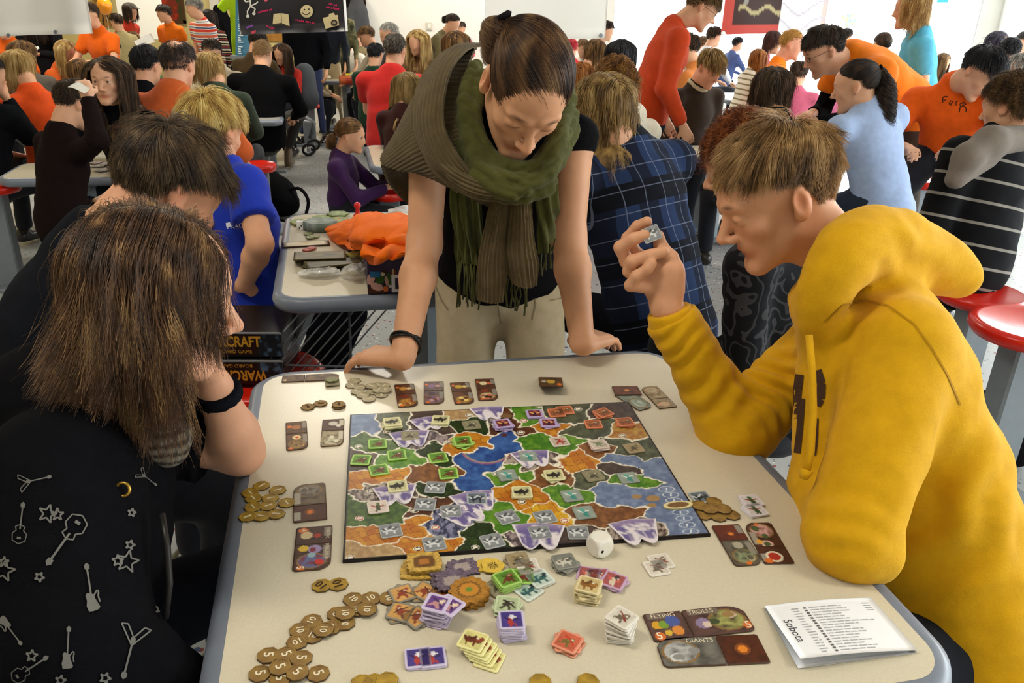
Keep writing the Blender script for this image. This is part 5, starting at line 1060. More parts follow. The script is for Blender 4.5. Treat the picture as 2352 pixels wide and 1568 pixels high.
def person(label, px, py, zc, yaw, s=1.0, pose='sit', lean=10, hyaw=None, nod=10, roll=0, skin='fair', fem=False, hair='short', hc='#4a3220', hk=None, top='#333333', sleeve='long', pattern=None, legs='#2a2c33', hands='table', hand_pts=None, girth=1.0, detail=None, wear=(), lids=.3, collar=None, hood=None, group=None, folds=1.0, sideways=0., shoes='#2a2420', legdir=None, open_jacket=None, hem=.0, hipz=None, spread=.2, armh=None, spine=1.0, kind='cloth', name='person', vox=1.0, tvox=1.0, cat='person', cap=None, C7p=None, pelp=None, elb=None, hdir=None, hcurl=None, armg=1.0, knees=None, shp=None, hair_on=True, body_fn=None, top_fn=None, fold_pts=()):
    """one figure whose head centre projects to photo pixel (px, py) at depth zc"""
    hyaw = yaw if hyaw is None else hyaw; O = P(px, py, zc); y = math.radians(yaw); f = A([math.sin(y), math.cos(y), 0]); r = A([math.cos(y), -math.sin(y), 0]); M = head_frame(hyaw, nod, roll)
    root = thing(name, label, cat, group, loc=(O[0], O[1], 0)); inv = A([O[0], O[1], 0]); seed = int(px*13+py*7) % 9999; sk = SKINS.get(skin, skin)
    O = O-inv; hh = max(.003, zc*(.0022 if zc < 2 else .003))*vox; ht = max(.004, zc*(.003 if zc < 2 else .0039))*tvox; la = math.radians(lean); t = Z3*math.cos(la)+f*math.sin(la)+r*sideways; t = nrm(t); tf = nrm(f-t*(f@t)); tr = np.cross(tf, t)
    C7 = O-M@A([0, .05, .12])*s*.5-(t*.048+A([0, 0, .042])+f*.045)*s
    if C7p: C7 = P(*C7p)-inv
    if pelp: t = nrm(C7-(P(*pelp)-inv)); tf = nrm(f-t*(f@t)); tr = np.cross(tf, t)
    pel = C7-t*.5*s*spine

    if pose == 'stand': pel = C7-(t*.3+nrm(t+Z3*.8)*.22)*s*spine
    if hipz is not None: pel[2] = hipz
    if pelp: pel = P(*pelp)-inv
    pel[2] = max(pel[2], .12); shw = (.165 if fem else .185)*s*girth; sh = [C7-t*.075*s+tr*x*shw+tf*.015*s for x in (-1, 1)]
    if shp: sh = [P(*q)-inv if q else sh[i] for i, q in enumerate(shp)]
    chest = C7-t*.17*s+tf*.012*s; waist = C7-t*.36*s*spine-tf*.005*s; leg = []
    ld = f if legdir is None else A([math.sin(math.radians(legdir)), math.cos(math.radians(legdir)), 0]); lr = A([ld[1], -ld[0], 0])
    for x in (-1, 1):
        hp = pel+lr*x*.085*s-Z3*.02*s
        if pose == 'sit': kn = hp+ld*.4*s+lr*x*(.05+spread*.35)*s; kn[2] = max(.1, min(hp[2]+.02, .52*s)); an = kn-ld*.04*s; an[2] = .075*s
        else: an = A([hp[0]+ld[0]*(x*.06*s), hp[1]+ld[1]*(x*.06*s), .075*s])+lr*x*.04*s; kn = (hp+an)/2+ld*.025*s
        if knees: kn, an = (P(*k_)-inv for k_ in knees[0 if x < 0 else 1])
        leg.append((hp, kn, an))
    arms = []
    for i, x in enumerate((-1, 1)):
        if hand_pts and hand_pts[i] is not None: hw = A(hand_pts[i])-inv; pole = -Z3*1+tr*x*.6-tf*.3
        elif hands == 'table': hw = sh[i]+f*.36*s-Z3*(.33 if armh is None else armh)*s-tr*x*.07*s; pole = -Z3*.8+tr*x*.9-tf*.2
        elif hands == 'down': hw = sh[i]-Z3*.5*s+f*.07*s+tr*x*.06*s; pole = -tf+tr*x*.2
        elif hands == 'lap': hw = sh[i]-t*.4*s+f*.24*s-tr*x*.1*s; pole = -tf+tr*x*.7
        elif hands == 'chin': hw = O+f*.07*s-Z3*.13*s+tr*x*.02*s if x > 0 else sh[i]+f*.32*s-Z3*.32*s; pole = -Z3+tr*x*.5
        elif hands == 'chest': hw = sh[i]+f*.3*s-Z3*.22*s-tr*x*.1*s; pole = -Z3*.8+tr*x*.6
        el = P(*elb[i])-inv if elb and elb[i] else ik(sh[i], hw, .285*s, .26*s, pole); arms.append((sh[i], el, hw))
    # ---- body
    cl = Clay(hh, .02*s); det = (zc < 5 if detail is None else detail); add_head(cl, O, M, s, sk, fem, det, lids, brow=tuple(hx(hc[0] if isinstance(hc, (list, tuple)) else hc)*.8) if not isinstance(hc, str) or True else hc)
    nk = O+M@A([0, -.05, -.15])*s; cl.cone(O+M@A([0, -.03, -.06])*s, C7-tf*.008*s, .05*s, .055*s, sk, k=.03*s)
    for i in (0, 1): cl.cone(C7-t*.045*s, sh[i], .042*s, .04*s, sk, k=.03*s)
    cl.cone(C7-t*.06*s, C7-t*.16*s, .06*s, .05*s, sk, k=.04*s)
    for i, (a, e, h_) in enumerate(arms):
        fa = nrm(h_-e); slv = sleeve if isinstance(sleeve, str) else sleeve[i]; cv = .6 if slv == 'long' else 1
        cl.cone(a, e, .046*s*girth*cv, .037*s*cv, sk, k=.03*s); cl.cone(e, e+(h_-e)*.3, .037*s*cv, .038*s*cv, sk, k=.02*s); cl.cone(e+(h_-e)*.3, h_, .038*s*cv, .026*s, sk, k=.02*s)
        x = (-1, 1)[i]; pn = -Z3 if abs(fa[2]) < .8 else -tr*x; hd = fa*.85+(f*.3 if hands == 'table' else 0)
        if hdir and hdir[i] is not None:
            if hdir[i] == 'skip': continue
            hd, pn = hdir[i]
        add_hand(cl, h_, hd, pn, s*.95, sk, curl=.55 if hcurl is None else (hcurl if np.ndim(hcurl) == 0 else hcurl[i]), side=-x, minr=hh*.62)
    ctx = dict(inv=inv, O=O, M=M, C7=C7, t=t, tr=tr, tf=tf, f=f, r=r, pel=pel, sh=sh, arms=arms, s=s, sk=sk)
    if body_fn: body_fn(cl, ctx)
    body = cl.build('body', SKIN, root)
    # ---- top
    g = girth; tc = Clay(ht, .028*s); T0 = 0 if pattern else top
    tc.cone(C7-t*.035*s-tf*.0*s, chest, .1*s*g, .165*s*g*(.93 if fem else 1), 0, flat=(tf, .68)); tc.cone(chest, waist, .162*s*g*(.93 if fem else 1), (.135 if fem else .15)*s*g, 0, flat=(tf, .72)); tc.cone(waist, pel+t*(.02-hem)*s, (.138 if fem else .152)*s*g, .165*s*g, 0, flat=(tf, .75))
    tc.cone(C7+t*.042*s+f*.01*s, C7-t*.03*s, .064*s, .08*s, 0, k=.025*s, cut=1)
    for i, (a, e, h_) in enumerate(arms):
        x = (-1, 1)[i]; tc.cone(C7-t*.055*s, a, .058*s*g, .058*s*g, 0, k=.035*s)
        slv = sleeve if isinstance(sleeve, str) else sleeve[i]
        if slv == 'long': w_ = e+(h_-e)*.93; tc.cone(a, e, .06*s*g*armg, .054*s*g*armg, 0, k=.035*s); tc.cone(e, w_, .052*s*g*armg, .042*s*armg, 0, k=.025*s, cut=2)
        elif slv == 'short': m_ = a+(e-a)*.62; tc.cone(a, m_, .062*s*g, .064*s*g, 0, k=.035*s, cut=2)
        elif slv == 'three': w_ = e+(h_-e)*.45; tc.cone(a, e, .064*s*g, .052*s*g, 0, k=.03*s); tc.cone(e, w_, .05*s*g, .046*s, 0, k=.02*s, cut=2)
    if hood:
        tc.cone(C7-tf*.05*s+t*.0*s-tr*.06*s, C7-tf*.05*s+tr*.06*s, .055*s, .055*s, 0, k=.03*s); tc.cone(C7-tf*.07*s, C7-tf*.1*s-t*.12*s, .08*s, .05*s, 0, k=.04*s)
    if top_fn: top_fn(tc, ctx)
    fr = (pel, tr, tf, t)
    def folds_fn(V, N, cc):
        q = V-C7; a = np.stack([q@tr, q@tf, q@t], 1); am = .007*s*folds
        w = fbm(a*[7, 7, 13]/s+seed, 3, seed % 97)-.5; w2 = np.abs(fbm(np.stack([a[:, 0]*5+a[:, 2]*9, a[:, 1]*8, a[:, 2]*6-a[:, 0]*7], 1)/s+seed, 2, seed % 89)-.5); V2 = V+N*(w*2.2*am+(.12-w2)*1.6*am)[:, None]
        for c_, d_, lam, am_, R_ in fold_pts:
            e = V2-(A(c_)-inv); V2 = V2+N*(am_*np.sin(6.283*(e@nrm(d_)+.012*np.sin(e@np.cross(nrm(d_), FW)*40))/lam)*np.exp(-(e*e).sum(1)/(R_*R_)))[:, None]
        return V2
    tname = 'jacket' if 'jacket' in wear else 'top'
    topo = tc.build(tname, pattern_mat(pattern, top) if pattern else cmat(top, kind), root, colorize=False, post=folds_fn)
    if pattern:
        v = np.empty(len(topo.data.vertices)*3, np.float32); topo.data.vertices.foreach_get('co', v); q = v.reshape(-1, 3)-pel; pa_ = topo.data.attributes.new('Pat', 'FLOAT_VECTOR', 'POINT'); pa_.data.foreach_set('vector', np.ascontiguousarray(np.stack([q@tr, q@tf, q@t], 1), np.float32).ravel())
    if collar: 
        cb = Clay(max(.004, hh*.8), .008*s); ring = [C7+t*.045*s+(tr*math.cos(a)*.068+tf*(math.sin(a)*.062+.012)-t*.05*max(0, math.sin(a)))*s for a in np.linspace(-.2*math.pi, 1.2*math.pi, 10)] if True else 0
        ring = [C7+t*.03*s+(tr*math.cos(a)*.07+tf*(math.sin(a)*.064+.012)-t*.035*max(0, math.sin(a)))*s for a in np.linspace(0, 2*math.pi, 15)]
        cb.chain(ring, [.016*s]*15, 0, k=.006*s); cb.build('collar', cmat(collar), root, colorize=False)
    # ---- trousers and shoes
    lc = Clay(ht*(2.1 if zc < 2.3 else 1.6), .03*s); lc.cone(pel+t*.03*s, pel-Z3*.03*s, .135*s*g, .14*s*g, 0, flat=(tf, .8))
    for hp, kn, an in leg: lc.cone(hp, kn, .083*s*g, .064*s, 0); lc.cone(kn, an+Z3*.02, .062*s, .052*s, 0, k=.02*s, cut=2)
    tro = lc.build('trousers', cmat(legs), root, colorize=False, post=lambda V, N, c_: V+N*((fbm(V*11/s+seed, 3, 5)-.5)*.014*s*folds)[:, None])
    if proj(leg[0][2]+inv)[0][1] > -200:
        for x, (hp, kn, an) in zip((-1, 1), leg):
            sc_ = Clay(max(ht, .009), .012*s); b0 = A([an[0], an[1], .05*s])-ld*.03*s; sc_.cone(b0, b0+ld*.15*s-Z3*.008*s, .045*s, .04*s, 0, flat=(Z3, .8)); sc_.cone(b0+Z3*.02*s, an, .043*s, .045*s, 0)
            sc_.clip.append((A([0, 0, .004]), -Z3)); sc_.build('shoe', cmat(shoes, 'plastic'), root, colorize=False)
    if not hair_on: pass
    elif hair not in ('none', 'bald'): 
        kw = dict(hk or {}); st = hair
        if st in ('long', 'bob') and 'coll' not in kw: kw['coll'] = [((M.T@(C7-t*.07*s+tr*x*.07*s-O))/s, .095) for x in (-1, 1)]+[((M.T@(C7-t*.16*s-O))/s, .13)]
        do_hair(root, O, M, s, st, hc, zc, seed, **kw)
    elif hair == 'bald':
        do_hair(root, O, M, s, 'short', hc, zc, seed, ln=.006, **dict(hk or {}))
    if 'glasses' in wear: glasses(root, O, M, s)
    if cap:
        cc = Clay(max(.004, hh*.7), .01*s); cc.ell(O+M@A([0, -.01, .062])*s, A([.084, .104, .07])*s, 0, M); cc.ell(O+M@A([0, .105, .07])*s, A([.066, .07, .008])*s, 0, np.stack([M[:, 0], nrm(M[:, 1]-M[:, 2]*.2), nrm(M[:, 2]+M[:, 1]*.2)], 1)); cc.clip.append((O+M@A([0, 0, .052])*s, -M[:, 2])); cc.build('cap', cmat(cap), root, colorize=False)
    root['_n'] = 0; del root['_n']
    return dict(top=topo, body=body, trousers=tro, root=root, inv=inv, O=O, M=M, C7=C7, t=t, tr=tr, tf=tf, f=f, r=r, pel=pel, sh=sh, arms=arms, s=s, chest=chest, waist=waist, leg=leg)
# ---------------------------------------------------------------- the three players and the standing woman
YH = '#d9a30e'
def W_(*a): return P(*a)
# --- boy in the yellow hoodie (right)
def boy_hand(cl, X):
    """raised right hand holding a tile between fingertips and thumb"""
    inv, sk = X['inv'], X['sk']; q = lambda x, y, z: P(x, y, z)-inv; z0 = 1.50
    wr = q(1531, 706, z0); cl.cone(wr, q(1520, 655, z0-.003), .0255, .03, sk, k=.02)
    cl.ell(q(1512, 628, z0), A([.036, .022, .044]), sk, k=.02); cl.ell(q(1539, 640, z0-.018), A([.02, .02, .035]), sk, k=.018); cl.cone(q(1545, 665, z0-.01), q(1548, 620, z0-.024), .021, .018, sk, k=.015)
    kn = [(1444, 612, z0+.012), (1437, 640, z0+.0)]
    # finger chains: knuckle, middle joint, tip joint, tip
    F = [([(1500, 600, z0+.03), (1462, 585, z0+.035), (1442, 548, z0+.02), (1465, 520, z0+.005), (1486, 509, z0-.01)], .0112),      # index, behind the tile
         ([(1490, 610, z0+.012), (1440, 600, z0+.012), (1425, 568, z0+.0), (1455, 549, z0-.018), (1481, 540, z0-.026)], .0116),   # middle, in front of the tile
         ([(1485, 630, z0-.004), (1446, 622, z0-.006), (1452, 600, z0-.022), (1492, 587, z0-.036), (1524, 578, z0-.04)], .0112),   # ring, curled across
         ([(1490, 660, z0-.012), (1448, 655, z0-.018), (1462, 634, z0-.032), (1488, 617, z0-.042), (1498, 605, z0-.046)], .0098)]   # little finger
    for pts, r_ in F: cl.chain([q(*p) for p in pts], [r_*1.25, r_*1.15, r_*1.08, r_, r_*.9], sk, k=.005)
    cl.chain([q(1548, 630, z0-.02), q(1541, 592, z0-.026), (q(1518, 566, z0-.018)), q(1512, 541, z0-.012)], [.0175, .0135, .0122, .0108], sk, k=.006)
    for x, y in ((1515, 625), (1522, 640)): pass
def yellow_top(tc, X):
    inv, s, t, tf, tr, C7, sh = X['inv'], X['s'], X['t'], X['tf'], X['tr'], X['C7'], X['sh']; q = lambda *a: P(*a)-inv
    # hood lying on the back and up round the neck
    tc.chain(catmull([q(1868, 735, 1.33), q(1893, 668, 1.31), q(1935, 600, 1.31), q(1995, 560, 1.36), q(2065, 570, 1.42), q(2135, 600, 1.47), q(2196, 632, 1.49)], 14), [.028, .03, .034, .038, .043, .048, .052, .055, .056, .056, .055, .052, .047, .042], 0, k=.03)
    tc.chain(catmull([q(1868, 735, 1.36), q(1862, 690, 1.50), q(1890, 640, 1.60), q(1960, 590, 1.62), q(2060, 580, 1.58)], 9), [.026, .028, .03, .032, .034, .036, .04, .045, .05], 0, k=.03)
    tc.cone(q(1915, 800, 1.38), q(1925, 1170, 1.40), .062, .075, 0, k=.05)
def yellow_disp(V, N, cc): return V
def flow_folds(C, n, am):
    def fn(V, N, cc): return V
    return fn
bo = person('person in a bright yellow hoodie, holding a tile up and studying the board', 1786, 452, 1.46, -88, s=1.03, lean=14, hyaw=-93, nod=27, roll=2, skin='#dba17c', hair='short', hc=['#46301a', '#7d5c34', '#a98250', '#c9a572'], hk=dict(ln=.058, n=18000, lock=.75, vol=.03, front=.12, trim=.3, fringe=.042),
            top=YH, legs='#23262e', lids=.95, C7p=(1975, 640, 1.47), pelp=(2185, 1390, 1.42), shp=[(2075, 800, 1.30), (1930, 770, 1.62)], elb=[(1962, 1232, 1.21), (1690, 985, 1.56)], hand_pts=[P(1880, 1130, 1.45), P(1531, 706, 1.50)], hdir=['skip', 'skip'], girth=1.13, armg=1.12,
            body_fn=boy_hand, top_fn=yellow_top, detail=True, vox=1.0, hem=.09, folds=1.1, fold_pts=[(P(1778, 880, 1.52), P(1850, 850, 1.6)-P(1690, 985, 1.56), .034, .0075, .075), (P(1640, 900, 1.5), P(1560, 760, 1.5)-P(1690, 985, 1.56), .05, .004, .08), (P(1556, 782, 1.48), P(1560, 760, 1.5)-P(1690, 985, 1.56), .03, .004, .05), (P(2150, 1150, 1.3), RT*.9-UP*.45, .075, .006, .14), (P(1925, 1190, 1.15), UP*.9+RT*.3, .04, .0035, .06), (P(2090, 660, 1.35), RT*.5+UP*.9, .06, .004, .1)], knees=[((1900, 1560, 1.3), (1850, 1900, 1.4)), ((1820, 1420, 1.6), (1800, 1800, 1.7))])
def ring_band(name, path, rads, m, parent, k=.006, h=.004, **kw):
    cl = Clay(h, k); cl.chain(path, rads, 0, k=k); return cl.build(name, m, parent, colorize=False, **kw)
I = bo['inv']; YM = cmat(YH)
# ribbed cuff, hem, drawstrings, chest print and seams
cf = Clay(.0035, .01); cf.cone(P(1548, 752, 1.51)-I, P(1535, 700+12, 1.50)-I, .046, .041, 0, cut=3); cf.build('cuff', YM, bo['root'], colorize=False)
hb = Clay(.006, .02); _pl, _t, _f, _r = bo['pel'], bo['t'], bo['tf'], bo['tr']; hb.cone(_pl-_t*.12, _pl-_t*.055, .183, .183, 0, flat=(_f, .75), cut=3); hb.build('hem_band', cmat(YH, 'knit'), bo['root'], colorize=False)
b = MB(); b.tube([P(x, y, z)-I for x, y, z in ((1858, 770, 1.275), (1866, 860, 1.262), (1868, 950, 1.255), (1862, 1040, 1.25), (1852, 1085, 1.245))], .0062, 8); b.tube([P(x, y, z)-I for x, y, z in ((1852, 1080, 1.245), (1846, 1100, 1.243))], [.011, .006], 8); b.build('drawstring', YM, bo['root'], True)
bv = bvh_of(bo['top'])
def off(o): # garments are parented to an empty standing on the floor
    m = Matrix.Translation(Vector(o)); return m
def bvh_world(d): 
    o = d['top']; me = o.data; v = np.empty(len(me.vertices)*3, np.float32); me.vertices.foreach_get('co', v); f = np.empty(len(me.loops), np.int32); me.loops.foreach_get('vertex_index', f)
    return BVHTree.FromPolygons((v.reshape(-1, 3)+d['inv']).tolist(), f.reshape(-1, 4).tolist())
def garment_print(d, polys, name, m, lift=.0015, bv=None):
    o = print_on(bv or bvh_world(d), polys, name, m, d['root'], lift)
    if o: v = o.data; a = np.empty(len(v.vertices)*3, np.float32); v.vertices.foreach_get('co', a); a = a.reshape(-1, 3)-d['inv'].astype(np.float32); v.vertices.foreach_set('co', a.ravel()); v.update()
    return o
bw = bvh_world(bo)
garment_print(bo, stroke([(1838, 860), (1832, 905), (1828, 960)], 20)+stroke([(1843, 915), (1838, 990), (1832, 1040)], 15)+stroke([(1878, 850), (1888, 880), (1886, 915), (1876, 930)], 20)+stroke([(1874, 960), (1872, 1010), (1868, 1045)], 15), 'chest_print', cmat('#4a3428', 'ink'), bv=bw)
garment_print(bo, stroke([(1895, 740), (1935, 700), (1985, 690), (2040, 702), (2100, 745), (2140, 800), (2175, 860), (2205, 930)], 4), 'shoulder_seam', cmat('#b78408'), bv=bw)
tile('silver', P(1496, 538, 1.472), 0, 'silver tile held up between the fingers of the boy in yellow', None, s=1.0); tl = [o for o in C.objects if o.name.startswith('tile')][-1]
zx = nrm(RT*.93+UP*.2+FW*.1); zn = nrm(-FW*.8+UP*.25-RT*.35); zy = np.cross(zn, zx); tl.matrix_world = Matrix(((zx[0], zy[0], zn[0], tl.location[0]), (zx[1], zy[1], zn[1], tl.location[1]), (zx[2], zy[2], zn[2], tl.location[2]), (0, 0, 0, 1)))
# --- standing woman with shawl and scarf
def flat_hand(px, py, dx): return T(px, py, TZ+.03)
wl, wr = T(925, 822, TZ+.048), T(1338, 790, TZ+.05)
dl = nrm(T(858, 836)-T(935, 838)); dr = nrm(T(1405, 795)-T(1330, 812))
wo = person('person standing over the game table in an olive scarf and ribbed shawl', 1208, 205, 1.60, 180, s=1.04, pose='stand', hyaw=170, nod=47, roll=-9, skin='#d29b76', fem=True, hair='pony', hc=['#1c110b', '#3a2416', '#5f4128', '#86663f'], hk=dict(n=12000, tailstart=(.062, -.088, .085), tail=.1, vol=.03, front=-1.0),
            top='#141315', sleeve='none', legs='#b5a586', lids=.95, C7p=(1160, 245, 1.84), pelp=(1148, 640, 2.14), shp=[(1318, 318, 1.86), (985, 352, 1.86)], elb=[(1306, 545, 1.875), (975, 560, 1.87)], hand_pts=[wr, wl], hdir=[(dr*.8+EB*.45+A([0, 0, -.12]), A([0, 0, -1.])), (dl*.8+EB*.4+A([0, 0, -.12]), A([0, 0, -1.]))], hcurl=(.4, .42), detail=True, girth=.96, knees=[((1235, 980, 2.1), (1225, 1330, 2.15)), ((1065, 985, 2.1), (1075, 1330, 2.15))])
I = wo['inv']
_ax = nrm(wo['arms'][1][1]-wo['arms'][1][2]); _c0 = wo['arms'][1][2]+_ax*.035; _e1 = nrm(np.cross(_ax, FW)); _e2 = np.cross(_ax, _e1)
for dz, tl_ in ((0, .012), (.009, -.006)):
    b = MB(); a = np.linspace(0, 2*math.pi, 27)[:-1]; b.tube([_c0+_ax*(dz+tl_*math.sin(t+.6))+(_e1*math.cos(t)+_e2*math.sin(t))*.0335 for t in a], .0032, 7, closed=True); b.build('bracelet', mat('black_rubber', '#15130f', rough=.4), wo['root'], True)
RIB = mat('olive_brown_rib_knit', '#5b4c31', rough=.9, spec=.1, nscale=30, namt=.18, bump=.5, bscale=600, sheen=.15); OLV = mat('thin_olive_cloth', '#4a4a20', rough=.85, spec=.12, nscale=26, namt=.2, bump=.4, bscale=500, sheen=.1)
def net(rows): return A([[P(*p)-I for p in r] for r in rows])
def ribs(n, am, ax=1, fold=.006, sd=3):
    def fn(u, v):
        w = v if ax else u; x = u if ax else v
        return am*np.abs(np.sin(w*n*math.pi+1.2*np.sin(x*4)))**.7+fold*2*(fbm(np.stack([u*3+sd, v*4], -1), 2, sd)-.5)
    return fn
# shawl: shoulder drape, turned collar roll, inner flap, chest band and two hanging ends
patch('shawl', net([[(1100, 108, 1.84), (1068, 190, 1.72), (1062, 280, 1.665), (1090, 350, 1.66), (1140, 405, 1.67), (1185, 430, 1.67)], [(1035, 118, 1.90), (1005, 200, 1.76), (1005, 300, 1.69), (1045, 375, 1.675), (1115, 430, 1.68), (1175, 452, 1.68)],
                    [(985, 170, 1.99), (945, 260, 1.85), (945, 330, 1.77), (1000, 396, 1.72), (1090, 448, 1.70), (1170, 470, 1.69)], [(955, 240, 2.05), (905, 325, 1.95), (884, 378, 1.86), (958, 392, 1.775), (1055, 442, 1.73), (1160, 482, 1.70)]]), 80, 270, RIB, wo['root'], .006, ribs(44, .0042), None)
patch('shawl_flap', net([[(960, 250, 2.05), (930, 300, 1.98), (905, 345, 1.92), (884, 378, 1.87)], [(985, 300, 2.02), (955, 370, 1.97), (925, 410, 1.93), (897, 425, 1.90)], [(1005, 360, 2.0), (985, 420, 1.98), (960, 470, 1.96), (935, 470, 1.95)]]), 60, 140, RIB, wo['root'], .006, ribs(14, .003, 0))
patch('collar_roll', net([[(1110, 108, 1.83), (1075, 118, 1.75), (1040, 160, 1.68), (1022, 225, 1.635), (1022, 290, 1.625), (1050, 350, 1.625), (1095, 405, 1.635)], [(1085, 105, 1.87), (1040, 115, 1.80), (1003, 165, 1.715), (985, 235, 1.655), (985, 305, 1.64), (1015, 372, 1.64), (1075, 425, 1.645)], [(1060, 112, 1.93), (1012, 132, 1.86), (970, 190, 1.785), (955, 255, 1.72), (958, 320, 1.70), (990, 385, 1.68), (1055, 440, 1.67)]]), 60, 180, RIB, wo['root'], .006, ribs(9, .0034, 0, .004))
patch('chest_band', net([[(1000, 330, 1.66), (1050, 378, 1.64), (1115, 410, 1.635), (1185, 418, 1.64)], [(1008, 362, 1.65), (1052, 410, 1.63), (1118, 436, 1.62), (1190, 440, 1.63)], [(1030, 402, 1.66), (1070, 440, 1.64), (1130, 462, 1.635), (1192, 468, 1.645)]]), 100, 100, RIB, wo['root'], .006, ribs(9, .004, 0))
patch('shawl_end', net([[(1128, 440, 1.68), (1112, 520, 1.70), (1098, 600, 1.73), (1092, 688, 1.76)], [(1152, 440, 1.655), (1140, 520, 1.68), (1128, 610, 1.71), (1122, 696, 1.745)], [(1176, 440, 1.665), (1172, 520, 1.70), (1165, 610, 1.73), (1158, 695, 1.765)]]), 110, 60, RIB, wo['root'], .007, ribs(9, .0042, 0, .004))
patch('shawl_end', net([[(1172, 430, 1.67), (1168, 510, 1.69), (1162, 590, 1.72), (1172, 652, 1.75)], [(1194, 428, 1.64), (1200, 510, 1.66), (1202, 590, 1.69), (1206, 662, 1.725)], [(1218, 425, 1.66), (1226, 510, 1.69), (1234, 590, 1.72), (1236, 655, 1.75)]]), 110, 60, RIB, wo['root'], .007, ribs(8, .0042, 0, .004))
# green scarf: loops wound round the neck, with folds running along the loops
_nc = P(1188, 225, 1.78)-I; _na = nrm(P(1170, 120, 1.92)-P(1188, 300, 1.72)); _n1 = nrm(np.cross(_na, RT)); _n2 = np.cross(_na, _n1)
def scarf_fold(V):
    e = V-_nc; h = e@_na; th = np.arctan2(e@_n1, e@_n2); r = np.hypot(e@_n1, e@_n2); x = h*.75-r*.65+.006*np.sin(th*2.3)+.004*np.sin(th*5+1); w = fbm(np.stack([np.cos(th)*2, np.sin(th)*2, x*30], 1), 2, 3)
    return .0052*(np.abs(np.sin(x*math.pi/.021+w*3))**.6-.55)+.002*(vnoise(V*90, 3)-.5)
sc = Clay(.0036, .004); r_ = np.random.default_rng(3)
base = [[(1078, 190, 1.73), (1064, 270, 1.67), (1090, 362, 1.655), (1152, 414, 1.645), (1228, 404, 1.652), (1278, 330, 1.67), (1306, 258, 1.72), (1304, 205, 1.80)], [(1098, 205, 1.71), (1090, 300, 1.665), (1118, 382, 1.65), (1180, 414, 1.645), (1242, 386, 1.655), (1282, 300, 1.69), (1300, 235, 1.75)],
        [(1062, 215, 1.77), (1056, 305, 1.70), (1085, 385, 1.665), (1150, 426, 1.65), (1218, 418, 1.655), (1270, 362, 1.68), (1308, 280, 1.73)], [(1085, 240, 1.74), (1078, 330, 1.69), (1112, 402, 1.655), (1185, 438, 1.64), (1245, 408, 1.655), (1270, 380, 1.67)]]
for i, pts in enumerate(base):
    for j in range(3):
        d = r_.normal(0, 7, (len(pts), 2)); d[:, 1] += (j-1)*19; c_ = catmull([P(x+d[k, 0], y+d[k, 1], z-.012*(j == 1)+r_.normal(0, .006))-I for k, (x, y, z) in enumerate(pts)], 16); sc.chain(c_, [(.0145 if j != 1 else .0165)*(1+.2*math.sin(k*1.1+i*2+j)) for k in range(16)], 0, k=.004)
sc.build('scarf', OLV, wo['root'], colorize=False, post=lambda V, N, c_: V+N*scarf_fold(V)[:, None])
def fringe(name, tops, ln, n, seed, parent, m, rad=.0016):
    r_ = np.random.default_rng(seed); b = MB(); tp = catmull(tops, n)
    for i in range(n):
        p = tp[i]+r_.normal(0, .002, 3); l = ln*r_.uniform(.7, 1.15); d = A([r_.normal(0, .05), r_.normal(0, .05), -1.]); b.tube([p, p+d*l*.5+A([r_.normal(0, .004), 0, 0]), p+d*l], [rad, rad*1.1, rad*1.5], 5)
    o = b.build(name, m, parent, True); return tag(o, kind='stuff')
patch('scarf_end', net([[(1035, 392, 1.72), (1035, 470, 1.75), (1045, 560, 1.80), (1052, 600, 1.82)], [(1062, 400, 1.70), (1066, 480, 1.73), (1075, 560, 1.78), (1080, 605, 1.80)], [(1100, 410, 1.70), (1108, 490, 1.74), (1112, 570, 1.79), (1112, 610, 1.81)]]), 60, 90, OLV, wo['root'], .004, lambda u, v: .006*np.sin(u*19+2*np.sin(v*5))+.004*np.sin(u*41))
patch('scarf_end', net([[(1222, 420, 1.67), (1232, 500, 1.71), (1238, 580, 1.76)], [(1248, 410, 1.66), (1258, 500, 1.70), (1258, 575, 1.75)], [(1275, 395, 1.68), (1280, 480, 1.72), (1276, 520, 1.76)]]), 50, 90, OLV, wo['root'], .004, lambda u, v: .005*np.sin(u*16+2*np.sin(v*5)))
fringe('scarf_fringe', [P(1050, 598, 1.815)-I, P(1080, 604, 1.80)-I, P(1112, 608, 1.805)-I], .1, 17, 1, wo['root'], OLV); fringe('scarf_fringe', [P(1160, 640, 1.77)-I, P(1185, 640, 1.775)-I, P(1205, 650, 1.77)-I], .07, 9, 2, wo['root'], OLV); fringe('scarf_fringe', [P(1246, 575, 1.755)-I, P(1276, 520, 1.755)-I], .07, 6, 5, wo['root'], OLV)
wt = dict(top=wo['trousers'], inv=wo['inv'], root=wo['root'])
for _s in ([(1000, 655), (1015, 690), (1030, 712)], [(1142, 690), (1146, 720), (1150, 742)], [(1226, 660), (1230, 700), (1222, 735)], [(1262, 690), (1290, 684)]): garment_print(wt, stroke(_s, 3), 'trouser_seam', cmat('#8a7c60'))
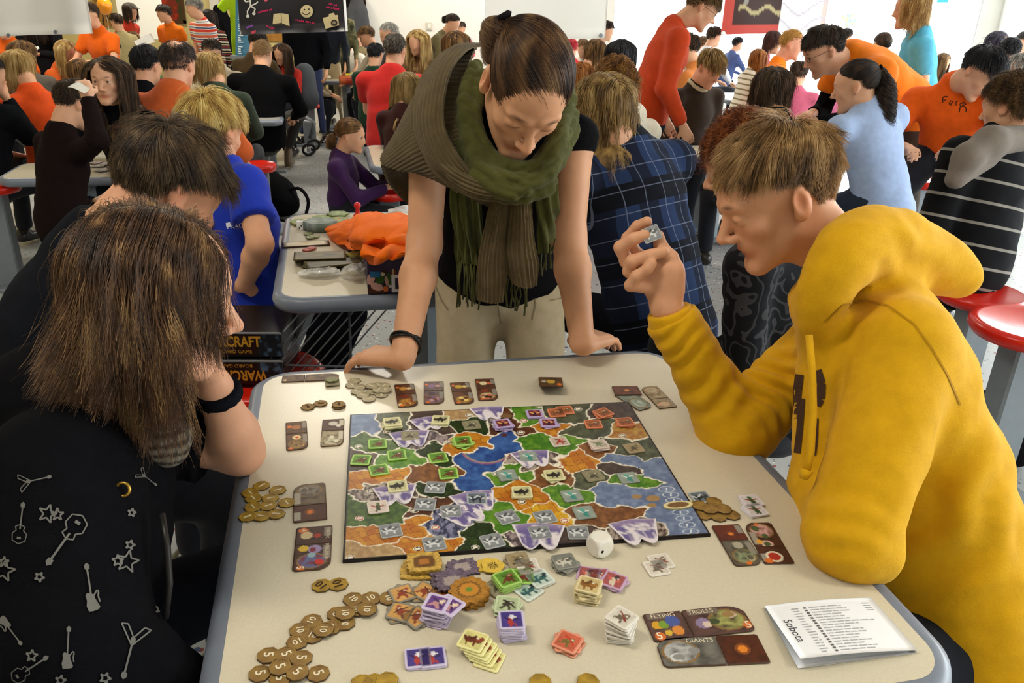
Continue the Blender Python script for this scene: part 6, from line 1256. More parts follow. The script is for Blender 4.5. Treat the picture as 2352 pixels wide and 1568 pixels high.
# --- girl in the guitar hoodie (left, nearest)
gi = person('person in a black hoodie printed with guitars, chin on hand, long brown hair', 352, 676, 1.13, 62, s=1.02, lean=14, hyaw=72, nod=14, roll=4, skin='#d9a384', fem=True, hair='bob', hc=['#180d07', '#342012', '#4f331d', '#6c4a2c', '#b08a58'], hk=dict(n=16000, ln=.235, fringe=.135, clear=.2, part=-.03, vol=.1, flip=.8, wave=.3, lock=.95, front=-.1, low=.2, coll=[((0, -.1, -.34), .2)]),
            top='#0e0e11', legs='#15161b', C7p=(235, 935, 1.2), pelp=(60, 1600, 1.2), shp=[(372, 985, 1.36), (140, 1110, 1.04)], elb=[(552, 1036, 1.37), (170, 1480, .96)], hand_pts=[P(494, 890, 1.27), P(430, 1620, 1.05)], hdir=[(nrm(UP*.7-RT*.5-FW*.2), RT*-.3-FW*.6), None], sleeve=('short', 'long'), armg=1.4, girth=1.15, lids=.5, hood=True, folds=1.0, detail=True, vox=1.35)
I = gi['inv']
fa = nrm(P(494, 890, 1.27)-P(552, 1036, 1.37)); wc = P(503, 905, 1.28)-I; b = Clay(.004, .004); b.cone(wc-fa*.008, wc+fa*.012, .0375, .036, 0, cut=3); b.build('wristband', cmat('#15161c'), gi['root'], colorize=False)
kb = Clay(.004, .006); kb.chain([P(x, y, z)-I for x, y, z in ((330, 975, 1.22), (360, 1010, 1.18), (385, 1025, 1.19), (405, 1000, 1.25))], [.03, .034, .03, .026], 0); kb.build('neck_scarf', VCLOTH, gi['root'], colorize=True, post=lambda V, N, c_: (V, np.where((np.sin(V@A([60, 60, 420.])) > .2)[:, None], col('#26241f'), col('#6d675a'))))
gw = bvh_world(gi)
def star(cx, cy, R, rot=0): return [(cx+R*(1 if k % 2 == 0 else .42)*math.sin(rot+k*math.pi/5), cy-R*(1 if k % 2 == 0 else .42)*math.cos(rot+k*math.pi/5)) for k in range(10)]
def star_line(cx, cy, R, rot=0, w=4): s_ = star(cx, cy, R, rot); return stroke(s_+s_[:1], w)
def xf(pts, cx, cy, sc_, rot): c_, s_ = math.cos(rot), math.sin(rot); return [(cx+sc_*(x*c_-y*s_), cy+sc_*(x*s_+y*c_)) for x, y in pts]
def guitar(cx, cy, sc_, rot, kind):
    out = []
    if kind == 0: out += [xf([(x*.8, y) for x, y in h_], cx, cy, sc_, rot) for h_ in ([(-.16, .26), (-.13, .14), (-.15, .03), (-.1, -.03), (0, 0), (.08, .02), (.1, .12), (.2, .3), (.16, .35), (0, .38), (-.12, .38)],)]+stroke(xf([(.06, .05), (.12, -.04), (.15, -.06), (.17, -.02), (.15, .08), (.17, .2)], cx, cy, sc_, rot), sc_*.035)
    elif kind == 1: s_ = xf([(-.16, .3), (-.18, .12), (-.09, .04), (-.12, -.06), (0, -.12), (.12, -.06), (.09, .04), (.18, .12), (.16, .3), (0, .38), (-.16, .3)], cx, cy, sc_, rot); out += stroke(s_, sc_*.025); out.append(xf([(-.05, .2), (.05, .2), (.05, .26), (-.05, .26)], cx, cy, sc_, rot))
    else: s_ = xf([(0, -.02), (.3, .36), (.17, .38), (0, .14), (-.17, .38), (-.3, .36), (0, -.02)], cx, cy, sc_, rot); out += stroke(s_, sc_*.03); out.append(xf([(-.05, .02), (.05, .02), (.05, .14), (-.05, .14)], cx, cy, sc_, rot))
    out += stroke(xf([(0, 0), (0, -.55)], cx, cy, sc_, rot), sc_*.04); out.append(xf([(-.05, -.55), (.05, -.55), (.06, -.64), (0, -.7), (-.06, -.64)], cx, cy, sc_, rot)); return out
INKG = cmat('#6b6863', 'ink')
for a in ((208, 1365, 105, -.15, 0), (160, 1225, 130, .62+math.pi, 1), (300, 1480, 115, math.pi+.25, 2), (72, 1105, 70, 1.35, 2), (155, 1500, 90, math.pi*.0+.06, 0), (48, 1215, 90, .12, 1), (22, 1440, 75, 2.5, 0), (60, 1540, 90, 1.0, 1), (330, 1095, 50, 2.2, 2)): garment_print(gi, guitar(*a), 'guitar_print', INKG, .002, gw)
for a in ((290, 1290, 27, .2), (268, 1288, 14, 0), (296, 1252, 12, .3), (110, 1180, 22, .3), (132, 1182, 15, 0), (12, 1310, 26, .2), (12, 1290, 12, .1), (92, 1325, 12, .5), (300, 1178, 10, .2), (75, 1505, 14, .1), (240, 1555, 14, .4), (140, 1560, 13, .2), (365, 1400, 12, .3)): garment_print(gi, star_line(*a), 'star_print', INKG, .002, gw)
b = MB(); b.tube([P(x, y, z)-I for x, y, z in ((372, 1180, 1.02), (385, 1260, 1.0), (390, 1340, 1.0), (380, 1420, 1.0))], .004, 6); b.build('zip', mat('dark_zip', '#2a2826', rough=.4, metal=.5), gi['root'], True)
p_ = on_surface(gw, 278, 1126, .003)
if p_ is not None: b = MB(); a = np.linspace(0, 2*math.pi, 15)[:-1]; b.tube([p_-I+RT*.0085*math.cos(t)+UP*.0085*math.sin(t) for t in a], .0022, 6, closed=True); b.build('eyelet', mat('brass', '#b08a3a', rough=.3, metal=.9), gi['root'], True)
# --- brown haired boy behind her, blond boy in blue
nb = person('person with tousled brown hair in a navy tee, bent behind the guitar hoodie', 385, 430, 1.62, 60, s=1.04, hyaw=40, nod=34, roll=10, skin='#d39a78', hair='short', hc=['#1e150e', '#3e2f20', '#5f4a33', '#7d6547'], hk=dict(ln=.075, n=13000, lock=.55, vol=.04), top='#14161c', legs='#191b22', sleeve='short', C7p=(225, 560, 1.66), pelp=(10, 1080, 1.72), hands='lap', detail=True, folds=1.2, girth=1.08, vox=1.5, tvox=1.3)
bb = person('person with straight blond hair in a royal blue tee, a boy at the second table', 487, 305, 2.55, 22, s=1.0, hyaw=18, nod=16, skin='#d9a07c', hair='short', hc=['#6b4a20', '#b08a45', '#d8b868', '#efdc9a'], hk=dict(ln=.085, n=9000, lock=.12, vol=.03), top='#1c34a8', legs='#17181d', sleeve='short', C7p=(505, 392, 2.58), pelp=(560, 700, 2.72), shp=[None, (566, 428, 2.5)], elb=[None, (598, 560, 2.42)], hand_pts=[P(560, 650, 2.7), P(562, 652, 2.56)], knees=[((770, 700, 3.1), (690, 900, 3.2)), ((800, 720, 2.9), (730, 930, 3.0))], armg=1.1, vox=.6)
ww = bvh_world(bb); garment_print(bb, [[(519, 512), (529, 510), (530, 520), (521, 523)]], 'chest_print', cmat('#dfe2ee', 'ink'), bv=ww)
# ---------------------------------------------------------------- the crowd (photo position of the head centre, distance, heading)
def crowd(label, px, py, hp, yaw, **kw):
    """hp = height of the head in photo pixels, gives the distance; the figure is scaled so its feet reach the floor"""
    s = kw.pop('s', None); sit = kw.get('pose', 'sit') == 'sit'; zc = kw.pop('zc', None) or .245*FPX/hp
    if s is None:
        want = 1.14 if sit else 1.62; z1 = P(px, py, zc)[2]; k = z1/want
        # head size in the photograph fixes s*1/zc; solve s so that the head height above the floor is s*want
        d = ray(px, py); s = CAMZ/(want-d[2]*zc); s = float(np.clip(s, .72, 1.12)); z0 = zc; zc = zc*s
        ym = 11.9 if px < 1450 else 12.6
        if P(px, py, zc)[1] > ym: zc = ym/ray(px, py)[1]; s = zc/z0
    elif P(px, py, zc)[1] > 11.9: k = 11.9/P(px, py, zc)[1]; zc *= k; s *= k
    kw.setdefault('legs', '#22242b'); return person(label, px, py, zc, yaw, s=s, **kw)
BR = ['#1c130c', '#3b2818', '#5f442b']; BRL = ['#33210f', '#6b4a28', '#a07a48']; BLD = ['#7a5a2c', '#b89455', '#e0c88c']; BLK = ['#08080a', '#16151a', '#2a2830']; GRY = ['#5a5650', '#8f8a82', '#bdb8ae']; GIN = ['#5a2a0c', '#9a5a22', '#c88a48']; DK = ['#120d0a', '#2a1d14', '#453222']
LT = dict(table='table')
# left block
crowd('person with streaked blond hair in an orange tee, head bowed, at the left edge', 42, 160, 84, 300, fem=True, hair='bob', hc=BLD, hk=dict(ln=.17), top='#e8541a', sleeve='short', hands='chest', nod=30)
crowd('person in a black sweater seen from behind at the left photo edge', -28, 172, 92, 20, hair='short', hc=DK, top='#14161a', hands='chin', girth=1.15)
crowd('person with light brown hair behind the bowed blond head', 52, 128, 66, 330, hair='bob', fem=True, hc=BRL, top='#5a5248', hk=dict(ln=.14))
crowd('standing person in a black v-neck and olive jacket writing on a pad', 72, 22, 52, 175, pose='stand', hair='long', fem=True, hc=DK, top='#1a1a1c', legs='#1c1c20', hands='chest')
crowd('standing person in an orange tee over a striped long sleeve, behind the white banner', 205, 36, 54, 200, pose='stand', hair='short', hc=BR, top='#e8650f', sleeve='short', hands='chest')
crowd('standing person in orange at the far left behind the banner', 5, 62, 50, 170, pose='stand', hair='short', hc=BR, top='#e06010', hands='chest')
crowd('person with long blond hair in an orange fleece looking down to the right', 152, 122, 56, 95, fem=True, hair='long', hc=BLD, hk=dict(ln=.3, front=.15), top='#c8581a', nod=22, skin='rosy', hyaw=110)
crowd('person with long brown hair seen from behind before the orange fleece, a child', 187, 165, 56, 5, fem=True, hair='long', hc=BRL, top='#3a3630', hk=dict(ln=.3))
crowd('person with short dark hair in a dark top, a boy behind the long haired girl', 256, 118, 50, 60, hair='short', hc=DK, top='#22201f')
grl = crowd('person in a black printed tee with long brown hair glaring at the camera, a girl', 247, 185, 104, 186, fem=True, hair='long', hc=['#20150d', '#3f2b1a', '#6e5234'], hk=dict(ln=.42, part=.25, front=.12, vol=.03), top='#111013', sleeve='three', nod=2, lids=.25, hands='table', detail=True, hyaw=174, vox=.32)
dsw = crowd('person in a dark brown sweater holding a card up on his head, seen from behind', 172, 240, 92, 35, hair='short', hc=['#241a10', '#3e2d1c', '#5a452e'], hk=dict(ln=.028), top='#1d1413', legs='#101013', nod=25, hand_pts=[None, P(200, 222, 3.5)], elb=None, zc=3.7, s=.86, hands='lap')
pum = crowd('person in a black jacket with a small white leaping cat logo, seen from behind', 338, 152, 88, 15, hair='short', hc=BLK, top='#101014', girth=1.15, hk=dict(ln=.035, low=.2))
orp = crowd('person with thinning dark hair in an orange polo shirt seen from behind, a man', 410, 150, 104, 8, hair='short', hc=['#1c1512', '#33261f', '#4f3d33'], hk=dict(ln=.05, low=.3, bald=.86), top='#d2612c', collar='#d2612c', girth=1.22, nod=14, vox=.8, sideways=0)
crowd('person with feathered blond hair in a dark green jacket bending over, a woman', 482, 163, 77, 350, fem=True, hair='bob', hc=BLD, hk=dict(ln=.15, lock=1.0, vol=.1), top='#2f3a2c', nod=30, girth=1.1, hyaw=300, legs='#2a2d30')
crowd('person with glasses in a cream and black jacket facing the camera, a man', 487, 122, 60, 188, hair='short', hc=DK, top='#d8cbb0', wear=('glasses',), nod=10)
bm = crowd('person with cropped fair hair in a black sweater seen from behind by the buggy', 604, 128, 66, 358, hair='bald', hc=['#a8865a', '#c8a878'], top='#101012', girth=1.2, nod=22, legs='#34332f', shoes='#6e5a44', knees=[((690, 258, 7.3), (662, 345, 7.5)), ((640, 262, 7.6), (620, 340, 7.8))])
crowd('person with long brown hair in a red top half hidden by the man in black', 647, 125, 48, 200, fem=True, hair='long', hc=BR, top='#c8352c', hk=dict(front=.1))
crowd('person in a brown green jacket bending behind the cropped man', 592, 100, 56, 10, hair='short', hc=DK, top='#4a3a22', nod=30)
crowd('person with short brown hair in a pale top sitting in the buggy, a small boy', 712, 122, 52, 80, hair='short', hc=BRL, top='#c8b89a', s=.8, legs='#22242a')
crowd('standing person in a black coat beneath the black banner', 690, 14, 48, 185, pose='stand', hair='short', hc=DK, top='#111216', legs='#3a4468', hands='down', girth=1.1)
crowd('standing person in a navy top and beige trousers beneath the black banner', 742, 14, 44, 180, pose='stand', hair='short', hc=DK, top='#1f2530', legs='#b8a888', hands='down')
crowd('standing person in camouflage near the black banner', 770, 12, 42, 170, pose='stand', hair='short', hc=BR, top='#5a5a40', pattern=('camo', '#7a7252', '#3a3a2a'), legs='#3a3830', hands='down')
crowd('standing person in a striped polo with grey hair turning round, a man', 446, 20, 44, 215, pose='stand', hair='short', hc=GRY, top='#e8e0d8', pattern=('stripes', .11, [(0, .22, '#d8483a'), (.3, .4, '#4a5a8a'), (.5, .72, '#d86a50'), (.82, .88, '#6a7aa0')]), sleeve='short', hands='lap', hyaw=250)
crowd('standing person in an orange polo looking sideways, a young man', 376, 32, 38, 200, pose='stand', hair='short', hc=DK, top='#e8700f', sleeve='short', collar='#e8700f', hands='down', hyaw=240, lids=.4)
crowd('standing person in a grey cap and dark red shirt, a man with long hair', 300, 27, 38, 100, pose='stand', hair='long', hc=BR, hk=dict(ln=.2), cap='#4a453e', top='#b8331c', sleeve='short', hands='down', wear=('glasses',), legs='#35507a')
crowd('standing person in a tan jacket behind the man in the cap', 268, 52, 38, 300, pose='stand', hair='short', hc=BR, top='#a8996a', hands='down')
crowd('standing person with long dark hair in a striped sweater by the coats', 478, 42, 38, 330, pose='stand', fem=True, hair='long', hc=DK, top='#2a2622', pattern=('stripes', .08, [(0, .22, '#d8cdb8'), (.4, .55, '#8a3a3a'), (.7, .8, '#d0c0a0')]), hands='down')
crowd('person with glasses holding a paper above the heads, a child', 306, 96, 42, 170, hair='short', hc=BRL, top='#c85a5a', pattern=('stripes', .09, [(0, .4, '#5a9a5a'), (.5, .7, '#e0d0c0')]), wear=('glasses',), hands='chest')
pg = crowd('person in a purple sweater with a short ponytail leaning on a table, a small girl', 806, 312, 78, 95, fem=True, hair='pony', hc=BRL, hk=dict(tail=.12, front=-.3, tailstart=(0, -.12, .0)), top='#3d1f4e', legs='#22242c', nod=8, s=.84, zc=4.9, pelp=(790, 470, 5.05), hands='table', armh=.12)
crowd('person in a red tee with grey brown hair seen from behind at the far table', 908, 118, 74, 12, hair='short', hc=['#3a342e', '#5f564c', '#7d7468'], hk=dict(ln=.03), top='#b8231f', sleeve='short', girth=1.15, nod=8)
crowd('person with long straight dark blond hair before the man in red, a child', 938, 205, 88, 20, fem=True, hair='long', hc=['#5f4826', '#8f7444', '#b89c66'], top='#3a1a18', hk=dict(ln=.42), s=.85)
crowd('person with black hair in a dark green vest over camouflage', 863, 128, 52, 10, hair='short', hc=BLK, top='#1f3a28', pattern=None, nod=15)
crowd('person with white hair looking left behind the man in red, an old man', 893, 82, 54, 235, hair='short', hc=['#8a8680', '#b8b4ac', '#dcd8d0'], hk=dict(ln=.02), top='#3a3a3e')
crowd('person with blond fringe and long hair by the white wall, a woman', 958, 98, 56, 200, fem=True, hair='long', hc=BLD, top='#7a5a3a', hk=dict(ln=.32, part=.2))
crowd('person in a white sweater playing a yellow box game, a boy', 797, 98, 46, 185, hair='short', hc=BRL, hk=dict(front=-.3, ln=.07), top='#e6dfd2', nod=35, s=.85)
crowd('person in a pale shirt beside the boy in white, seen from the side', 842, 84, 51, 250, hair='short', hc=BRL, top='#c9c0a8', nod=20, s=.85)
crowd('person with sandy hair peeping between the two pale shirts, a child', 821, 90, 34, 190, hair='short', hc=BRL, top='#8a7a5a', s=.8)
crowd('person with blond hair beside the man in red facing right, a girl', 944, 140, 52, 150, fem=True, hair='long', hc=BLD, top='#c05a7a', nod=20, s=.85)
crowd('person with a pinned up plait in a pink top, a girl', 985, 142, 42, 60, fem=True, hair='bun', hc=BRL, top='#c8507a', s=.82)
crowd('standing person in an olive jacket leaning over by the white wall, a man', 1040, 55, 42, 110, pose='stand', hair='pony', hc=DK, hk=dict(tail=.1), top='#6a6040', lean=38, nod=25, hands='chest')
crowd('person with long brown hair seen from behind left of the standing woman', 1046, 106, 66, 350, fem=True, hair='bob', hc=BRL, top='#d86a7a', hk=dict(ln=.2))
crowd('person with dark hair beside the leaning olive jacket, a boy', 1060, 66, 34, 160, hair='short', hc=DK, top='#d85a6a', s=.85)
# right block
osm = crowd('standing person in an orange fleece pullover with glasses, a young man leaning over', 1612, 18, 92, 88, pose='stand', hair='short', hc=['#3a2814', '#6a4e2c', '#9a7a4c'], hk=dict(ln=.07, lock=.8), top='#c5421a', legs='#17181f', lean=20, nod=32, hands='down', wear=('glasses',), collar='#b53a16', hyaw=92, lids=.8, vox=.8, girth=1.12, C7p=(1546, 62, 4.69), pelp=(1484, 268, 4.86))
crowd('person with curly ginger hair in a cream hoodie seen from behind', 1412, 196, 112, 340, fem=True, hair='curly', hc=['#4a2a10', '#8a5a26', '#b8863e'], hk=dict(ln=.13), top='#d9cdb8', hood=True, nod=15, girth=1.0)
pl = crowd('person in a blue plaid shirt with wavy blond hair seen from behind', 1384, 262, 124, 325, hair='bob', hc=['#4a3418', '#8a6a3a', '#b8975c'], hk=dict(ln=.27, wave=.5, lock=1.1, vol=.08), top='#1e2740', girth=1.2, nod=22, zc=2.75, s=1.06, C7p=(1430, 338, 2.78), pelp=(1520, 745, 2.85), folds=1.3, hem=.05, 
      pattern=('plaid',), legs='#15161c')
crowd('person in a black jacket and bushy ginger hair, half hidden behind the yellow hoodie', 1712, 380, 155, 300, hair='curly', hc=['#3a1606', '#7a3c12', '#a8602a'], hk=dict(ln=.11), top='#16171b', pattern=('tyre',), zc=2.1, s=1.0, nod=20, hands='lap')
crowd('person with short fair hair in a cream hoodie facing the camera, a boy', 1338, 112, 46, 195, hair='short', hc=BRL, top='#d8d0c4', nod=12, s=.85)
crowd('person with brown hair and a bright green collar, a woman looking right', 1368, 124, 62, 60, fem=True, hair='bob', hc=BRL, hk=dict(ln=.14), top='#8ac83a', nod=18)
crowd('person with long black hair in a pink top seen from behind', 1426, 128, 70, 10, fem=True, hair='long', hc=BLK, hk=dict(ln=.26), top='#b8487a')
crowd('person in a red hood left of the hanging white screen, a child', 1312, 112, 52, 0, hair='short', hc=['#a8202a', '#d83a44', '#e85a60'], top='#d8303a', s=.8)
crowd('standing person in a grey blue jacket behind the screen edge', 1392, 72, 40, 80, pose='stand', hair='short', hc=DK, top='#8a90a8', hands='down', lean=15, zc=9.6, s=.92)
crowd('person with dark brown hair in an orange beige top looking left', 1578, 112, 66, 300, hair='short', hc=BR, top='#c8783a')
crowd('person in a brown jacket with a pale collar and blond fringe looking down', 1630, 158, 82, 150, hair='short', hc=['#5a4020', '#94743e', '#c8a868'], hk=dict(ln=.075, front=-.25, lock=.25), top='#33251a', collar='#c8b898', nod=32, lids=.9, hands='lap', skin='rosy')
crowd('person with brown hair in a white shirt, a man by the far window', 1640, 86, 44, 60, hair='short', hc=BR, top='#e4e2e6')
crowd('person with light brown hair behind the boy in the brown jacket', 1614, 102, 40, 20, hair='short', hc=BRL, top='#b8a890', s=.85)
crowd('person with short black hair in a blue patterned top, a boy by the window', 1694, 102, 36, 70, hair='short', hc=BLK, top='#4a5a8a', s=.85)
crowd('person with long red hair in a striped cream top, a girl', 1742, 138, 56, 75, fem=True, hair='long', hc=GIN, hk=dict(ln=.24), top='#e2d8c6', pattern=('stripes', .05, [(0, .3, '#8a7a60')]), s=.85)
crowd('person with dark red hair facing left by the window, a woman', 1776, 98, 50, 110, fem=True, hair='bob', hc=['#200f0c', '#4a241c', '#6a3a2c'], hk=dict(ln=.13), top='#a84a5a')
crowd('person with cropped blond hair in an orange tee, a man', 1818, 104, 64, 110, hair='bald', hc=['#a87a3a', '#d8a860'], top='#ee7a12', sleeve='short', skin='rosy')
crowd('person with wavy brown hair in black seen from behind, a woman', 1772, 205, 96, 350, fem=True, hair='bob', hc=['#20160e', '#43301e', '#6e5336'], hk=dict(ln=.22, wave=.6, lock=1.0, vol=.09), top='#17161a')
crowd('person with brown hair beside the wavy haired woman, a boy', 1834, 172, 62, 20, hair='short', hc=BR, hk=dict(ln=.06), top='#c8607a', s=.9)
ol = crowd('standing person in an orange tee over black sleeves with glasses, bent over a table', 1892, 118, 100, 268, pose='stand', hair='short', hc=['#171009', '#2f2117', '#4a3626'], hk=dict(ln=.05), top='#ef7d12', sleeve='short', legs='#4a4238', lean=60, nod=28, wear=('glasses',), hands='down', girth=1.3, C7p=(1962, 128, 4.7), pelp=(2092, 258, 4.85), s=1.1, zc=4.62, lids=.7, vox=.8, hand_pts=[P(1850, 285, 4.45), P(1862, 262, 4.9)], knees=[((2092, 390, 4.85), (2085, 500, 4.95)), ((2080, 390, 5.05), (2075, 490, 5.15))])
for _a, _e, _h in ol['arms']: _c = Clay(.014, .02); _c.cone(_a+(_e-_a)*.5, _e, .058, .054, 0, cut=1); _c.cone(_e, _e+(_h-_e)*.8, .054, .042, 0, cut=2); _c.build('undersleeve', cmat('#121214'), ol['root'], colorize=False)
crowd('person in a pink ribbed sweater in front of the bent young man', 1918, 190, 60, 200, fem=True, hair='bob', hc=BR, top='#d87aa0', kind='knit', s=.85)
pb = crowd('person with a curly dark ponytail in a pale blue hoodie, seen from behind', 1966, 200, 92, 335, fem=True, hair='pony', hc=['#140e0b', '#2c1f18', '#4a372a'], hk=dict(tail=.34, tailstart=(.02, -.115, .07), twave=.03), top='#a9bce0', legs='#2c3648', zc=3.9, s=1.0, C7p=(1994, 246, 3.92), pelp=(2022, 458, 4.0), hyaw=300, nod=14, hem=.07, hands='chest', lids=.5, vox=.8, girth=1.06)
crowd('person with dark hair behind the bent young man, a boy', 1944, 84, 40, 30, hair='short', hc=DK, top='#3a4a5a', s=.85)
crowd('person with brown hair in a dark bun left of the cyan tee', 2025, 106, 58, 0, fem=True, hair='bun', hc=BR, hk=dict(tailstart=(0, -.12, .0)), top='#6a5a50')
crowd('standing person in a cyan tee with wavy blond hair passing by the window, a woman', 2092, 22, 86, 285, pose='stand', fem=True, hair='bob', hc=BLD, hk=dict(ln=.2, wave=.4, vol=.1), top='#5ab4d4', sleeve='short', hands='down', legs='#4a5a7a', nod=6, girth=1.1)
crowd('person with light brown long hair by the bright window, a small girl', 2166, 142, 48, 130, fem=True, hair='long', hc=BRL, top='#e0d8d8', s=.8)
tb = crowd('person in an orange printed tee with black hair writing at a table, a teenage boy', 2250, 168, 92, 215, hair='short', hc=BLK, hk=dict(ln=.07, lock=.3), top='#ee5f12', sleeve='short', nod=38, hyaw=150, roll=-6, legs='#1d1e25', zc=4.05, s=1.0, C7p=(2200, 190, 4.2), pelp=(2185, 340, 4.35), hands='table', armh=.22, vox=.8, lids=.9)
crowd('person with long dark hair smiling at the right, a woman', 2288, 104, 60, 140, fem=True, hair='long', hc=['#141018', '#2a2230', '#443a50'], hk=dict(part=.2), top='#2a2a38')
crowd('person with black hair before the smiling woman, seen from behind', 2318, 122, 64, 20, hair='short', hc=BLK, top='#1a1b20', hk=dict(ln=.04))
crowd('person with greying hair in a dark plaid jacket at the right edge, a man', 2338, 168, 82, 230, hair='short', hc=GRY, top='#1f2733', pattern=('plaid2',), nod=20)
sh_ = crowd('person with brown curls in a black hoodie with grey stripes, seen from behind', 2322, 246, 112, 330, hair='curly', hc=['#2a1c10', '#543c22', '#7d5f3a'], hk=dict(ln=.07), top='#121215', pattern=('stripes', .082, [(0, .13, '#8d877f')], (.12, 0, .98)), zc=3.15, s=1.02, C7p=(2300, 318, 3.2), pelp=(2225, 610, 3.35), legs='#17191f', girth=1.15, nod=12, vox=.8, hands='lap')
_c = Clay(.011, .03); _c.chain([P(2190, 412, 3.02)-sh_['inv'], P(2222, 362, 3.0)-sh_['inv'], P(2275, 326, 3.02)-sh_['inv'], P(2345, 318, 3.1)-sh_['inv']], [.03, .05, .056, .05], 0); _c.cone(P(2200, 412, 3.02)-sh_['inv'], P(2262, 360, 3.08)-sh_['inv'], .03, .05, 0); _c.build('hood', cmat('#7a7066'), sh_['root'], colorize=False)
crowd('person with dark hair at the far right edge behind the grey haired man', 2350, 98, 44, 200, hair='short', hc=DK, top='#3a3a40')
# dark seats of the crowd's bottom edge on the left
crowd('person with auburn hair peeping behind the ginger curls', 1338, 176, 62, 20, fem=True, hair='bob', hc=GIN, top='#a87a5a', hk=dict(ln=.14))
# ---------------------------------------------------------------- banners, posters and wall things
def sheet(name, label, cat, pts, m=None, fn=None, nu=40, nv=24, thick=.004, wave=.0, wn=3, group=None, mm=None):
    """hanging sheet through four corners (top-left, top-right, bottom-right, bottom-left), optional painted colours fn(u, v)"""
    q = A([P(*p) if len(p) == 3 and not isinstance(p, np.ndarray) else p for p in pts]); c = q.mean(0)
    G = A([[q[0]*(1-u)*(1-v)+q[1]*u*(1-v)+q[2]*u*v+q[3]*(1-u)*v-c for u in np.linspace(0, 1, 6)] for v in np.linspace(0, 1, 4)])
    t = thing(name, label, cat, group, tuple(c))
    patch('cloth' if wave else 'sheet', G, nv, nu, m or VC, t, thick, (lambda v, u: wave*np.sin(u*wn*6.28+.6)*(.5+.5*v)) if wave else None, (lambda v, u: fn(u, v)) if fn else None); return t, q, c
def cords(t, c, tops, z1=3.28):
    b = MB()
    for p in tops: b.tube([A(p)-c, A([p[0], p[1], z1])-c], .006, 6)
    b.build('cord', cmat('#d8d4c8'), t)
def hung(px0, px1, pyb0, pyb1, zc, ztop):
    b0, b1 = P(px0, pyb0, zc), P(px1, pyb1, zc); return [A([b0[0], b0[1], ztop]), A([b1[0], b1[1], ztop]), b1, b0]
M_SCR = bpy.data.materials.new('thin_white_fabric'); M_SCR.use_nodes = True; _n = M_SCR.node_tree; _d = _n.nodes.new('ShaderNodeBsdfDiffuse'); _t = _n.nodes.new('ShaderNodeBsdfTranslucent'); _m = _n.nodes.new('ShaderNodeMixShader')
for _x in (_d, _t): _x.inputs[0].default_value = (.9, .9, .88, 1)
_n.links.new(_d.outputs[0], _m.inputs[1]); _n.links.new(_t.outputs[0], _m.inputs[2]); _n.links.new(_m.outputs[0], _n.nodes['Material Output'].inputs[0])
M_BAN = mat('white_banner_vinyl', '#e6e1e2', rough=.5, spec=.35, nscale=4, namt=.03)
t, q, c = sheet('banner', 'plain white banner hanging in the upper left corner above the crowd', 'banner', hung(-190, 213, 88, 77, 5.6, 2.75), M_SCR, None, 80, 20, .004, .035, 2.4); cords(t, c, q[:2])
for x, y in ((128, 74), (20, 82)): MB().lathe(P(x, y, 5.57)-c, [(.008, 0), (.014, .001), (.014, .006), (.006, .006)], 14, [RT, -UP, -FW]).build('grommet', M_GREY, t, True)
t, q, c = sheet('screen', 'white sheet hanging behind the standing woman, heads showing below it', 'screen', hung(1113, 1390, 94, 88, 7.6, 2.8), M_SCR, None, 60, 16, .004, .012, 1.5); cords(t, c, q[:2])
MB().lathe(P(1380, 82, 7.57)-c, [(.012, 0), (.02, .001), (.02, .006), (.008, .006)], 14, [RT, -UP, -FW]).build('grommet', M_GREY, t, True)
# black club banner with drawings
t, q, c = sheet('banner', 'black banner with a smiley, an open book, a camera and pink words', 'banner', hung(553, 795, 80, 72, 6.2, 2.7), mat('black_banner_vinyl', '#1d1b20', rough=.35, spec=.4, nscale=3, namt=.1), None, 60, 20, .004, .015, 1.3); cords(t, c, q[:2])
nb_ = nrm(np.cross(q[1]-q[0], q[3]-q[0])); nb_ = nb_ if nb_@FW < 0 else -nb_; bx = nrm(q[1]-q[0]); by = nrm(q[0]-q[3])
def BP(px, py, lift=.022): d = ray(px, py); s_ = ((q[3]-CAM)@nb_)/(d@nb_); return CAM+d*s_+nb_*lift-c
CRM = cmat('#c9b98c', 'ink'); PNK = cmat('#c22a5a', 'ink')
def flat(name, polys, m, par, lift=.022, fn=BP): 
    b = MB(); [b.add([fn(x, y, lift) for x, y in p], [list(range(len(p)))]) for p in polys]; return b.build(name, m, par)
def circ(x, y, r, n=20): return [(x+r*math.cos(k*2*math.pi/n), y+r*math.sin(k*2*math.pi/n)) for k in range(n)]
flat('smiley', [circ(706, 26, 14.5)], CRM, t); flat('smiley_face', [circ(701, 22, 1.8, 8), circ(711, 21, 1.8, 8)]+stroke([(696, 29), (701, 33), (708, 33.5), (714, 28)], 1.8), cmat('#1d1b20', 'ink'), t, .025)
flat('book', [[(630, 32), (646, 30), (649, 52), (628, 55)], [(648, 30), (664, 33), (667, 60), (649, 53)]], CRM, t); flat('book_lines', stroke([(628, 56), (648, 55), (667, 62)], 2)+stroke([(647.5, 30), (649, 54)], 1), cmat('#4a4030', 'ink'), t, .025)
flat('camera', [[(742, 41), (756, 38), (757, 32), (768, 29), (771, 35), (777, 34), (780, 58), (749, 66)]], CRM, t); flat('camera_lens', [circ(769, 52, 7.5)], cmat('#3a342c', 'ink'), t, .025); flat('camera_glint', [circ(769, 52, 3.8)], cmat('#8f866c', 'ink'), t, .027)
flat('stick_figure', stroke([(577, -6), (577, 14), (590, 8), (594, 4)], 3)+stroke([(577, 2), (566, 4), (560, -6)], 3)+stroke([(577, 14), (570, 26), (571, 36)], 3)+stroke([(577, 14), (588, 20), (585, 30)], 3)+[circ(571, 37, 4, 8), circ(585, 31, 4, 8)], cmat('#d8d4c8', 'ink'), t)
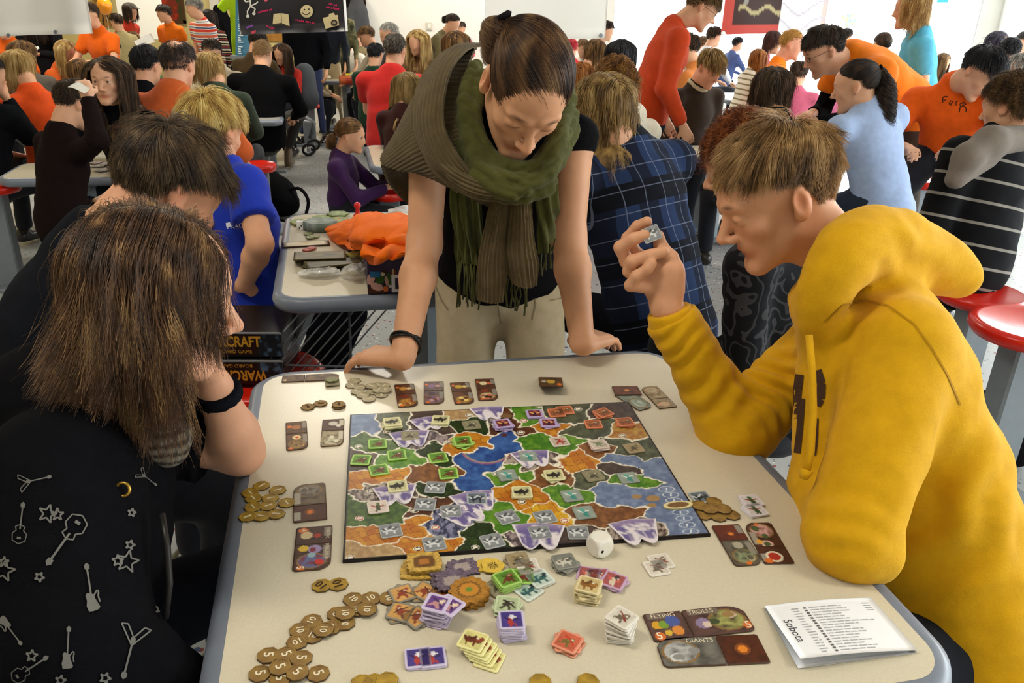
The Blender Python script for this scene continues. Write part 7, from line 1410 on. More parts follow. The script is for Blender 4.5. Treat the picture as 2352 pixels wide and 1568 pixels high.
flat('heart', [[(604, -4), (622, -4), (612, 5)]], cmat('#d85a6a', 'ink'), t); flat('arrow', [[(566, 62), (582, 56), (584, 60), (568, 66)]], cmat('#7a4a9a', 'ink'), t); flat('arrow', [[(578, 72), (590, 69), (588, 76), (580, 78)]], cmat('#c84a5a', 'ink'), t)
def marks(x, y, w, ang, seed, h=4.2):
    r_ = np.random.default_rng(seed); c_, s_ = math.cos(ang), math.sin(ang); out = []; u = -w/2
    while u < w/2:
        k = r_.integers(0, 3); g = [[(u, -h/2), (u, h/2)], [(u, h/2), (u+1.6, -h/2), (u+3, h/2)], [(u, h/2), (u+2.4, h/2), (u+2.4, -h*.1), (u, -h*.1)]][k]; out += stroke([(x+a*c_-b*s_, y+a*s_+b*c_) for a, b in g], 1.3); u += r_.uniform(3.2, 4.4)
    return out
for x, y, w_, a_ in ((609, 25, 30, -.2), (622, 62, 18, .3), (702, 49, 42, .17), (765, 10, 17, .2), (765, 18, 30, .15)): tag(flat('pink_writing', marks(x, y, w_, a_, int(x)), PNK, t), kind='stuff')
MB().tube([BP(786, -60, 0), BP(795, 72, 0)], .014, 6).build('edge_strip', cmat('#e6e6e6', 'plastic'), t)
# teal roll-up beside it
t, q, c = sheet('rollup', 'teal blue upright banner with white lettering left of the black banner', 'banner', [P(541, -60, 8.3), P(577, -60, 8.3), P(577, 130, 8.3), P(541, 130, 8.3)], mat('teal_vinyl', '#2a6d8c', rough=.45, spec=.35, nscale=3, namt=.06), None, 8, 20)
b = MB(); r_ = np.random.default_rng(6)
for k in range(24):
    y0 = 2+k*5.2; w0 = r_.uniform(5, 13)
    if k % 5 == 4: continue
    q4 = [P(x_, y_, 8.27)-c for x_, y_ in ((547, y0), (547+w0, y0+.4), (547+w0, y0+2.6), (547, y0+2.2))]; b.add(q4, [[3, 2, 1, 0]])
tag(b.build('white_lettering', cmat('#dfe8ea', 'ink'), t), kind='stuff')
MB().box(A([0, 0, 0])+P(559, 132, 8.3)-c-A([0, 0, .0]), (.24, .1, .04)).build('foot', M_GREY, t)
YBW = YB-.02
def wall_at(px, py, y=None): d = ray(px, py); return CAM+d*(((YBW if y is None else y)-CAM[1])/d[1])
def picture(label, x0, y0, x1, y1, pal, frame, seed, cat='picture', y=None):
    a, b_ = wall_at(x0, y1, y), wall_at(x1, y1, y); h = max(.3, wall_at(x0, y0, y)[2]-a[2]); pts = [a+[0, 0, h], b_+[0, 0, h], b_, a]; pts = [p-A([0, .02, 0]) for p in pts]
    def fn(u, v):
        p = np.stack([u*3+seed, v*4], -1); t_ = np.clip(fbm(p*1.6, 3, seed)*(len(pal))*1.15-.1, 0, len(pal)-1.001); i = t_.astype(int); return A([col(x) for x in pal])[i]
    t, q, c = sheet('picture', label, cat, pts, None, fn, 40, 40, .01)
    if frame:
        fb = MB()
        for p, r_ in ((0, 1), (1, 2), (2, 3), (3, 0)): fb.box((q[p]+q[r_])/2-c-A([0, .01, 0]), (abs(q[p]-q[r_])+.04)*A([1, 0, 1])+A([0, .03, 0]))
        fb.build('picture_frame', cmat(frame, 'plastic'), t)
picture('brown collage poster on the yellow wall behind the orange balloon', 224, -60, 263, 62, ['#5a3a20', '#8a6a34', '#a8743a', '#3a2a1c', '#7a2a1c'], None, 3)
picture('narrow red brown poster on the yellow wall', 283, -60, 318, 40, ['#5a2a1a', '#8a3a24', '#c8a05a', '#3a2a20'], None, 5)
picture('red and green painting in a dark frame on the yellow wall', 368, -60, 426, 50, ['#4a5a24', '#a8301c', '#7a2416', '#3a3a1a', '#c8501c'], '#4a2c18', 8)
picture('white notice sheet on the yellow wall', 486, 8, 508, 40, ['#efeae0', '#e6e0d2', '#cfc8b8'], None, 11, 'notice')
picture('dark brown picture high on the yellow wall, right of the black banner', 785, -50, 838, 8, ['#4a2c1c', '#6a4028', '#3a2018'], '#3a2418', 13)
picture('small bright coloured poster by the window', 1924, 52, 1958, 82, ['#e0b0c8', '#b0c8e8', '#f0e8b0', '#e8e8f0', '#c8b0d8'], None, 17, y=YB-.03)  # pale palette: overexposure by the window put into the print colours
picture('cyan notice at the top by the bright window', 2150, -30, 2176, 6, ['#4ac8e0', '#7ad8ea'], None, 19, y=YB-.03)
for i, (a, b_, h0, h1) in enumerate(((500, 700, 51, 90), (790, 850, 40, 72))):
    p0, p1 = wall_at(a, h1), wall_at(b_, h1); z0, z1 = sorted((p0[2], wall_at(a, h0)[2])); tag(MB().box(((p0[0]+p1[0])/2, YB-.02, (z0+z1)/2), (p1[0]-p0[0], .03, z1-z0)).build('coat_rail', M_WOOD), ('wooden coat rail behind the lime green tee', 'wooden coat rail left of the white wall')[i], 'coat rail')
def coat(px, py, zc, w, h, c, label):
    cl = Clay(.02, .06); o = P(px, py, zc); cl.cone(o+A([0, 0, h*.45]), o-A([0, 0, h*.5]), w*.22, w*.5, 0, flat=(A([0, 1., 0]), .5)); cl.cone(o+A([-w*.15, 0, h*.3]), o+A([-w*.42, -.02, -h*.25]), w*.14, w*.12, 0); cl.cone(o+A([w*.15, 0, h*.3]), o+A([w*.42, -.02, -h*.25]), w*.14, w*.12, 0)
    tag(cl.build('coat', cmat(c), None, colorize=False, post=lambda V, N, k: V+N*((fbm(V*[9, 9, 3], 3, 4)-.5)*.06)[:, None]), label, 'coat')
    return
coat(512, 95, 12.0, .5, .9, '#131316', 'black coat hanging on the rail left of the lime tee'); coat(530, 110, 12.1, .4, .8, '#1c1c20', 'dark coat hanging below the lime green tee')
coat(798, 62, 11.7, .45, .8, '#17171a', 'black coat hanging on the rail right of the black banner'); coat(822, 72, 11.5, .42, .9, '#4c4d50', 'grey coat hanging on the rail by the white wall')
# lime tee on a hanger
cl = Clay(.012, .03); o = P(553, 46, 9.2); cl.cone(o+A([0, 0, .3]), o-A([0, 0, .42]), .11, .14, 0, flat=(A([0, 1., 0]), .3))
for s_ in (-1, 1): cl.cone(o+A([s_*.07, 0, .27]), o+A([s_*.22, 0, .1]), .05, .055, 0, flat=(A([0, 1., 0]), .5), cut=2)
tg_ = thing('tee_shirt', 'lime green tee hanging up beside the teal banner', 'tee shirt', loc=tuple(o)); ob = cl.build('cloth', cmat('#a8d420'), None, colorize=False); ob.parent = tg_; ob.location = -o
b = MB(); b.tube([A([-.2, 0, .33]), A([0, 0, .4]), A([.2, 0, .33])], .008, 6); b.tube([A([0, 0, .4]), A([0, 0, 1.9])], .006, 6); b.build('hanger', M_GREY, tg_)
# orange balloon, flip chart, switch
bl = thing('balloon', 'orange balloon at the top of the yellow wall', 'balloon', loc=tuple(P(240, 14, 9.5))); cl = Clay(.012, .02); cl.ell((0, 0, 0), (.085, .085, .1), 0); cl.build('skin', mat('orange_latex', '#f09a1c', rough=.2, spec=.5, sss=.2), bl, colorize=False); MB().tube([A([0, 0, -.1]), A([.01, 0, -.16]), A([0, .02, -.9])], .003, 5).build('string', cmat('#e6e0d0'), bl)
fc = P(326, 60, 11.0); t = thing('flip_chart', 'white flip chart board standing behind the man in the cap', 'flip chart', loc=(fc[0], fc[1], 0)); MB().box((0, 0, 1.25), (.62, .03, .8), bev=.01).build('board', M_WHITE, t); MB().box((0, -.02, 1.66), (.66, .05, .04)).build('clamp_bar', M_GREY, t)
for s_ in (-1, 1): MB().tube([(s_*.25, 0, 1.0), (s_*.34, .15, .02)], .015, 6).build('leg', M_GREY, t)
sw = wall_at(986, 60, YB-.82); t = thing('wall_switch', 'small white switch box on the white wall', 'switch', loc=tuple(sw)); MB().box((0, 0, 0), (.09, .03, .11), bev=.008).build('plate', mat('switch_plastic', '#dcd6c4', rough=.4), t); MB().box((0, -.018, 0), (.04, .012, .06), bev=.004).build('rocker', M_WHITE, t)
# poster hanging before the windows
def fn(u, v):
    c0 = np.broadcast_to(col('#3a1c14'), u.shape+(3,)).copy(); w_ = u > .56; c0[w_] = col('#f2eef0'); e = (u < .1) | ((v > .92) & ~w_); c0[e] = col('#c8483c'); s1 = (np.abs(v-.8-.03*np.sin(u*26)) < .018) & (u > .14) & ~w_; c0[s1] = col('#b8a87a'); s2 = (np.abs(u-.18-.03*np.sin(v*20)) < .02) & (v < .75); c0[s2] = col('#9a9488')  # right half painted white: washout by the window light put into the colour
    bl_ = (u > .26) & (u < .54) & (v < .62); c0[bl_] = col('#1c100c'); ol_ = (np.abs(v-.64) < .02) & (u > .24) & (u < .54); c0[ol_] = col('#d86a34'); r_ = (u > .95); c0[r_] = col('#e8c8c0'); sc_ = w_ & (np.abs(((v*7+.4*np.sin(u*15)) % 1)-.5) < .06); c0[sc_] = col('#cfc6d2'); return c0
t, q, c = sheet('poster', 'dark poster with scrollwork and red border hanging before the bright window', 'poster', hung(1655, 1890, 79, 75, 10.2, 2.6), None, fn, 120, 60, .004, .012, 1.2); cords(t, c, q[:2])
for x, y in ((1661, 77), (1884, 73)): MB().lathe(P(x, y, 10.17)-c, [(.015, 0), (.03, .001), (.03, .006), (.01, .006)], 12, [RT, -UP, -FW]).build('grommet', M_WHITE, t, True)
# ---------------------------------------------------------------- second table: cloth, boxes, tiles, decks, bags
def net2(rows): return A([[T(x, y, z) for x, y, z in r] for r in rows])
oc = thing('orange_cloth', 'crumpled orange garment lying over the purple box on the second table', 'cloth', loc=tuple(T(860, 560, .86))); oq = A(oc.location)
def N2(rows): return net2(rows)-oq
OM = mat('orange_cotton', '#f06c08', rough=.8, spec=.15, nscale=20, namt=.06, bump=.25, bscale=300, sheen=.05)
patch('cloth', N2([[(796, 512, .79), (815, 497, .84), (860, 490, .87), (910, 488, .87), (965, 496, .85)], [(752, 522, .80), (800, 512, .86), (835, 498, .93), (900, 500, .95), (968, 510, .92)], [(750, 538, .79), (795, 540, .85), (828, 545, .93), (890, 540, .95), (965, 545, .92)], [(778, 560, .785), (812, 562, .84), (850, 566, .90), (895, 566, .92), (960, 566, .92)], [(802, 562, .83), (838, 570, .87), (860, 580, .90), (900, 578, .91), (955, 578, .91)]]), 90, 90, OM, oc, .006, lambda u, v: .022*(np.abs(fbm(np.stack([u*4+v*2, v*3], -1), 3, 5)-.5)*2-.3)+.006*np.sin(v*26+u*9))
patch('sleeve', N2([[(836, 568, .90), (870, 566, .92), (910, 566, .92), (955, 568, .92)], [(834, 584, .91), (872, 586, .925), (912, 582, .92), (955, 580, .92)], [(845, 607, .865), (880, 600, .905), (915, 592, .915), (955, 590, .915)]]), 50, 60, OM, oc, .006, lambda u, v: .008*np.sin(v*12+u*5)+.012*(fbm(np.stack([u*3, v*4], -1), 2, 8)-.5))
def game_box(name, label, o, x, y, size, m, open_=True, wall=.006):
    """card box with corner o, sides along x (right), y (back) and up"""
    t = thing(name, label, 'box', loc=tuple(o)); w, d, h = size; b = MB(); ax = [x, y, Z3]
    b.box(x*w/2+y*d/2+Z3*wall/2, (w, d, wall), ax); MB_ = [(x*w/2+y*wall/2, (w, wall, h)), (x*w/2+y*(d-wall/2), (w, wall, h)), (x*wall/2+y*d/2, (wall, d-2*wall, h)), (x*(w-wall/2)+y*d/2, (wall, d-2*wall, h))]
    for c_, s_ in MB_: b.box(c_+Z3*h/2, s_, ax)
    if not open_: b.box(x*w/2+y*d/2+Z3*(h-wall/2), (w-2*wall, d-2*wall, wall), ax)
    b.build('box_body', m, t); return t
o = T(846, 676, .783); PUR = mat('purple_card', '#2a1238', rough=.4, spec=.35, nscale=14, namt=.15)
pb_ = game_box('game_box', 'purple open game box overhanging the edge of the second table', o, EA, EB, (.34, .24, .115), PUR); f0 = -EB*.0015
def FB(u, v, lift=.001): return EA*u+Z3*v-EB*lift
flat('lid_rim', [[(0, .106), (.34, .106), (.34, .115), (0, .115)]], cmat('#e6e0d8', 'ink'), pb_, .001, FB)
def el(x, y, rx, ry, a=0, n=16): return [(x+rx*math.cos(k*6.283/n)*math.cos(a)-ry*math.sin(k*6.283/n)*math.sin(a), y+rx*math.cos(k*6.283/n)*math.sin(a)+ry*math.sin(k*6.283/n)*math.cos(a)) for k in range(n)]
def FBp(px, py, lift=.001): d = ray(px, py); s_ = ((o-CAM)@EB)/(d@EB); return CAM+d*s_-EB*lift-o
PK = cmat('#c9988a', 'ink')
for nm, sh_l, m_, lf in (('picture_ground', [[(846, 660), (852, 655), (885, 668), (884, 674), (847, 674)]], cmat('#4a2a1c', 'ink'), .0008), ('picture_arm', [el(852, 640, 9, 14, .3), el(866, 658, 15, 9, .25)], PK, .0010), ('picture_coat', [el(873, 642, 11, 9, -.4), el(894, 640, 6, 15, -.2)], cmat('#3a5a24', 'ink'), .0012), ('picture_cape', [el(888, 645, 4, 12, -.2)], PK, .0014), ('picture_head', [el(879, 629, 5, 5)], cmat('#cfc09a', 'ink'), .0016), ('picture_hat', [el(884, 623, 8, 3.5, .3)], cmat('#3a2a1c', 'ink'), .0018), ('picture_glow', [el(886, 663, 6, 7)], cmat('#c86a34', 'ink'), .0014), ('picture_glove', [el(896, 657, 4, 3.5)], cmat('#d8cfc8', 'ink'), .0016), ('picture_badge', [[(849, 623), (873, 623), (873, 636), (849, 636)]], cmat('#2f6a98', 'ink'), .0020), ('picture_seal', [el(904, 626, 7, 8)], cmat('#7a3c18', 'ink'), .0012)): flat(nm, sh_l, m_, pb_, lf, FBp)
text('I', FBp(903, 626, .002), EA, Z3, .03, cmat('#e0cfa8', 'ink'), pb_, ext=.004); text('D', FBp(918, 652, .0024), EA, Z3, .07, cmat('#e8e2e4', 'ink'), pb_, ext=.004, bold=.02)
MB().box(EA*.18+EB*.12+Z3*.1, (.26, .14, .03), [EA, EB, Z3], .008).build('black_tray', mat('black_tray', '#121214', rough=.4), pb_)
o = T(800, 583, .783); game_box('game_box', 'dark purple box half hidden under the orange garment', o, EA, EB, (.2, .13, .05), mat('dark_purple_card', '#24102c', rough=.45, nscale=10), False)
def slab(name, label, px, py, w, d, h, c1, c2, seed, rz=0, hexa=False, cat='tile', z=.783, group=None, frame=None):
    n = 18; u, v = np.meshgrid(np.linspace(-1, 1, n), np.linspace(-1, 1, n), indexing='ij'); p = np.stack([u, v], -1); cc = mixc(np.broadcast_to(col(c1), u.shape+(3,)), col(c2), np.clip(fbm(p*2.5+seed, 3, seed)*2.2-.6, 0, 1))
    if frame: e = np.maximum(np.abs(u)*1.0, np.abs(v)) > .84; cc[e] = col(frame)
    U, V_ = u, v
    if hexa: k = np.hypot(u, v)+1e-9; a = np.arctan2(v, u); m_ = np.maximum(np.abs(u), np.abs(v)); oc_ = math.cos(math.pi/6)/np.cos((a % (math.pi/3))-math.pi/6); U = u/k*m_*oc_; V_ = v/k*m_*oc_
    top = np.stack([U*w/2, V_*d/2, np.full_like(u, h)], -1).reshape(-1, 3); bot = top.copy(); bot[:, 2] = 0; k = n*n; rim = [i*n for i in range(n)]+[(n-1)*n+j for j in range(1, n)]+[i*n+n-1 for i in range(n-2, -1, -1)]+[j for j in range(n-2, 0, -1)]; F = grid_faces(n, n)
    s_ = A([[rim[i], rim[(i+1) % len(rim)], k+rim[(i+1) % len(rim)], k+rim[i]] for i in range(len(rim))]); ob = mesh_np(name, np.concatenate([top, bot]), np.concatenate([F, F[:, ::-1]+k, s_[:, ::-1]]), VC, None, np.concatenate([cc.reshape(-1, 3)]*2), smooth=False)
    ob.location = T(px, py, z); ob.rotation_euler[2] = TA+rz; return tag(ob, label, cat, group)
for a in ((776, 493, 'olive hexagon tile at the far rim of the second table', .1), (743, 502, 'left olive hexagon tile of the pair behind the green strip', .12), (772, 502, 'right olive hexagon tile of the pair behind the green strip', .11)): slab('hex_tile', a[2], a[0], a[1], .085, .08, .006, '#4a5a2a', '#8a9a5a', int(a[0]), 0, True, z=.783+(a[0] > 760)*.0015+(a[0] > 774)*.006)
for i, (x, y) in enumerate(((690, 513), (712, 512), (735, 511), (758, 510), (780, 508))): slab('terrain_tile', f'green terrain strip piece on the second table, {NTH[i]} from the left', x, y, .075, .08, .008, '#4a7a2a', '#a88a4a', 60+i, .1*i, True, z=.783+i*.0012)
slab('hex_tile', 'grey green hexagon pile by the orange garment', 736, 526, .12, .1, .03, '#5a6a5a', '#8a948a', 71, 0, True)
for i, (x, y) in enumerate(((709, 538), (713, 546), (722, 544))): slab('token', ('small green token on the second table', 'left olive token of the pair on the second table', 'right olive token of the pair on the second table')[i], x, y, .035, .035, .004, '#5a6434', '#8a8a5a', 80+i, 0, True, 'token', z=.783+i*.001)
slab('bone_card', 'cream and brown framed strip card on the second table', 703, 561, .15, .05, .003, '#d8ccb0', '#b89a5a', 85, .1, cat='card', frame='#4a3424')
for i, (x, y) in enumerate(((705, 575), (716, 571))): slab('token', ('left red token on the second table', 'right red token on the second table')[i], x, y, .032, .032, .004, '#8a2a24', '#b8584a', 88+i, 0, True, 'token', z=.783+i*.001)
for i in range(7): slab('playing_card', f'dark card with gold print in the tidy deck, {ORD[6-i]} of seven', 735, 588, .155, .075, .0035, '#3a342c', '#6d6138' if i == 6 else '#3f382e', 90, 0, cat='card', z=.783+i*.0036, group='dark cards on the second table')
for i in range(6): slab('playing_card', f'dark card with gold print in the slid deck, {ORD[5-i]} of six', 757+i*2, 606-i*.5, .165, .065, .003, '#3a362c', '#665c36', 95+i, .06*i-.1, cat='card', z=.783+i*.0032, group='dark cards on the second table')
slab('token', 'small yellow green heap of tokens left of the purple box', 822, 590, .07, .06, .012, '#7a7a3a', '#b8a84a', 99, 0, True, 'token')
# clear bags, pawn, paper
BAG = bpy.data.materials.new('clear_film'); BAG.use_nodes = True; _n = BAG.node_tree; _b = _n.nodes['Principled BSDF']; _b.inputs['Base Color'].default_value = (.85, .84, .8, 1); _b.inputs['Roughness'].default_value = .12; _b.inputs['Alpha'].default_value = .45
for lab, rows in (('flat clear plastic bag lying in front of the card decks', [[(690, 620, .79), (725, 613, .80), (770, 612, .795)], [(685, 630, .79), (730, 625, .806), (780, 622, .80)], [(690, 636, .785), (735, 636, .79), (785, 634, .787)]]), ('puffed clear plastic bag beside the purple box', [[(790, 612, .80), (812, 604, .82), (838, 603, .80)], [(785, 625, .80), (812, 620, .83), (840, 617, .81)], [(782, 635, .786), (812, 635, .79), (840, 634, .787)]])):
    g = net2(rows); c = g.mean((0, 1)); t = thing('plastic_bag', lab, 'bag', loc=tuple(c)); patch('film', g-c, 30, 36, BAG, t, .002, lambda u, v: .012*(fbm(np.stack([u*6, v*6], -1), 3, 4)-.5))
pw = thing('pawn', 'shiny red pawn standing behind the orange garment', 'pawn', loc=tuple(T(822, 498, .783))); MB().lathe((0, 0, 0), [(.016, 0), (.017, .006), (.009, .014), (.007, .03), (.010, .034), (.001, .0345)], 18).build('base', cmat('#c81414', 'plastic'), pw, True); cl = Clay(.003, .002); cl.ell((0, 0, .043), .013, 0); cl.build('knob', cmat('#d81818', 'plastic'), pw, colorize=False)
g = net2([[(890, 482, .80), (930, 472, .84), (960, 478, .82)], [(900, 488, .79), (935, 490, .82), (965, 492, .80)]]); c = g.mean((0, 1)); t = thing('paper', 'crumpled white paper behind the orange garment', 'paper', loc=tuple(c)); patch('sheet', g-c, 20, 24, mat('white_copy_paper', '#f4f4f6'), t, .001, lambda u, v: .02*(fbm(np.stack([u*4, v*4], -1), 2, 3)-.5))
# wire rack and slanted leg under the second table
t2 = [o for o in C.objects if o.get('label', '').startswith('cream table behind the standing woman')][0]; tl_ = A(t2.location); Rz = A([[math.cos(TA), math.sin(TA), 0], [-math.sin(TA), math.cos(TA), 0], [0, 0, 1]])
rk = bpy.data.objects.new('wire_rack', None); C.objects.link(rk); rk.parent = t2
loc_ = lambda p: Rz@(A(p)-tl_)
for i in range(9):
    b = MB(); x = 650+i*24; b.tube([loc_(P(x+60, 694, 2.30)), loc_(P(x-75, 850, 2.33))], .0024, 6); b.build('rod', mat('rack_wire', '#85898f', rough=.35, metal=.6), rk, True)
MB().tube([loc_(P(802, 694, 2.28)), loc_(P(806, 842, 2.32))], .0045, 6).build('rack_post', M_DGREY, rk, True); MB().tube([loc_(P(640, 838, 2.33)), loc_(P(806, 842, 2.32))], .0035, 6).build('rack_bar', M_DGREY, rk, True)
MB().tube([loc_(P(716, 690, 2.5)), loc_(P(640, 860, 2.55))], .026, 4).build('leg', M_GREY, t2)
# two dark boxed games on the red stool, their lettering facing the camera
o = P(500, 884, 2.33); x = nrm(A([RT[0], RT[1], 0])+A([0, .06, 0])); y = np.cross(Z3, x); wd, hh_ = 152/FPX*2.33, 58/FPX*2.33*1.07; DB = mat('black_box_print', '#14100f', rough=.35, spec=.4, nscale=20, namt=.3); GLD = cmat('#c8922a', 'ink')
for i, (rev, lab) in enumerate(((1, 'black game box with gold lettering upside down, lower one on the stool'), (0, 'black game box with gold lettering, upper one on the stool'))):
    oo = o+Z3*(i*(hh_+.004))+y*(.012*i); t = thing('game_box', lab, 'box', loc=tuple(oo)); MB().box(x*wd/2+y*.11+Z3*hh_/2, (wd, .22, hh_), [x, y, Z3], .003).build('box_body', DB, t); F_ = lambda u, v, l=.0012: x*u*wd+Z3*v*hh_-y*l
    flat('title_panel', [[(.02, .1), (.62, .1), (.62, .9), (.02, .9)]], cmat('#2a1510', 'ink'), t, .0008, F_); sg = -1 if rev else 1
    text('WARCRAFT', F_(.24 if not rev else .3, .62 if not rev else .42), x*sg, Z3*sg, .044, GLD, t, ext=.004, bold=.03, sx=.72); text('BOARD GAME', F_(.3, .24 if not rev else .8), x*sg, Z3*sg, .015, GLD, t, ext=.004)
    n = 16; u, v = np.meshgrid(np.linspace(.66, .98, n), np.linspace(.06, .94, n), indexing='ij'); g = (x*(u*wd)[..., None]+Z3*(v*hh_)[..., None]-y*.0012); cc = mixc(np.broadcast_to(col('#0c1018'), u.shape+(3,)), col('#5a7a98'), np.clip(fbm(np.stack([u*16, v*6], -1), 3, 7+i)*2.4-1.2, 0, 1)); mesh_np('cover_art', g.reshape(-1, 3), grid_faces(n, n), VC, t, cc.reshape(-1, 3), smooth=False)
    MB().box(x*wd/2+Z3*(hh_-.002)-y*.001, (wd, .002, .004), [x, y, Z3]).build('lid_edge', cmat('#8a8c90', 'plastic'), t)
# black rucksack on the floor
fb_ = P(638, 490, 6.0); fb_ = A([fb_[0], fb_[1], 0]); t = thing('rucksack', 'black rucksack slumped on the floor left of the second table', 'bag', loc=tuple(fb_)); cl = Clay(.012, .06); cl.ell((0, 0, .14), (.15, .13, .15), 0); cl.ell((-.08, .02, .22), (.11, .1, .12), 0); cl.ell((.08, -.06, .1), (.1, .08, .09), 0); cl.clip.append((A([0, 0, .003]), -Z3)); cl.build('body', cmat('#121214'), t, colorize=False, post=lambda V, N, k: V+N*((fbm(V*11, 3, 4)-.5)*.03)[:, None])
for pts in ([(.1, -.06, .2), (.2, -.08, .22), (.26, -.1, .14), (.24, -.12, .03)], [(.0, -.12, .02), (.12, -.2, .006), (.26, -.22, .006)]): MB().tube(catmull(pts, 12), .012, 6).build('strap', cmat('#1a1a1c'), t, True)
# buggy
bg = P(700, 330, 8.1); bg = A([bg[0], bg[1], 0]); k_ = .78; t = thing('buggy', 'grey and red folding buggy with black wheels beside the man in black', 'buggy', loc=tuple(bg)); BQ_ = lambda px, py, dz=0: P(px, py, 8.1+dz)-bg
ALU = mat('brushed_aluminium', '#b8bcc0', rough=.3, metal=.8)
for nm, pts, r_, m_ in (('frame_tube', [(668, 236), (690, 262), (722, 282)], .02, ALU), ('frame_tube', [(722, 282), (688, 276), (672, 268)], .018, ALU), ('frame_tube', [(722, 282), (712, 318)], .018, M_DGREY), ('push_bar', [(640, 150), (668, 215), (690, 262)], .014, M_DGREY), ('lime_strap', [(690, 222), (703, 206), (710, 200)], .014, cmat('#c8e030'))): MB().tube([BQ_(*p) for p in pts], r_, 8).build(nm, m_, t, True)
cl = Clay(.02, .05); cl.cone(BQ_(700, 175), BQ_(708, 225), .13, .12, 0, flat=(A([1., 0, 0]), .8)); cl.cone(BQ_(708, 225), BQ_(672, 232), .1, .07, 0); cl.build('seat_shell', cmat('#4a4e54'), t, colorize=False); cl = Clay(.02, .03); cl.ell(BQ_(666, 222), .06, 0); cl.build('red_cushion', cmat('#b82230'), t, colorize=False)
for px, py, dz in ((708, 322, 0), (719, 312, .25), (664, 318, .1), (672, 306, .5)):
    c = BQ_(px, py, dz); c[2] = .065; b = MB(); a = np.linspace(0, 2*math.pi, 19)[:-1]; b.tube([c+A([.25*math.cos(s_)*.19, math.cos(s_)*.05, math.sin(s_)*.05]) for s_ in a], .014, 7, closed=True); w_ = b.build('wheel', mat('tyre_rubber', '#1a1a1b', rough=.7), t, True); MB().lathe(c, [(.03, -.012), (.032, 0), (.03, .012)], 12, [[0, 0, 1.], [.0, 1., 0], [1., 0, 0]]).build('hub', ALU, w_)
# far table goods
def at_far(px, py, z): return T(px, py, z)
for nm, lab, cat, px, py, w, d, h, c1, c2 in (('game_board', 'yellow game board on the far table of the boy in white', 'game board', 812, 172, .3, .22, .02, '#e8d23a', '#c8a82a'), ('game_box', 'red brown game box at the front of the far table', 'box', 808, 192, .26, .2, .07, '#a8301c', '#c86a2a'), ('game_card', 'red card on the far table', 'card', 742, 172, .12, .1, .006, '#c83a2a', '#d86a5a'), ('bottle', 'dark bottle on the far table', 'bottle', 724, 168, .05, .05, .16, '#1c1a1c', '#3a2a2a')):
    slab(nm, lab, px, py, w, d, h, c1, c2, int(px), .05, cat=cat, z=BZ+.003)
for i, (px, py) in enumerate(((225, 382), (245, 378), (262, 384), (236, 392), (220, 374))): slab('tile', f'dark printed tile on the table of the boy in dark brown, {NTH[sorted([225,245,262,236,220]).index(px)]} from the left', px, py, .07, .05, .004, '#5a4a44', '#a89a94', 140+i, .3*i, z=BZ+.003)
def held(label, name, cat, pts, c='#f0eee8'):
    q = A([P(*p) for p in pts]); c0 = q.mean(0); t = thing(name, label, cat, loc=tuple(c0)); patch('sheet', A([[q[0]-c0, q[1]-c0], [q[3]-c0, q[2]-c0]]), 10, 10, cmat(c, 'paper'), t, .002, lambda u, v: .006*np.sin(u*4+v*2)); return t
held('white sheet with small drawings held up above the heads', 'paper', 'paper', ((308, 95, 8.0), (347, 77, 8.0), (357, 96, 8.0), (316, 108, 8.0)))
held('notepad held by the woman in the olive jacket', 'notepad', 'notepad', ((60, 117, 6.6), (88, 107, 6.6), (91, 110, 6.5), (64, 121, 6.5)))
held('white printed card held on the head of the boy in dark brown', 'card', 'card', ((156, 200, 3.5), (184, 190, 3.5), (206, 200, 3.42), (192, 212, 3.4)))
held('white paper on the table of the writing boy in orange', 'paper', 'paper', tuple((*proj(T(x, y, BZ+.004))[0], float(proj(T(x, y, BZ+.004))[1])) for x, y in ((2150, 296), (2195, 292), (2205, 300), (2158, 304))))
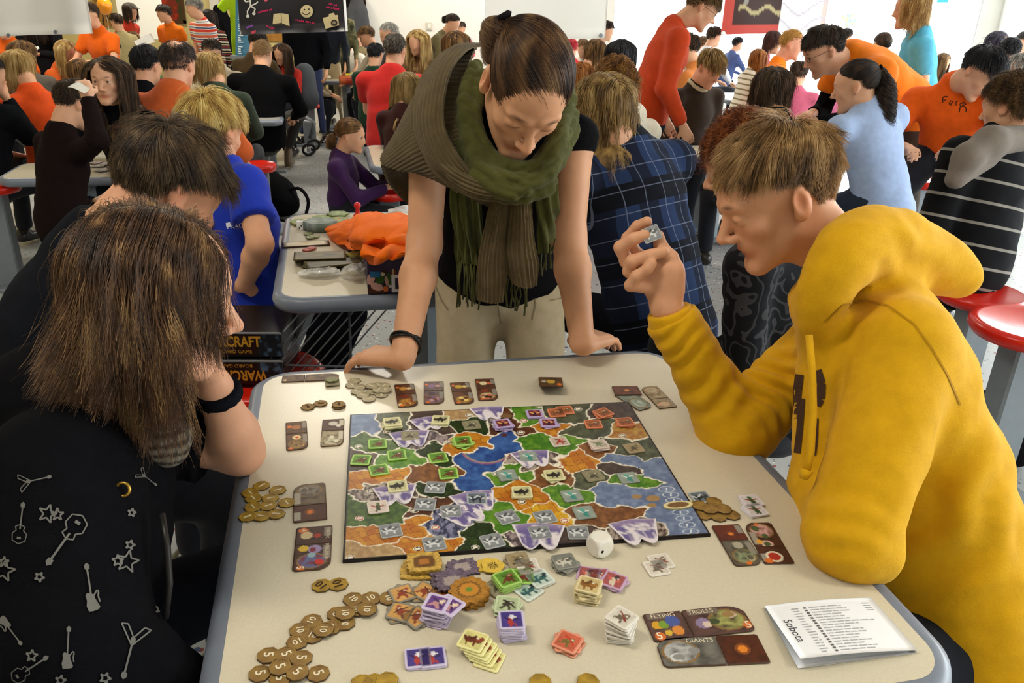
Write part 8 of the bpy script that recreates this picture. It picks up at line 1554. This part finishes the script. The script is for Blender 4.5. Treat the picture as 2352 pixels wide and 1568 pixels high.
bgp = P(2335, 850, 2.9); t = thing('shoulder_bag', 'black bag on the floor behind the yellow hoodie', 'bag', loc=(bgp[0], bgp[1], 0)); cl = Clay(.012, .04); cl.ell((0, 0, .13), (.2, .16, .14), 0); cl.ell((.06, -.04, .22), (.13, .1, .08), 0); cl.clip.append((A([0, 0, .003]), -Z3)); cl.build('body', cmat('#141316'), t, colorize=False); MB().tube(catmull([(-.1, -.1, .2), (-.02, -.18, .26), (.1, -.16, .22)], 10), .012, 6).build('strap', cmat('#d8d4c4'), t, True)
# prints on the crowd's garments
garment_print(tb, stroke([(2166, 236), (2164, 228), (2168, 222), (2178, 222)], 2.5)+stroke([(2165, 230), (2173, 230)], 2)+stroke([(2182, 240), (2190, 235), (2184, 231), (2180, 238), (2187, 243)], 2)+stroke([(2196, 243), (2196, 233), (2201, 232)], 2)+stroke([(2208, 236), (2204, 241), (2209, 245), (2213, 240), (2208, 236)], 2)+stroke([(2203, 258), (2205, 247), (2213, 242), (2219, 249), (2219, 257)], 3)+stroke([(2209, 238), (2214, 235), (2219, 240)], 2.5), 'chest_print', cmat('#4a2412', 'ink'))

# lettering and marks printed on garments, dropped onto the cloth letter by letter
def text_print(d, s_, px, py, size, ang, m, name='chest_lettering', bv=None, lift=.002):
    V, F = text_mesh(s_, 0); bv = bv or bvh_world(d); c_, sn = math.cos(ang), math.sin(ang); pts = []
    for x, y, z in V*size:
        q_ = on_surface(bv, px+x*c_+y*sn, py+x*sn-y*c_, lift)
        if q_ is None: return
        pts.append(q_-d['inv'])
    mesh_np(name, pts, F, m, d['root'], smooth=False)
text_print(bb, 'FRAGN', 546, 518, 15, -.14, cmat('#dfe2ee', 'ink'), bv=ww)
garment_print(pum, [[(330, 170), (338, 174), (344, 170.5), (348, 167.5), (346.5, 172), (343.5, 174.5), (346, 179), (343, 180), (339.5, 177), (334, 174.5)]], 'cat_logo', cmat('#e8e8ea', 'ink'))
gv = bvh_world(grl); garment_print(grl, stroke([(258, 286), (264, 294), (272, 288)], 3)+stroke([(264, 302), (280, 300)], 3), 'chest_print', cmat('#8a3a3e', 'ink'), bv=gv); garment_print(grl, stroke([(256, 312), (270, 316), (284, 312)], 3)+stroke([(266, 326), (282, 324)], 2.5), 'chest_print', cmat('#9a9a9c', 'ink'), bv=gv)
